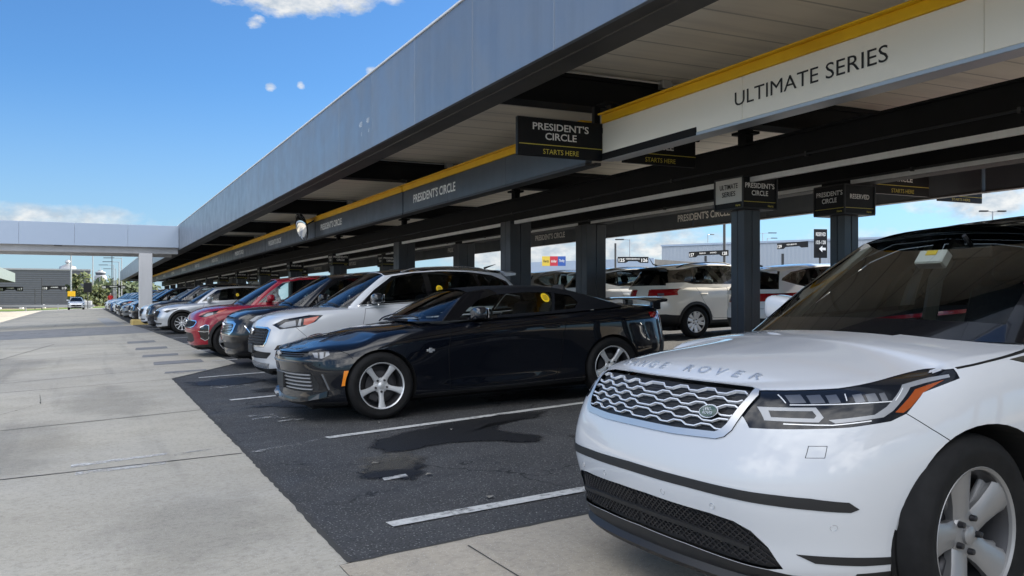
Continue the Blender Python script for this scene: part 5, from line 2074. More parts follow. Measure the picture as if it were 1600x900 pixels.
for cx, cy, rx, ry in ((-2.2, 6.2, .9, 1.3), (-.6, 9.6, .5, 1.5), (-3.6, 10.5, 1.2, 2.2), (.3, 13, .5, 2.0), (-1.6, 20, .8, 3.5), (-4, 26, 1.5, 5), (.6, 5.6, .35, .8), (-1.2, 4.6, .7, .6), (1.0, 3.2, .5, .4), (2.3, 2.9, .6, .35), (3.2, 3.9, .7, .3)):
    soft_sheet('pavement_stain', [(cx + rx * math.cos(a) * rnd.uniform(.7, 1.2), cy + ry * math.sin(a) * rnd.uniform(.7, 1.2)) for a in [R(q) for q in range(0, 360, 30)]], .0095, T['drip'], .3)
for cx, cy, rx, ry in ((3.0, 10.9, .9, .7), (4.6, 6.6, .6, .5), (2.0, 14.2, .5, .5), (2.6, 12.6, .5, .3), (5.5, 9.6, 1.2, .35)):
    soft_sheet('oil_stain', [(cx + rx * math.cos(a) * rnd.uniform(.6, 1.2), cy + ry * math.sin(a) * rnd.uniform(.6, 1.2)) for a in [R(q) for q in range(0, 360, 30)]], .0085, T['stain'], .2)
ed = [(1.21, 4.42), (1.25, 8), (1.30, 15.4), (2.63, 17.63)]
for a, b in zip(ed[:-1], ed[1:]):
    sheet('pavement_joint', stripe(a, b, .028), .0065, T['joint'], .008, .07)
for a, b in (((1.22, 4.42), (2.78, 4.60)), ((2.78, 4.60), (7, 4.8))):
    sheet('pavement_joint', stripe(a, b, .025), .0065, T['joint'], .012, .10)
# tyre tracks and scuffs on the lane
for pts in ([(-1.0, 12), (-.5, 13.1), (-.55, 14.3)],):
    for a, b in zip(pts[:-1], pts[1:]):
        sheet('pavement_crack', stripe(a, b, .004), .0100, T['joint'], .008, .06)
# litter: leaves and paper scraps on the asphalt
lt = tag(MB().build('x', T['joint']), 'x', 'x')
bpy.data.objects.remove(lt)
for k in range(6):
    x, y = rnd.uniform(1.5, 5.5), rnd.uniform(5.2, 9.0)
    mb = MB()
    r_ = rnd.uniform(.012, .028)
    a = rnd.uniform(0, 6)
    mb.add([(r_ * math.cos(a + q) * (1 + .5 * (q > 2)), r_ * math.sin(a + q), .006 * math.sin(q * 2) + .008) for q in (0, 1.1, 2.3, 3.4, 4.8)] + [(0, 0, .002)], [(0, 1, 2, 3, 4), (0, 4, 3, 2, 1)] if False else [(0, 1, 5), (1, 2, 5), (2, 3, 5), (3, 4, 5), (4, 0, 5)])
    o = mb.build('leaf_scrap', M['beige'])
    o.location = (x, y, g(x, y) + .008)
    tag(o, 'tiny pale leaf scrap lying on the grey asphalt', 'litter', 'scraps of litter on the asphalt')

# ---------------------------------------------------------------- canopy
CX0, CX1, CY0, CY1 = 4.0, 15.4, -9.0, 116.5
ZB, ZT, ZS = 3.71, 4.85, 4.25
can = thing('parking_canopy', 'long grey parking canopy on charcoal columns over the row of cars', 'canopy', (9.7, 50, .3))
def loc(o, parent=can):
    """keep world coordinates under the thing's base"""
    o.parent = parent
    o.matrix_parent_inverse = Matrix.Translation(parent.location).inverted()
    return o
y = CY0
k = 0
jy = 7.44
pan = []
ys_ = [jy + 1.965 * i for i in range(-9, 57)]
for a, b in zip(ys_[:-1], ys_[1:]):
    mb = MB()
    mb.box((CX0, a + .004, ZB), (CX0 + .05, b - .004, ZT), None, .004)
    loc(mb.build('fascia_panel', T['fascia']))
YA, YB = ys_[0], ys_[-1]
mb = MB()
mb.box((CX0 - .02, YA, ZT + .001), (CX0 + .12, YB, ZT + .03), None, .005)
mb.box((CX1 - .12, YA, ZT + .001), (CX1 + .02, YB, ZT + .03), None, .005)
loc(mb.build('coping', T['coping']))
mb = MB()
mb.box((CX0 + .052, YA, ZB + .004), (CX0 + .51, YB, ZB + .05))
mb.box((CX0 + .47, YA, ZB + .052), (CX0 + .51, YB, ZS + .02))
mb.box((CX0 + .20, YA, ZB - .012), (CX0 + .215, YB, ZB + .003))
loc(mb.build('fascia_return', T['return']))
mb = MB()
mb.box((CX1 - .05, YA, ZB), (CX1, YB, ZT))
mb.box((CX1 - .51, YA, ZB + .004), (CX1 - .052, YB, ZB + .05))
loc(mb.build('fascia_return', T['coping']))
mb = MB()
mb.box((CX0 + .512, YA, ZS + .022), (CX1 - .052, YB, ZS + .08))
loc(mb.build('soffit', T['soffit']))
mb = MB()
mb.box((CX0 + .052, YA, ZT - .16), (CX1 - .052, YB, ZT - .03))
loc(mb.build('roof_deck', T['coping']))
mb = MB()
mb.box((CX0, YA - .06, ZB), (CX1, YA - .002, ZT))
loc(mb.build('end_fascia', T['fascia']))
mb = MB()
mb.box((CX0, YB + .002, ZB), (CX1, YB + .06, ZT))
loc(mb.build('end_fascia', T['fascia']))
X0, X1 = 8.85, 10.82
SP = 7.82
cols_y = [10.48 + SP * i for i in range(-2, 14)]
for i, yc in enumerate(cols_y):
    mb = MB()
    mb.box((CX0 + .515, yc - .50, 4.20), (CX1 - .06, yc - .18, ZS + .02))
    mb.box((CX0 + .515, yc - .46, 3.88), (CX1 - .06, yc - .22, 4.199))
    mb.box((CX0 + .515, yc - .52, 3.85), (CX1 - .06, yc - .16, 3.879))
    loc(mb.build('cross_beam', T['beam']))
    for xc in (X0, X1):
        gz = g(xc, yc)
        mb = MB()
        s_ = .15 if i < 3 else .26
        # cladding of two folded sheets with a reveal down the middle of each side
        for (lx, hx) in ((-s_, -.006), (.006, s_)):
            for (ly, hy) in ((-s_, -.006), (.006, s_)):
                mb.box((xc + lx, yc + ly, gz - .02), (xc + hx, yc + hy, 3.135), None, .006)
        loc(mb.build('column', T['column']))
        mb = MB()
        mb.box((xc - s_ - .09, yc - s_ - .09, gz - .02), (xc + s_ + .09, yc + s_ + .09, gz + .018), None, .004)
        for bx in (-1, 1):
            for by in (-1, 1):
                mb.lathe([(0, gz + .055), (.02, gz + .055), (.02, gz + .017)], 6, 'z', (xc + bx * (s_ + .055), yc + by * (s_ + .055), 0))
        loc(mb.build('base_plate', T['steel'] if False else T['beam']))
        mb = MB()
        mb.box((xc - .06, yc - .10, 3.64), (xc + .06, yc + .10, 4.198))
        mb.box((xc - .13, yc - .16, 3.805), (xc + .13, yc + .16, 3.845))
        loc(mb.build('stub_post', T['beam']))
for xc in (X0, X1):
    mb = MB()
    mb.box((xc - .17, YA, 3.14), (xc + .17, YB, 3.60))
    mb.box((xc - .20, YA, 3.601), (xc + .20, YB, 3.635))
    loc(mb.build('longitudinal_beam', T['beam']))
for k, yc in enumerate([10.48 + SP * (i + .45) for i in range(-2, 6)]):
    mb = MB()
    mb.lathe([(.0, ZS - .004), (.09, ZS - .004), (.10, ZS + .0), (.10, ZS + .021)], 20, 'z', (7.4, yc, 0))
    loc(mb.build('downlight', T['alu']))

for xf, za, zb_ in ((X0 - .17, 3.062, 3.134), (X1 - .17, 3.142, 3.205)):  # added white strips standing in for the bright bands of light between beams
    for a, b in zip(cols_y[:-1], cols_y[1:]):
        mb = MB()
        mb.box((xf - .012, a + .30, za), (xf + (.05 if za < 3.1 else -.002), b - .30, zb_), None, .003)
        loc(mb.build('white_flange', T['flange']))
for xq, zq in ((X0 - .21, 3.30), (X1 - .21, 3.22)):
    mb = MB()
    mb.tube([(xq, YA, zq), (xq, YB, zq)], .016, 6)
    for i in range(40):
        mb.box((xq - .022, -6 + 3.0 * i, zq - .03), (xq + .045, -5.96 + 3.0 * i, zq + .03))
    loc(mb.build('conduit', T['postdark']))
for i in range(5):
    mb = MB()
    yq = 10.48 + SP * i - .62
    mb.tube([(4.56, yq, ZS - .02), (8.7, yq, ZS - .02)], .014, 6)
    mb.box((6.9, yq - .06, ZS - .09), (7.05, yq + .06, ZS + .02), None, .006)
    loc(mb.build('conduit', T['alu']))
mb = MB()
for q, tx in ((13.95, '403'), (13.55, '401')):
    text_on(mb, tx, .085, (CX0 - .001, q, 4.16), (0, -1, 0), (0, 0, 1))
for q, tx in ((13.9, 'E'), (13.5, 'al')):
    text_on(mb, tx, .06, (CX0 - .001, q, 4.0), (0, -1, 0), (0, 0, 1))
loc(mb.build('fascia_marking', T['coping']))
# ---------------------------------------------------------------- overhead sign boards
XS = 6.0
def overhead(y0, y1, label, words, kind, posts, textpos, size, width, x=XS, thick=.10, group=None, rail=True, z0=3.14, z1=3.615, bold=0.0):
    t = thing('overhead_sign', label, 'sign', (x, (y0 + y1) / 2, z0), group=group)
    mb = MB()
    n = max(1, round((y1 - y0) / 2.6))
    for i in range(n):
        a, b = lerp(y0, y1, i / n), lerp(y0, y1, (i + 1) / n)
        mb.box((x, a + .002, z0 + .04), (x + thick, b - .002, z1), None, .004)
    loc(mb.build('board', T['cream' if kind == 'cream' else 'slate']), t)
    mb = MB()
    mb.box((x - .006, y0, z0), (x + thick + .05, y1, z0 + .038), None, .004)
    mb.box((x + thick + .052, y0, z0 + .01), (x + thick + .14, y1, z0 + .05), None, .004)
    loc(mb.build('bottom_channel', T['alu' if kind == 'cream' else 'postdark']), t)
    if rail:
        mb = MB()
        mb.box((x - .02, y0, z1 + .002), (x + thick, y1, z1 + .105), None, .006)
        mb.box((x - .075, y0, z1 + .106), (x + thick + .02, y1, z1 + .124), None, .004)
        loc(mb.build('top_rail', T['yellow']), t)
    mb = MB()
    for yp in posts:
        mb.box((x + .01, yp - .05, z1 + .126), (x + .11, yp + .05, 3.849))
        mb.box((x - .10, yp - .12, 3.835), (x + .22, yp + .12, 3.8495), None, .003)
    if posts:
        loc(mb.build('hanger', T['beam']), t)
    if words:
        mb = MB()
        text_on(mb, words, size, (x - .001, textpos, (z0 + z1) / 2 + .025), (0, -1, 0), (0, 0, 1), width=width, bold=.022 if kind != 'cream' else 0.0)
        loc(mb.build('lettering', M['ink'] if kind == 'cream' else T['letter']), t)
    return t
u1 = overhead(-9, 9.85, 'cream overhead board lettered ULTIMATE SERIES under a yellow rail', 'ULTIMATE SERIES', 'cream', [10.48 + SP * i - .34 for i in (-2, -1)] + [9.72], 6.30, .148, 1.93)
mb = MB()
mb.box((XS - .008, 7.9, 3.145), (XS - .0005, 9.85, 3.235), None, .001)
loc(mb.build('black_skirting', T['beam']), u1)
far_lab = ['slate board lettered PRESIDENT\'S CIRCLE nearest the hanging STARTS HERE sign', 'second slate PRESIDENT\'S CIRCLE board, the one in front of the round mirror',
           'third slate PRESIDENT\'S CIRCLE board, the one just past the round mirror']
for i in range(13):
    a = 9.98 + SP * i + (.30 if i == 0 else .03)
    b = 9.98 + SP * (i + 1) - .03
    overhead(a, b, far_lab[i] if i < 3 else 'distant slate board in the long overhead row under the yellow rail', "PRESIDENT'S CIRCLE", 'slate', [b - .15], 16.0 + SP * i, .165, 2.25,
             group='slate overhead boards under the yellow rail')
for i in range(-2, 12):
    a = 9.98 + SP * i + .03
    b = a + SP - .06
    overhead(a, b, 'black overhead board on the far side of the canopy behind the columns', "PRESIDENT'S CIRCLE" if i > 0 else None, 'slate', [b - .15], 17.4 - SP + SP * i, .17, 2.0, x=13.4, group='overhead boards on the far side of the canopy', rail=False)

def blade(x0, x1, y, z0, z1, label, small='STARTS HERE', hang=True):
    t = thing('hanging_sign', label, 'sign', ((x0 + x1) / 2, y, z0), group='black STARTS HERE signs hung across the canopy')
    mb = MB()
    mb.box((x0, y - .03, z0), (x1, y + .03, z1), None, .004)
    loc(mb.build('panel', T['signblack']), t)
    mb = MB()
    cx, h = (x0 + x1) / 2, z1 - z0
    text_on(mb, "PRESIDENT'S", h * .185, (cx, y - .0305, z0 + h * .78), (1, 0, 0), (0, 0, 1), width=(x1 - x0) * .66, bold=.018)
    text_on(mb, 'CIRCLE', h * .185, (cx, y - .0305, z0 + h * .53), (1, 0, 0), (0, 0, 1), width=(x1 - x0) * .37, bold=.018)
    loc(mb.build('lettering', T['letter']), t)
    mb = MB()
    text_on(mb, small, h * .135, (cx, y - .0305, z0 + h * .13), (1, 0, 0), (0, 0, 1), width=(x1 - x0) * .42)
    mb.box((x0 + .02, y - .034, z0 + h * .292), (x1 - .004, y - .0305, z0 + h * .310))
    loc(mb.build('yellow_print', T['yletter']), t)
    if hang:
        mb = MB()
        xp = x1 - .04
        mb.box((xp - .04, y + .031, z0 + .10), (xp + .04, y + .10, 3.849))
        mb.box((xp - .02, y + .03, z1 - .10), (xp + .16, y + .075, z1 - .04))
        loc(mb.build('bracket', T['beam']), t)
    return t
blade(4.80, 6.01, 9.90, 3.145, 3.62, 'black PRESIDENT\'S CIRCLE STARTS HERE sign in front of the yellow rail')
blade(6.86, 8.10, 10.72, 3.30, 3.80, 'black STARTS HERE sign half hidden behind the cream board')
blade(11.62, 12.86, 10.62, 3.10, 3.60, 'black STARTS HERE sign deep under the canopy near the RESERVED box')
blade(13.95, 15.1, 11.3, 3.16, 3.50, 'black STARTS HERE sign at the far edge of the canopy')

def colbox(xc, yc, left, right, label, light=False, z0=2.70, h=.43):
    """four-sided sign box round the top of a column"""
    t = thing('column_sign', label, 'sign', (xc, yc, z0), group='sign boxes round the column tops')
    s_ = .315
    mb = MB()
    for sx in (-1, 1):
        for sy in (-1, 1):
            mb.box((xc + sx * s_ - .012, yc + sy * s_ - .012, z0), (xc + sx * s_ + .012, yc + sy * s_ + .012, z0 + h), None, .003)
    mb.box((xc - s_ - .01, yc - s_ - .01, z0 - .02), (xc + s_ + .01, yc + s_ + .01, z0 - .001), None, .004)
    mb.box((xc - s_ - .01, yc - s_ - .01, z0 + h + .001), (xc + s_ + .01, yc + s_ + .01, z0 + h + .02), None, .004)
    loc(mb.build('frame', T['postdark']), t)
    q = s_ - .013
    mb = MB()
    mb.box((xc - q, yc - s_ + .004, z0 + .001), (xc + q, yc - s_ + .012, z0 + h - .001))
    mb.box((xc - q, yc + s_ - .012, z0 + .001), (xc + q, yc + s_ - .004, z0 + h - .001))
    mb.box((xc + s_ - .012, yc - q, z0 + .001), (xc + s_ - .004, yc + q, z0 + h - .001))
    loc(mb.build('sign_face', T['signblack']), t)
    mb = MB()
    mb.box((xc - s_ + .004, yc - q, z0 + (.085 if light else .001)), (xc - s_ + .012, yc + q, z0 + h - .001))
    loc(mb.build('sign_face', T['signgrey'] if light else T['signblack']), t)
    if light:
        mb = MB()
        mb.box((xc - s_ + .004, yc - q, z0 + .001), (xc - s_ + .012, yc + q, z0 + .083))
        loc(mb.build('sign_face', T['signblack']), t)
    ml, mr, my = MB(), MB(), MB()
    for mb2, words, o_, r_ in ((ml, left, (xc - s_ + .0035, yc), (0, -1, 0)), (mr, right, (xc, yc - s_ + .0035), (1, 0, 0))):
        n = len(words)
        for i, w_ in enumerate(words):
            zz = z0 + h * (.60 if n == 1 else (.74 - .25 * i))
            text_on(mb2, w_, h * .17, (o_[0], o_[1], zz), r_, (0, 0, 1), width=min(.0235 * len(w_) * 2.15, .54), bold=.018)
    nl = loc(ml.build('lettering', M['ink'] if light else T['letter']), t)
    loc(mr.build('lettering', T['letter']), t)
    text_on(my, 'Hertz', h * .075, (xc + .20, yc - s_ + .0035, z0 + h * .07), (1, 0, 0), (0, 0, 1), bold=.01)
    text_on(my, 'Hertz', h * .075, (xc - s_ + .0035, yc - .21, z0 + h * .08), (0, -1, 0), (0, 0, 1), bold=.01)
    my.box((xc - q, yc - s_ + .001, z0 + h * .185), (xc + q - .01, yc - s_ + .0038, z0 + h * .20))
    if not light:
        my.box((xc - s_ + .001, yc - q, z0 + h * .185), (xc - s_ + .0038, yc + q, z0 + h * .20))
    loc(my.build('yellow_print', T['yletter']), t)
colbox(X0, cols_y[2], ['ULTIMATE', 'SERIES'], ["PRESIDENT'S", 'CIRCLE'], 'sign box with a light ULTIMATE SERIES face on the nearest column', True)
colbox(X1, cols_y[2], ["PRESIDENT'S", 'CIRCLE'], ['RESERVED'], 'black sign box with a RESERVED face on the second column')
colbox(X0, cols_y[5], ["PRESIDENT'S", 'CIRCLE'], ["PRESIDENT'S", 'CIRCLE'], 'black PRESIDENT\'S CIRCLE sign box above the white SUV roof')
colbox(X1, cols_y[5], ["PRESIDENT'S", 'CIRCLE'], ["PRESIDENT'S", 'CIRCLE'], 'black PRESIDENT\'S CIRCLE sign box above the black SUV, on the inner column')
for k in (6, 7, 8, 9):
    colbox(X0, cols_y[k], ['FIVE STAR'], ['FIVE STAR'], 'small black FIVE STAR sign box on a distant front column')
    colbox(X1, cols_y[k], ['FIVE STAR'], ['FIVE STAR'], 'small black FIVE STAR sign box on a distant inner column')

# convex traffic mirror hung from the yellow rail
cm = thing('convex_mirror', 'round convex traffic mirror hung out from the yellow rail', 'mirror', (5.62, 25.7, 3.2))
Mx = Matrix.Translation((5.62, 25.7, 3.46)) @ Matrix.Rotation(R(10), 4, 'X') @ Matrix.Rotation(R(-12), 4, 'Y') @ Matrix.Rotation(R(9), 4, 'Z')
mb = MB()
mb.smooth = True
prof = [(.40 * math.sin(a), .40 * (1 - math.cos(a)) * .28) for a in [R(q) for q in (0, 12, 24, 36, 48, 60, 72, 84)]]
vs, fs = [], []
n = 28
for r_, h in prof:
    for k in range(n):
        a = 2 * math.pi * k / n
        vs.append(Mx @ Vector((-(.09 - h), r_ * math.cos(a), r_ * math.sin(a))))
fs = [[i * n + k, i * n + (k + 1) % n, (i + 1) * n + (k + 1) % n, (i + 1) * n + k] for i in range(len(prof) - 1) for k in range(n)]
mb.add(vs, fs)
loc(mb.build('mirror_dome', M['mirror'], None, True), cm)
mb = MB()
vs = [Mx @ Vector((.06 * (1 if j else 0) - .005, .41 * math.cos(2 * math.pi * k / n) * (1 if j == 0 else .9), .41 * math.sin(2 * math.pi * k / n) * (1 if j == 0 else .9))) for j in (0, 1) for k in range(n)]
mb.add(vs, [[k, (k + 1) % n, n + (k + 1) % n, n + k] for k in range(n)] + [[n + k for k in range(n)]])
mb.tube([Mx @ Vector((.05, 0, 0)), (6.0, 25.7, 3.66)], .02, 8)
loc(mb.build('mirror_shell', T['postdark']), cm)

# cross canopy over the lane, its column and kerb block
cc = thing('cross_canopy', 'pale flat canopy spanning the lane on a white column', 'canopy', (-3, 45, .2))
mb = MB()
for i in range(6):
    a, b = lerp(-9.0, 3.985, i / 6), lerp(-9.0, 3.985, (i + 1) / 6)
    mb.box((a + .004, 44.0, 3.80), (b - .004, 44.05, 4.80), None, .004)
loc(mb.build('fascia', T['fascia2']), cc)
mb = MB()
mb.box((-9, 44.052, 4.55), (3.98, 48.0, 4.70))
loc(mb.build('roof_deck', T['coping']), cc)
mb = MB()
mb.box((-9, 44.052, 3.80), (3.98, 44.40, 3.84))
mb.box((-9, 44.36, 3.52), (3.98, 44.66, 3.799), None, .01)
mb.box((-9, 47.6, 3.52), (3.98, 47.9, 3.799), None, .01)
mb.box((-9, 47.95, 3.80), (3.98, 48.0, 4.80))
loc(mb.build('edge_beam', T['whitecol']), cc)
mb = MB()
mb.box((2.30, 44.10, g(2.6, 44.2) + .22), (2.86, 44.66, 3.518), None, .02)
loc(mb.build('column', T['whitecol']), cc)
mb = MB()
mb.lathe([(0, 3.80), (.16, 3.80), (.18, 3.83), (.18, 3.84)], 20, 'z', (-1.0, 44.2, -.02))
loc(mb.build('downlight', T['postdark']), cc)
kb = MB()
kb.box((1.96, 43.75, g(2, 44) - .05), (3.18, 45.1, g(2.6, 44) + .215), None, .05)
kb = kb.build('kerb_block', T['kerb'])
tag(kb, 'worn yellow concrete block at the foot of the white column', 'kerb block')
# ================================================================ beyond the canopy
def at(u, v, Z):
    """a point measured off the photograph, put at its own distance"""
    c, s = math.cos(PSI), math.sin(PSI)
    X, U = (u - 800) / 1400, (470 - v) / 1400
    return Vector(((X * c + s) * Z, (-X * s + c) * Z, CAM_Z + U * Z))
def solid(name, label, cat, loc_, parts, group=None):
    t = thing(name, label, cat, loc_, group=group)
    for pn, mb, m in parts:
        loc(mb.build(pn, m), t)
    return t
# grass verge and drive
sheet('grass', [(-70, 123.2), (60, 123.2), (60, 150), (-70, 150)], .03, T['grass'], kind='stuff')
sheet('dry_verge', [(-70, 150.1), (60, 150.1), (60, 164.5), (-70, 164.5)], .03, T['soil'])
# dark ribbed building behind the lane
b0 = MB()
b0.box((-70, 165, -1), (1.0, 205, 6.35))
b1 = MB()
b1.box((-70, 164.86, 6.352), (1.15, 205, 6.62), None, .02)
b2 = MB()
b2.box((-15.5, 164.93, .5), (-13.6, 164.99, 2.9), None, .01)
b3 = MB()
b3.lathe([(.0, 8.45), (.3, 8.3), (.45, 8.0), (.2, 7.7), (1.3, 7.2), (1.4, 6.63)], 16, 'z', (-2.4, 172, 0))
b4 = MB()
b4.box((-20.1, 164.93, .4), (-19.2, 164.99, 2.6), None, .01)
solid('warehouse', 'long low dark grey ribbed building behind the grass at the end of the lane', 'building', (-30, 180, 0),
      [('wall', b0, T['bldg']), ('parapet', b1, T['steel']), ('loading_door', b2, T['postdark']), ('roof_vent', b3, T['steel']), ('door', b4, T['postdark'])])
# neighbouring canopy on the left of the lane
b0, b1, b2, b3 = MB(), MB(), MB(), MB()
b0.box((-7.85, 62, 3.71), (-7.8, 130, 4.85))
b0.box((-19, 62, 3.71), (-18.95, 130, 4.85))
b0.box((-18.94, 129.95, 3.71), (-7.86, 130, 4.85))
b0.box((-18.94, 62, 3.71), (-7.86, 62.05, 4.85))
b1.box((-18.94, 62.06, 4.2), (-7.86, 129.94, 4.5))
for yy in range(66, 130, 8):
    b2.box((-13.6, yy, -.3), (-13.3, yy + .3, 4.2), None, .01)
solid('parking_canopy', 'pale end of the neighbouring canopy at the left edge of the photo', 'canopy', (-13, 96, 0),
      [('fascia', b0, T['fascia2']), ('roof_deck', b1, T['return']), ('columns', b2, T['column'])] if False else [('fascia', b0, T['fascia3']), ('roof_deck', b1, T['return'])])
neigh = bpy.data.objects['parking_canopy.001']
for yy in range(66, 130, 8):
    mb = MB()
    mb.box((-13.6, yy, -.3), (-13.3, yy + .3, 4.199), None, .01)
    loc(mb.build('column', T['column']), neigh)

# guard rail with posts
gr = MB()
for z in (.52, .68):
    gr.box((-60, 121.4, z + .05), (1.2, 121.46, z + .19), None, .02)
gr.box((-60, 121.43, .60), (1.2, 121.47, .80))
gt_ = thing('guard_rail', 'long grey steel guard rail along the grass verge', 'guard rail', (-20, 121.5, .3))
loc(gr.build('rail', T['steel']), gt_)
for k in range(18):
    mb = MB()
    xq = -58 + k * 3.45
    mb.box((xq, 121.5, g(xq, 121) - .1), (xq + .12, 121.62, g(xq, 121) + .66), None, .01)
    loc(mb.build('post', T['steel']), gt_)
# wire fence in front of the building
ft = thing('wire_fence', 'dark wire fence in front of the ribbed building', 'fence', (-20, 140, .2))
mb = MB()
for z in (.45, 1.2, 2.3, 2.9):
    mb.tube([(-55, 140, z), (14, 140, z)], .018, 4)
loc(mb.build('wire', T['postdark']), ft)
for k in range(15):
    mb = MB()
    xq = -55 + k * 4.9
    mb.tube([(xq, 140, 0), (xq, 140, 3.0)], .05, 6)
    loc(mb.build('post', T['postdark']), ft)
for k in range(6):
    xq = -20.5 + 3.0 * k
    mb = MB()
    ellipsoid(mb, (0, 0, .25), (.34, .34, .36), 10, 2.6)
    o = mb.build('boulder', T['coping'])
    o.location = (xq, 156, g(xq, 156) + .02)
    tag(o, 'pale round bollard stone on the dry verge by the building', 'boulder', 'pale stones along the verge')

# lamp posts
def lamp_post(p, zt, label, arms=1, r=.09, m=None, group='tall lamp posts beyond the lot', ang=0.0, armlen=1.0):
    x, y = p
    gz = g(x, y)
    t = thing('lamp_post', label, 'lamp post', (x, y, gz), group=group)
    a = MB()
    a.tube([(x, y, gz - .1), (x, y, zt)], [r, r * .75], 8)
    loc(a.build('pole', m or T['steel'], None, True), t)
    for sg in ((1,) if arms == 1 else (1, -1)):
        dx, dy = math.cos(ang) * sg, math.sin(ang) * sg
        b = MB()
        b.tube([(x, y, zt - .06), (x + dx * armlen * .5, y + dy * armlen * .5, zt)], r * .5, 6)
        loc(b.build('arm', m or T['steel']), t)
        c = MB()
        Mq = Matrix.Translation((x + dx * armlen * .8, y + dy * armlen * .8, zt)) @ Matrix.Rotation(math.atan2(dy, dx), 4, 'Z')
        c.box((-armlen * .35, -.16, -.05), (armlen * .35, .16, .06), Mq, .02)
        loc(c.build('lamp_head', T['postdark']), t)
def lp(u, vtop, Z, label, **k):
    p = at(u, vtop, Z)
    lamp_post((p.x, p.y), p.z, label, **k)
lp(111, 388, 135, 'tall pale lamp post standing just behind the small white hatchback', arms=2, r=.13, ang=.2)
lp(145, 399, 150, 'tall lamp post with a T head left of the control tower', arms=2, r=.11, ang=-.45, armlen=2.4)
lp(186, 409, 165, 'lamp post right of the tower, third from the canopy end', arms=1, r=.11, ang=2.7, armlen=2.6)
lp(190, 403, 150, 'lamp post right of the tower, nearest the canopy end', arms=1, r=.10, ang=2.7, armlen=2.6)
lp(178, 414, 180, 'lamp post right of the tower, tucked behind the black pole', arms=1, r=.10, ang=2.7, armlen=2.6)
lp(181, 420, 200, 'lamp post right of the tower, shortest of the cluster', arms=1, r=.10, ang=2.7, armlen=2.4)
lp(44, 420, 260, 'small lamp post rising behind the ribbed building roof', arms=1, r=.10, ang=-.4, armlen=2.6)
lp(984, 374, 85, 'lamp post beside the cumulus clouds right of the third column', arms=1, r=.07, ang=2.4, armlen=1.2)
lp(1106, 366, 120, 'thin lamp post above the pale building left of the nearest column', arms=1, r=.07, ang=.2, armlen=1.0)
lp(1192, 364, 120, 'twin headed lamp post just right of the nearest column', arms=2, r=.07, ang=-.4, armlen=1.6)
lp(1199, 372, 140, 'short lamp post just right of the nearest column', arms=1, r=.07, ang=-.3, armlen=1.4)
lp(1551, 330, 70, 'lamp post with a T head above the foreground SUV roof', arms=2, r=.07, ang=-.4, armlen=.9)
lp(722, 398, 60, 'lamp post between the columns above the white SUV roof', arms=1, r=.06, ang=.4, armlen=.8)

# bay number signs on poles
def bay_sign(u0, u1, v, Z0, Z1, pole_u, ptop, label, nums, h=.30):
    a, b = at(u0, v, Z0), at(u1, v, Z1)
    b.z = a.z
    t = thing('bay_sign', label, 'sign', ((a.x + b.x) / 2, (a.y + b.y) / 2, g(a.x, a.y)), group='black bay number signs on poles')
    d = (b - a)
    Ln = d.length
    ang = math.atan2(d.y, d.x)
    Mq = Matrix.Translation(a) @ Matrix.Rotation(ang, 4, 'Z')
    k = MB()
    k.prism([(0, -h / 2), (h * 1.35, -h / 2), (h * 1.8, -h * .22), (Ln - h * 1.8, -h * .22), (Ln - h * 1.35, -h / 2), (Ln, -h / 2), (Ln, h / 2), (0, h / 2)], -.03, .03, 'y', Mq)
    loc(k.build('board', T['signblack']), t)
    w = MB()
    r_ = (Mq.to_3x3() @ Vector((1, 0, 0)))
    for q, s_ in zip((h * .65, Ln - h * .65), nums):
        if s_:
            text_on(w, s_, h * .55, Mq @ Vector((q, -.032, -h * .06)), r_, (0, 0, 1), bold=.02)
    for q in (h * 3.0, Ln - h * 3.0):
        text_on(w, 'RESERVED', h * .22, Mq @ Vector((q, -.032, h * .15)), r_, (0, 0, 1), bold=.01)
    loc(w.build('lettering', T['letter']), t)
    if pole_u is not None:
        p = at(pole_u, ptop, (Z0 + Z1) / 2 if not (u0 <= pole_u <= u1) else lerp(Z0, Z1, (pole_u - u0) / (u1 - u0)))
        q = MB()
        q.tube([(p.x, p.y + .09, g(p.x, p.y) - .05), (p.x, p.y + .09, p.z)], .055, 8)
        loc(q.build('pole', T['postdark'], None, True), t)
bay_sign(965, 1013, 406, 47, 47, 963, 380, 'bay sign reading 125 and 126 beside the pale distant canopy', ('125', '126'), .32)
bay_sign(1077, 1138, 398, 38, 36.5, 1134, 342, 'bay sign reading 127 and 128 left of the nearest column', ('127', '128'), .24)
bay_sign(1215, 1262, 385, 37, 35.5, None, 0, 'bay sign reading 129 between the two nearest columns', ('129', ''), .24)
bay_sign(66, 105, 450, 112, 112, 65.5, 434, 'bay sign on a pole in front of the dark building', ('118', '119'), .55)
bay_sign(-3, 36, 451.5, 112, 112, None, 0, 'bay sign at the far left edge in front of the building', ('116', '117'), .55)
bay_sign(159, 196, 448.5, 118, 118, 175, 392, 'bay sign on a tall black pole beside the control tower', ('120', '121'), .45)

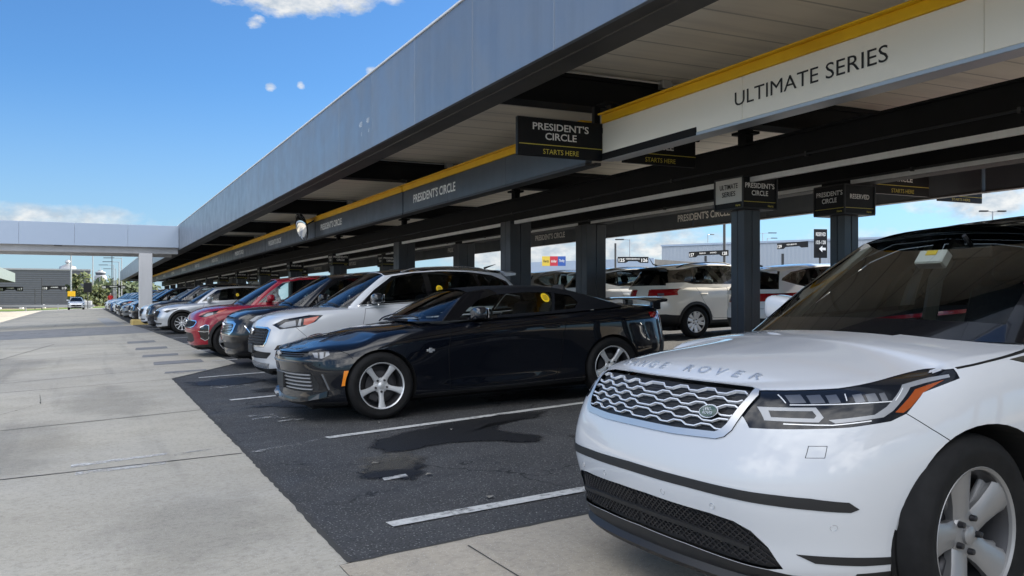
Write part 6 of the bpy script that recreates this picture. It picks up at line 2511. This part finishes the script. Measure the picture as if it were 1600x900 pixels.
def panel_sign(u0, u1, v0, v1, Z, label, m, words, post=True, wm=None, hs=.16):
    a, b = at(u0, v0, Z), at(u1, v1, Z)
    c, s = math.cos(PSI), math.sin(PSI)
    ang = -PSI * .6
    W = (u1 - u0) / 1400 * Z
    Hh = (v1 - v0) / 1400 * Z
    mid = at((u0 + u1) / 2, (v0 + v1) / 2, Z)
    Mq = Matrix.Translation(mid) @ Matrix.Rotation(ang, 4, 'Z')
    t = thing('panel_sign', label, 'sign', (mid.x, mid.y, g(mid.x, mid.y)))
    k = MB()
    k.box((-W / 2, -.03, -Hh / 2), (W / 2, .03, Hh / 2), Mq, .01)
    loc(k.build('panel', m), t)
    if words:
        w = MB()
        for i, q in enumerate(words):
            text_on(w, q, Hh * hs, Mq @ Vector((0, -.033, Hh * (.32 - .28 * i))), Mq.to_3x3() @ Vector((1, 0, 0)), (0, 0, 1), width=W * .75 if len(q) > 2 else None, bold=.01)
        loc(w.build('lettering', wm or T['letter']), t)
    if post:
        q = MB()
        for dx in ((-.3, .3) if post == 2 else (0,)):
            o = Mq @ Vector((dx * W, .05, 0))
            q.tube([(o.x, o.y, g(o.x, o.y) - .05), (o.x, o.y, mid.z)], .05, 8)
        loc(q.build('post', T['postdark'], None, True), t)
    return t
rs = panel_sign(1271, 1293, 358, 403, 44, 'dark RESERVED sign with a left arrow behind the second column', T['signblack'], ['RESERVED', '103-128'], True, hs=.13)
mb = MB()
p = at(1284, 389, 43.9)
mb.add([p + Vector(q) for q in ((-.22, -.04, 0), (0, -.04, .16), (0, -.04, .06), (.22, -.04, .06), (.22, -.04, -.06), (0, -.04, -.06), (0, -.04, -.16))], [(0, 1, 6), (2, 3, 4, 5)])
loc(mb.build('arrow', T['letter']), rs)
ds_ = panel_sign(390, 407, 440, 453, 52, 'white direction sign between the columns above the silver crossover', T['signgrey'], ['EXIT', 'RETURN'], 2, M['ink'], .14) if False else panel_sign(390, 407, 440, 453, 52, 'white direction sign between the columns above the silver crossover', T['signgrey'], None, 2)
py = panel_sign(936, 945, 393, 425, 40, 'dark upright sign with a yellow edge beside the third column', T['signblack'], None, True)
mb = MB()
p = at(941.5, 409, 39.9)
mb.box((p.x - .02, p.y - .05, p.z - .45), (p.x + .03, p.y - .036, p.z + .45))
loc(mb.build('yellow_edge', T['yellow']), py)
ysn = panel_sign(106, 117, 455, 463, 110, 'small yellow warning sign above the white hatchback', T['yellow'], None, True)
bsn = panel_sign(131, 143, 442, 457, 108, 'black board on a post right of the white hatchback', T['signblack'], None, True)
ub = MB()
p = at(137, 482, 112)
ub.box((-.5, -.4, 0), (.5, .4, .95), None, .05)
ub = ub.build('utility_box', T['whitecol'])
ub.location = (p.x, p.y, g(p.x, p.y))
tag(ub, 'pale concrete utility box right of the white hatchback', 'utility box')

# three coloured billboard panels on the distant canopy
bb = thing('billboard', 'three-colour billboard in yellow, red and blue on the distant canopy', 'billboard', tuple(at(865, 410, 70)))
ang = -PSI
for i, (w_, cc_, tx) in enumerate((('Hertz', (.72, .52, .06), M['ink']), ('dollar', (.55, .03, .05), M['white_ink']), ('Thrifty', (.03, .10, .38), M['white_ink']))):
    u0 = 847 + 12.3 * i
    c0 = at(u0 + 6.1, 408, 70)
    Mq = Matrix.Translation(c0) @ Matrix.Rotation(ang, 4, 'Z')
    W, Hh = 12.2 / 1400 * 70, 15 / 1400 * 70
    k = MB()
    k.box((-W / 2, -.04, -Hh / 2), (W / 2, .04, Hh / 2), Mq)
    loc(k.build('panel', mat('billboard colour %d' % i, cc_, .5)), bb)
    k = MB()
    text_on(k, w_, Hh * .28, Mq @ Vector((0, -.043, 0)), Mq.to_3x3() @ Vector((1, 0, 0)), (0, 0, 1), width=W * .72, bold=.02)
    loc(k.build('lettering', tx), bb)

# the distant canopy on the right and buildings behind it
def far_canopy(x0, y0, x1, y1, z0, z1, depth, label):
    a, b = Vector((x0, y0, 0)), Vector((x1, y1, 0))
    d = b - a
    Mq = Matrix.Translation(a) @ Matrix.Rotation(math.atan2(d.y, d.x), 4, 'Z')
    t = thing('parking_canopy', label, 'canopy', ((x0 + x1) / 2, (y0 + y1) / 2, .7))
    Ln = d.length
    k = MB()
    k.box((0, 0, z0), (Ln, .06, z1), Mq)
    k.box((0, depth, z0), (Ln, depth + .06, z1), Mq)
    loc(k.build('fascia', T['fascia2']), t)
    k = MB()
    k.box((.01, .061, z0 + .5), (Ln - .01, depth - .01, z1 - .1), Mq)
    loc(k.build('roof_deck', T['return']), t)
    n = int(Ln / 7) + 1
    for i in range(n):
        k = MB()
        k.box((lerp(1, Ln - 1, i / max(1, n - 1)) - .2, depth * .4, .3), (lerp(1, Ln - 1, i / max(1, n - 1)) + .2, depth * .4 + .4, z0 + .5), Mq, .02)
        loc(k.build('column', T['column']), t)
a, b = at(826, 413, 78), at(1022, 407, 70)
far_canopy(a.x, a.y, b.x, b.y, 3.5, 4.7, 9, 'distant pale parking canopy seen between the columns')
a, b = at(1015, 430, 95), at(1330, 432, 75)
far_canopy(a.x, a.y, b.x, b.y, 3.1, 3.9, 7, 'low grey canopy in front of the pale right-hand building')
p0_, p1_ = at(1034, 385, 120), at(1300, 378, 108)
d = p1_ - p0_
Mq = Matrix.Translation((p0_.x, p0_.y, 0)) @ Matrix.Rotation(math.atan2(d.y, d.x), 4, 'Z')
k, k2 = MB(), MB()
k.box((0, 0, -.5), (48, 30, 8.6), Mq)
k.box((9, -.01, -.5), (48, -.002, 8.2), Mq)
k2.box((-.1, -.12, 8.602), (48.1, 30.1, 8.85), Mq)
k3 = MB()
for i in range(4):
    k3.box((6 + i * 10, -.06, 3.0), (6.3 + i * 10, -.012, 7.2), Mq)
solid('terminal_building', 'large pale blue-grey flat building on the right behind the lot', 'building', (p0_.x + 15, p0_.y + 15, .8), [('wall', k, T['bldg2']), ('parapet', k2, T['fascia2']), ('downpipe', k3, T['postdark'])])
p0_, p1_ = at(470, 428, 130), at(735, 424, 110)
d = p1_ - p0_
Mq = Matrix.Translation((p0_.x, p0_.y, 0)) @ Matrix.Rotation(math.atan2(d.y, d.x), 4, 'Z')
k, k2 = MB(), MB()
k.box((0, 0, -.5), (26, 14, 4.6), Mq)
k2.box((-.1, -.12, 4.602), (26.1, 14.1, 4.85), Mq)
solid('shed', 'pale ribbed shed seen low between the columns', 'building', (p0_.x + 8, p0_.y + 5, .8), [('wall', k, T['bldg2']), ('parapet', k2, T['coping'])])

# airport control tower, far off
Z = 900
p = at(157, 470, Z)
k1_, k2_, k3_, k4_ = MB(), MB(), MB(), MB()
k1_.lathe([(3.6, -2), (3.2, 17), (3.4, 19), (5.2, 22.5)], 20, 'z', (p.x, p.y, 0))
k2_.lathe([(5.2, 22.5), (5.6, 23), (5.6, 26), (5.0, 26.4), (4.8, 26.9)], 20, 'z', (p.x, p.y, 0))
k3_.lathe([(4.2, 26.9), (4.9, 29.6), (3.9, 29.8)], 20, 'z', (p.x, p.y, 0))
k4_.lathe([(5.0, 29.61), (4.6, 30.4), (2.4, 30.8), (2.2, 32.0), (.2, 32.2), (.15, 35)], 20, 'z', (p.x, p.y, 0))
tw = mat('tower concrete', (.34, .35, .37), .8)
solid('control_tower', 'pale airport control tower on the skyline left of the white column', 'tower', (p.x, p.y, 0), [('shaft', k1_, tw), ('gallery', k2_, tw), ('cab_glazing', k3_, T['bldg']), ('cab_roof', k4_, tw)])

# trees
leafm = []
for i, cval in enumerate(((.03, .052, .016), (.045, .07, .02), (.075, .09, .022))):
    m_ = noisy(mat('leaves %d' % i, cval, .7), tuple(q * .7 for q in cval), tuple(q * 1.25 for q in cval), .8)
    leafm.append(m_)
bark = mat('bark', (.08, .06, .045), .9)
def tree(x, y, h, w, label, n=700, leaf=.35, tone=0, group=None, trunk=.35):
    r2 = random.Random(int(x * 13 + y * 7))
    gz = g(x, y)
    t = thing('tree', label, 'tree', (x, y, gz), group=group)
    tr = MB()
    tr.tube([(x, y, gz - .1), (x + r2.uniform(-.1, .1), y, gz + h * .4), (x, y, gz + h * .75)], [h * .028, h * .02, h * .006], 7)
    for q in range(5):
        a = r2.uniform(0, 6.28)
        z0 = gz + h * r2.uniform(.25, .5)
        tr.tube([(x, y, z0), (x + math.cos(a) * w * .3, y + math.sin(a) * w * .3, z0 + h * .22)], [h * .012, h * .004], 5)
    loc(tr.build('trunk', bark), t)
    cl = [(x + r2.uniform(-.36, .36) * w, y + r2.uniform(-.36, .36) * w, gz + h * r2.uniform(trunk, .86), r2.uniform(.16, .30) * w) for q in range(16)]
    cr = MB()
    for i in range(n):
        cx, cy, cz_, rr = cl[r2.randrange(len(cl))]
        u_ = Vector((r2.gauss(0, 1), r2.gauss(0, 1), r2.gauss(0, .8))).normalized() * rr * r2.uniform(.55, 1.08)
        c = Vector((cx, cy, cz_)) + u_
        c.z = max(c.z, gz + h * trunk * .6)
        a = Vector((r2.gauss(0, 1), r2.gauss(0, 1), r2.gauss(0, 1))).normalized()
        b = a.orthogonal().normalized()
        s_ = leaf * r2.uniform(.6, 1.4)
        cr.mi = (tone + (r2.random() < .4) + (r2.random() < .15)) % 3 if tone < 2 else (2 if r2.random() < .6 else 1)
        cr.add([c + a * s_, c + b * s_ * .6, c - a * s_, c - b * s_ * .6], [(0, 1, 2, 3)])
    loc(cr.build('crown', leafm, None, recalc=False), t)
tree(-.9, 152, 5.2, 3.4, 'yellow-green bushy tree beside the white hatchback', 900, .34, 2, trunk=.12)
tree(1.9, 156, 3.2, 3.0, 'low yellow-green shrub tree at the corner of the dark building', 700, .30, 2, trunk=.10)
for i, (u, v, Zq, w_) in enumerate(((152, 449, 240, 9), (162, 446, 250, 11), (171, 444, 230, 10), (180, 441, 236, 11), (190, 444, 226, 9), (200, 443, 250, 11), (210, 446, 240, 9), (220, 444, 250, 10))):
    p = at(u, v, Zq)
    tree(p.x, p.y, p.z - g(p.x, p.y), w_, 'dark green tree in the distant row left of the canopy end', 700, .62, 0, 'trees on the skyline beyond the lane', trunk=.12)
wd = MB()
r2 = random.Random(4)
for i in range(8200):
    u = r2.uniform(-60, 420) if i < 5200 else r2.uniform(1250, 3600)
    Zq = r2.uniform(420, 520)
    p = at(u, 470, Zq)
    hh = (6.0 + 2.2 * math.sin(u * .09) + 1.5 * math.sin(u * .31 + 1)) * r2.random() ** .6
    c = Vector((p.x, p.y, hh + .4))
    a = Vector((r2.gauss(0, 1), r2.gauss(0, 1), r2.gauss(0, 1))).normalized()
    b = a.orthogonal().normalized()
    s_ = r2.uniform(.8, 1.7)
    wd.mi = r2.randrange(2)
    wd.add([c + a * s_, c + b * s_ * .7, c - a * s_, c - b * s_ * .7], [(0, 1, 2, 3)])
wo = wd.build('woodland', leafm, recalc=False)
wo['kind'] = 'stuff'
# ================================================================ the cars in their bays
GRP = 'cars parked nose out along the lane'
GRP2 = 'cars parked with their tails toward the columns'
v, L = build_velar('white luxury SUV in the right foreground with a black lattice grille')
place(v, 2.10, 3.20, L)
v['group'] = GRP
c, L = build_camaro('black two-door convertible with a black soft top next to the empty bay')
place(c, 1.86, 9.9, L)
c['group'] = GRP
models = {}
def first(key, style, label, paint, pos, flip=False, **k):
    r_, L_ = build_suv(style, label, paint, **k)
    place(r_, pos[0], pos[1], L_, flip)
    r_['group'] = GRP2 if flip else GRP
    models[key] = (r_, L_, paint)
    return r_
first('cascade', 'cascade', 'white SUV with a black roof between the convertible and the black SUV', P_WHITE, (2.13, 13.55), roof=M['gloss_black'], mcap=M['blue_mirror'], stickers=((2.81, 1.31),))
first('chrome', 'chrome_bar', 'black SUV with a chrome grille surround next to the dark red SUV', P_BLACK, (2.18, 17.0))
first('tiger', 'tiger', 'dark red SUV with black wheel arches and a black fog pocket', P_RED, (1.88, 20.4))
first('cross', 'crossover', 'silver crossover with thick black wheel arches beyond the empty bays', P_SILVER, (2.05, 32.4), stickers=((2.75, 1.22),))
first('boxy', 'boxy', 'warm white SUV showing its tail and red lamp behind the nearest column', P_WARM, (11.3, 16.9), True)
first('hatch', 'hatch', 'small white hatchback driving toward the camera down the lane', P_ICE, (-.7, 113), False)
h = models['hatch'][0]
h.location = (-.72, 114.5, g(-.7, 114.5))
h.rotation_euler = (0, math.atan(-.0), -math.pi / 2)
h['group'] = 'cars on the lane'

def flatten(root):
    """one mesh of the whole car for copies too small to show their parts"""
    mats_, vs, fs, mi = [], [], [], []
    inv = root.matrix_world.inverted()
    for o in tree_of(root):
        if o.type != 'MESH':
            continue
        Mw = inv @ o.matrix_world
        me = o.data
        b = len(vs)
        vs += [tuple(Mw @ q.co) for q in me.vertices]
        for p in me.polygons:
            fs.append([b + i for i in p.vertices])
            m_ = o.material_slots[p.material_index].material
            if m_ not in mats_:
                mats_.append(m_)
            mi.append(mats_.index(m_))
    me = bpy.data.meshes.new('parked_car')
    me.from_pydata(vs, [], fs)
    for m_ in mats_:
        me.materials.append(m_)
    me.polygons.foreach_set('material_index', mi)
    me.polygons.foreach_set('use_smooth', [True] * len(fs))
    me.update()
    try:
        me.set_sharp_from_angle(angle=R(40))
    except Exception:
        pass
    return me
bpy.context.view_layer.update()
flat = {}
for k_, (r_, L_, pt) in models.items():
    flat[k_] = (flatten(r_), L_, pt)
names = {'P_WHITE': 'white', 'P_SNOW': 'white', 'P_WARM': 'cream white', 'P_BLACK': 'black', 'P_RED': 'red', 'P_SILVER': 'silver', 'P_GREY': 'grey', 'P_BLUE': 'blue', 'P_ICE': 'pale silver'}
kinds = {'cascade': 'SUV', 'chrome': 'SUV', 'tiger': 'SUV', 'cross': 'crossover', 'boxy': 'boxy SUV', 'hatch': 'hatchback'}
def flatcar(key, pname, x, y, label, group, flip=False, full=False, yaw=0.0):
    pt = globals()[pname]
    if full:
        src, L_, old = models[key]
        o = dup(src, label, pt, old, group)
    else:
        me, L_, old = flat[key]
        o = bpy.data.objects.new('parked_car', me)
        col.objects.link(o)
        for sl in o.material_slots:
            if sl.material == old:
                sl.link = 'OBJECT'
                sl.material = pt
        tag(o, label, 'car', group)
    place(o, x, y, L_, flip, yaw)
    return o
flatcar('boxy', 'P_BLACK', 2.0, 35.9, 'black boxy SUV right behind the silver crossover', GRP, full=True)
flatcar('cross', 'P_ICE', 1.95, 39.4, 'pale silver crossover, roof and yellow stickers above the black boxy SUV', GRP, full=True)
row = [(46.4, 'chrome', 'P_BLACK'), (49.8, 'cascade', 'P_WHITE'), (53.2, 'hatch', 'P_GREY'), (56.6, 'tiger', 'P_BLACK'), (60.0, 'cascade', 'P_WHITE'), (63.4, 'cross', 'P_SILVER'), (66.8, 'boxy', 'P_BLACK'),
       (70.2, 'hatch', 'P_ICE'), (73.6, 'chrome', 'P_GREY'), (77.0, 'cross', 'P_BLUE'), (80.4, 'cascade', 'P_WHITE'), (83.8, 'tiger', 'P_SILVER'), (87.2, 'hatch', 'P_ICE'), (90.6, 'chrome', 'P_GREY'),
       (94.0, 'cross', 'P_WHITE'), (97.4, 'boxy', 'P_SILVER'), (101.0, 'hatch', 'P_RED')]
for i, (yy, k_, pn) in enumerate(row):
    near = ['just past the white column', 'second past the white column', 'third past the white column'][i] if i < 3 else ('at the far end of the row' if i == len(row) - 1 else 'far down the row beyond the white column')
    flatcar(k_, pn, 1.75 + rnd.uniform(-.1, .25), yy, '%s %s %s' % (names[pn], kinds[k_], near), GRP)
row2 = [(3.1, 'cross', 'P_GREY', 'grey crossover in the back row directly behind the white luxury SUV', False),
        (6.5, 'cascade', 'P_SNOW', 'white SUV in the back row behind the foreground windscreen', True),
        (9.9, 'tiger', 'P_RED', 'red SUV tail seen through the foreground windscreen', True),
        (13.3, 'cross', 'P_SNOW', 'white crossover tail between the two nearest columns', True),
        (20.3, 'cascade', 'P_SNOW', 'white SUV in the back row left of the cream white one', True),
        (23.7, 'chrome', 'P_GREY', 'grey SUV roof in the back row behind the convertible roof', True),
        (27.1, 'cross', 'P_SILVER', 'silver crossover in the back row', False), (33.9, 'boxy', 'P_BLACK', 'black boxy SUV in the back row', False), (40.7, 'hatch', 'P_SNOW', 'white hatchback in the back row', False)]
for yy, k_, pn, lb, full in row2:
    flatcar(k_, pn, 11.3 + rnd.uniform(-.1, .2), yy, lb, GRP2, True, full)
row3 = [(8, 'hatch', 'P_BLUE'), (15.5, 'cascade', 'P_ICE'), (19, 'boxy', 'P_SNOW'), (22.5, 'cross', 'P_SNOW'), (26, 'hatch', 'P_SILVER'), (29.5, 'chrome', 'P_SNOW'), (33, 'cross', 'P_BLUE'), (36.5, 'tiger', 'P_GREY'), (43, 'cascade', 'P_SNOW'), (46.5, 'hatch', 'P_GREY')]
for yy, k_, pn in row3:
    flatcar(k_, pn, 25.5 + rnd.uniform(-.2, .2), yy, '%s %s across the next aisle beyond the back row' % (names[pn], kinds[k_]), 'cars across the next aisle')
flatcar('cross', 'P_GREY', 6, 150, 'dark car parked far off beyond the end of the lane', 'cars beyond the lane', yaw=.4)

# person in a red shirt walking behind the far cars
def person(x, y, label, shirt):
    gz = g(x, y)
    t = thing('person', label, 'person', (x, y, gz))
    J = {'pel': (0, 0, .95, .15), 'bel': (0, 0, 1.10, .14), 'che': (0, .02, 1.30, .17), 'nec': (0, .02, 1.47, .065), 'hea': (0, -.02, 1.60, .095), 'top': (0, -.01, 1.70, .075),
         'hl': (-.10, 0, .90, .10), 'kl': (-.11, -.12, .50, .065), 'al': (-.11, .02, .09, .045), 'tl': (-.11, -.12, .04, .04),
         'hr': (.10, 0, .90, .10), 'kr': (.11, .04, .50, .065), 'ar': (.11, .26, .12, .045), 'tr': (.11, .14, .05, .04),
         'sl': (-.20, .02, 1.40, .065), 'el': (-.26, .06, 1.12, .047), 'wl': (-.24, -.10, .92, .035), 'fl': (-.23, -.15, .84, .03),
         'sr': (.20, .02, 1.40, .065), 'er': (.26, .06, 1.12, .047), 'wr': (.24, .0, .90, .035), 'fr': (.23, -.02, .82, .03)}
    E_ = [('pel', 'bel'), ('bel', 'che'), ('che', 'nec'), ('nec', 'hea'), ('hea', 'top'), ('pel', 'hl'), ('hl', 'kl'), ('kl', 'al'), ('al', 'tl'), ('pel', 'hr'), ('hr', 'kr'), ('kr', 'ar'), ('ar', 'tr'),
          ('che', 'sl'), ('sl', 'el'), ('el', 'wl'), ('wl', 'fl'), ('che', 'sr'), ('sr', 'er'), ('er', 'wr'), ('wr', 'fr')]
    ks = list(J)
    me = bpy.data.meshes.new('body')
    me.from_pydata([J[k][:3] for k in ks], [(ks.index(a), ks.index(b)) for a, b in E_], [])
    o = bpy.data.objects.new('body', me)
    col.objects.link(o)
    md = o.modifiers.new('skin', 'SKIN')
    for i, k in enumerate(ks):
        o.data.skin_vertices[0].data[i].radius = (J[k][3], J[k][3])
        o.data.skin_vertices[0].data[i].use_root = (k == 'pel')
    sb = o.modifiers.new('sub', 'SUBSURF')
    sb.levels = sb.render_levels = 2
    dg = bpy.context.evaluated_depsgraph_get()
    m2 = bpy.data.meshes.new_from_object(o.evaluated_get(dg))
    bpy.data.objects.remove(o)
    skin, trs, hair = mat('skin tone', (.45, .28, .2), .6), mat('dark trousers', (.03, .03, .05), .8), mat('white cap', (.7, .7, .7), .6)
    for m_ in (shirt, trs, skin, hair):
        m2.materials.append(m_)
    for p_ in m2.polygons:
        z = p_.center.z
        p_.use_smooth = True
        p_.material_index = 1 if z < .98 and abs(p_.center.x) < .2 else 3 if z > 1.64 else 2 if z > 1.48 or (abs(p_.center.x) > .2 and z < 1.15) else 0
    b = bpy.data.objects.new('body', m2)
    col.objects.link(b)
    b.parent = t
person(2.55, 101.5, 'person in a red shirt and white cap behind the far cars', mat('red shirt', (.45, .02, .02), .8))
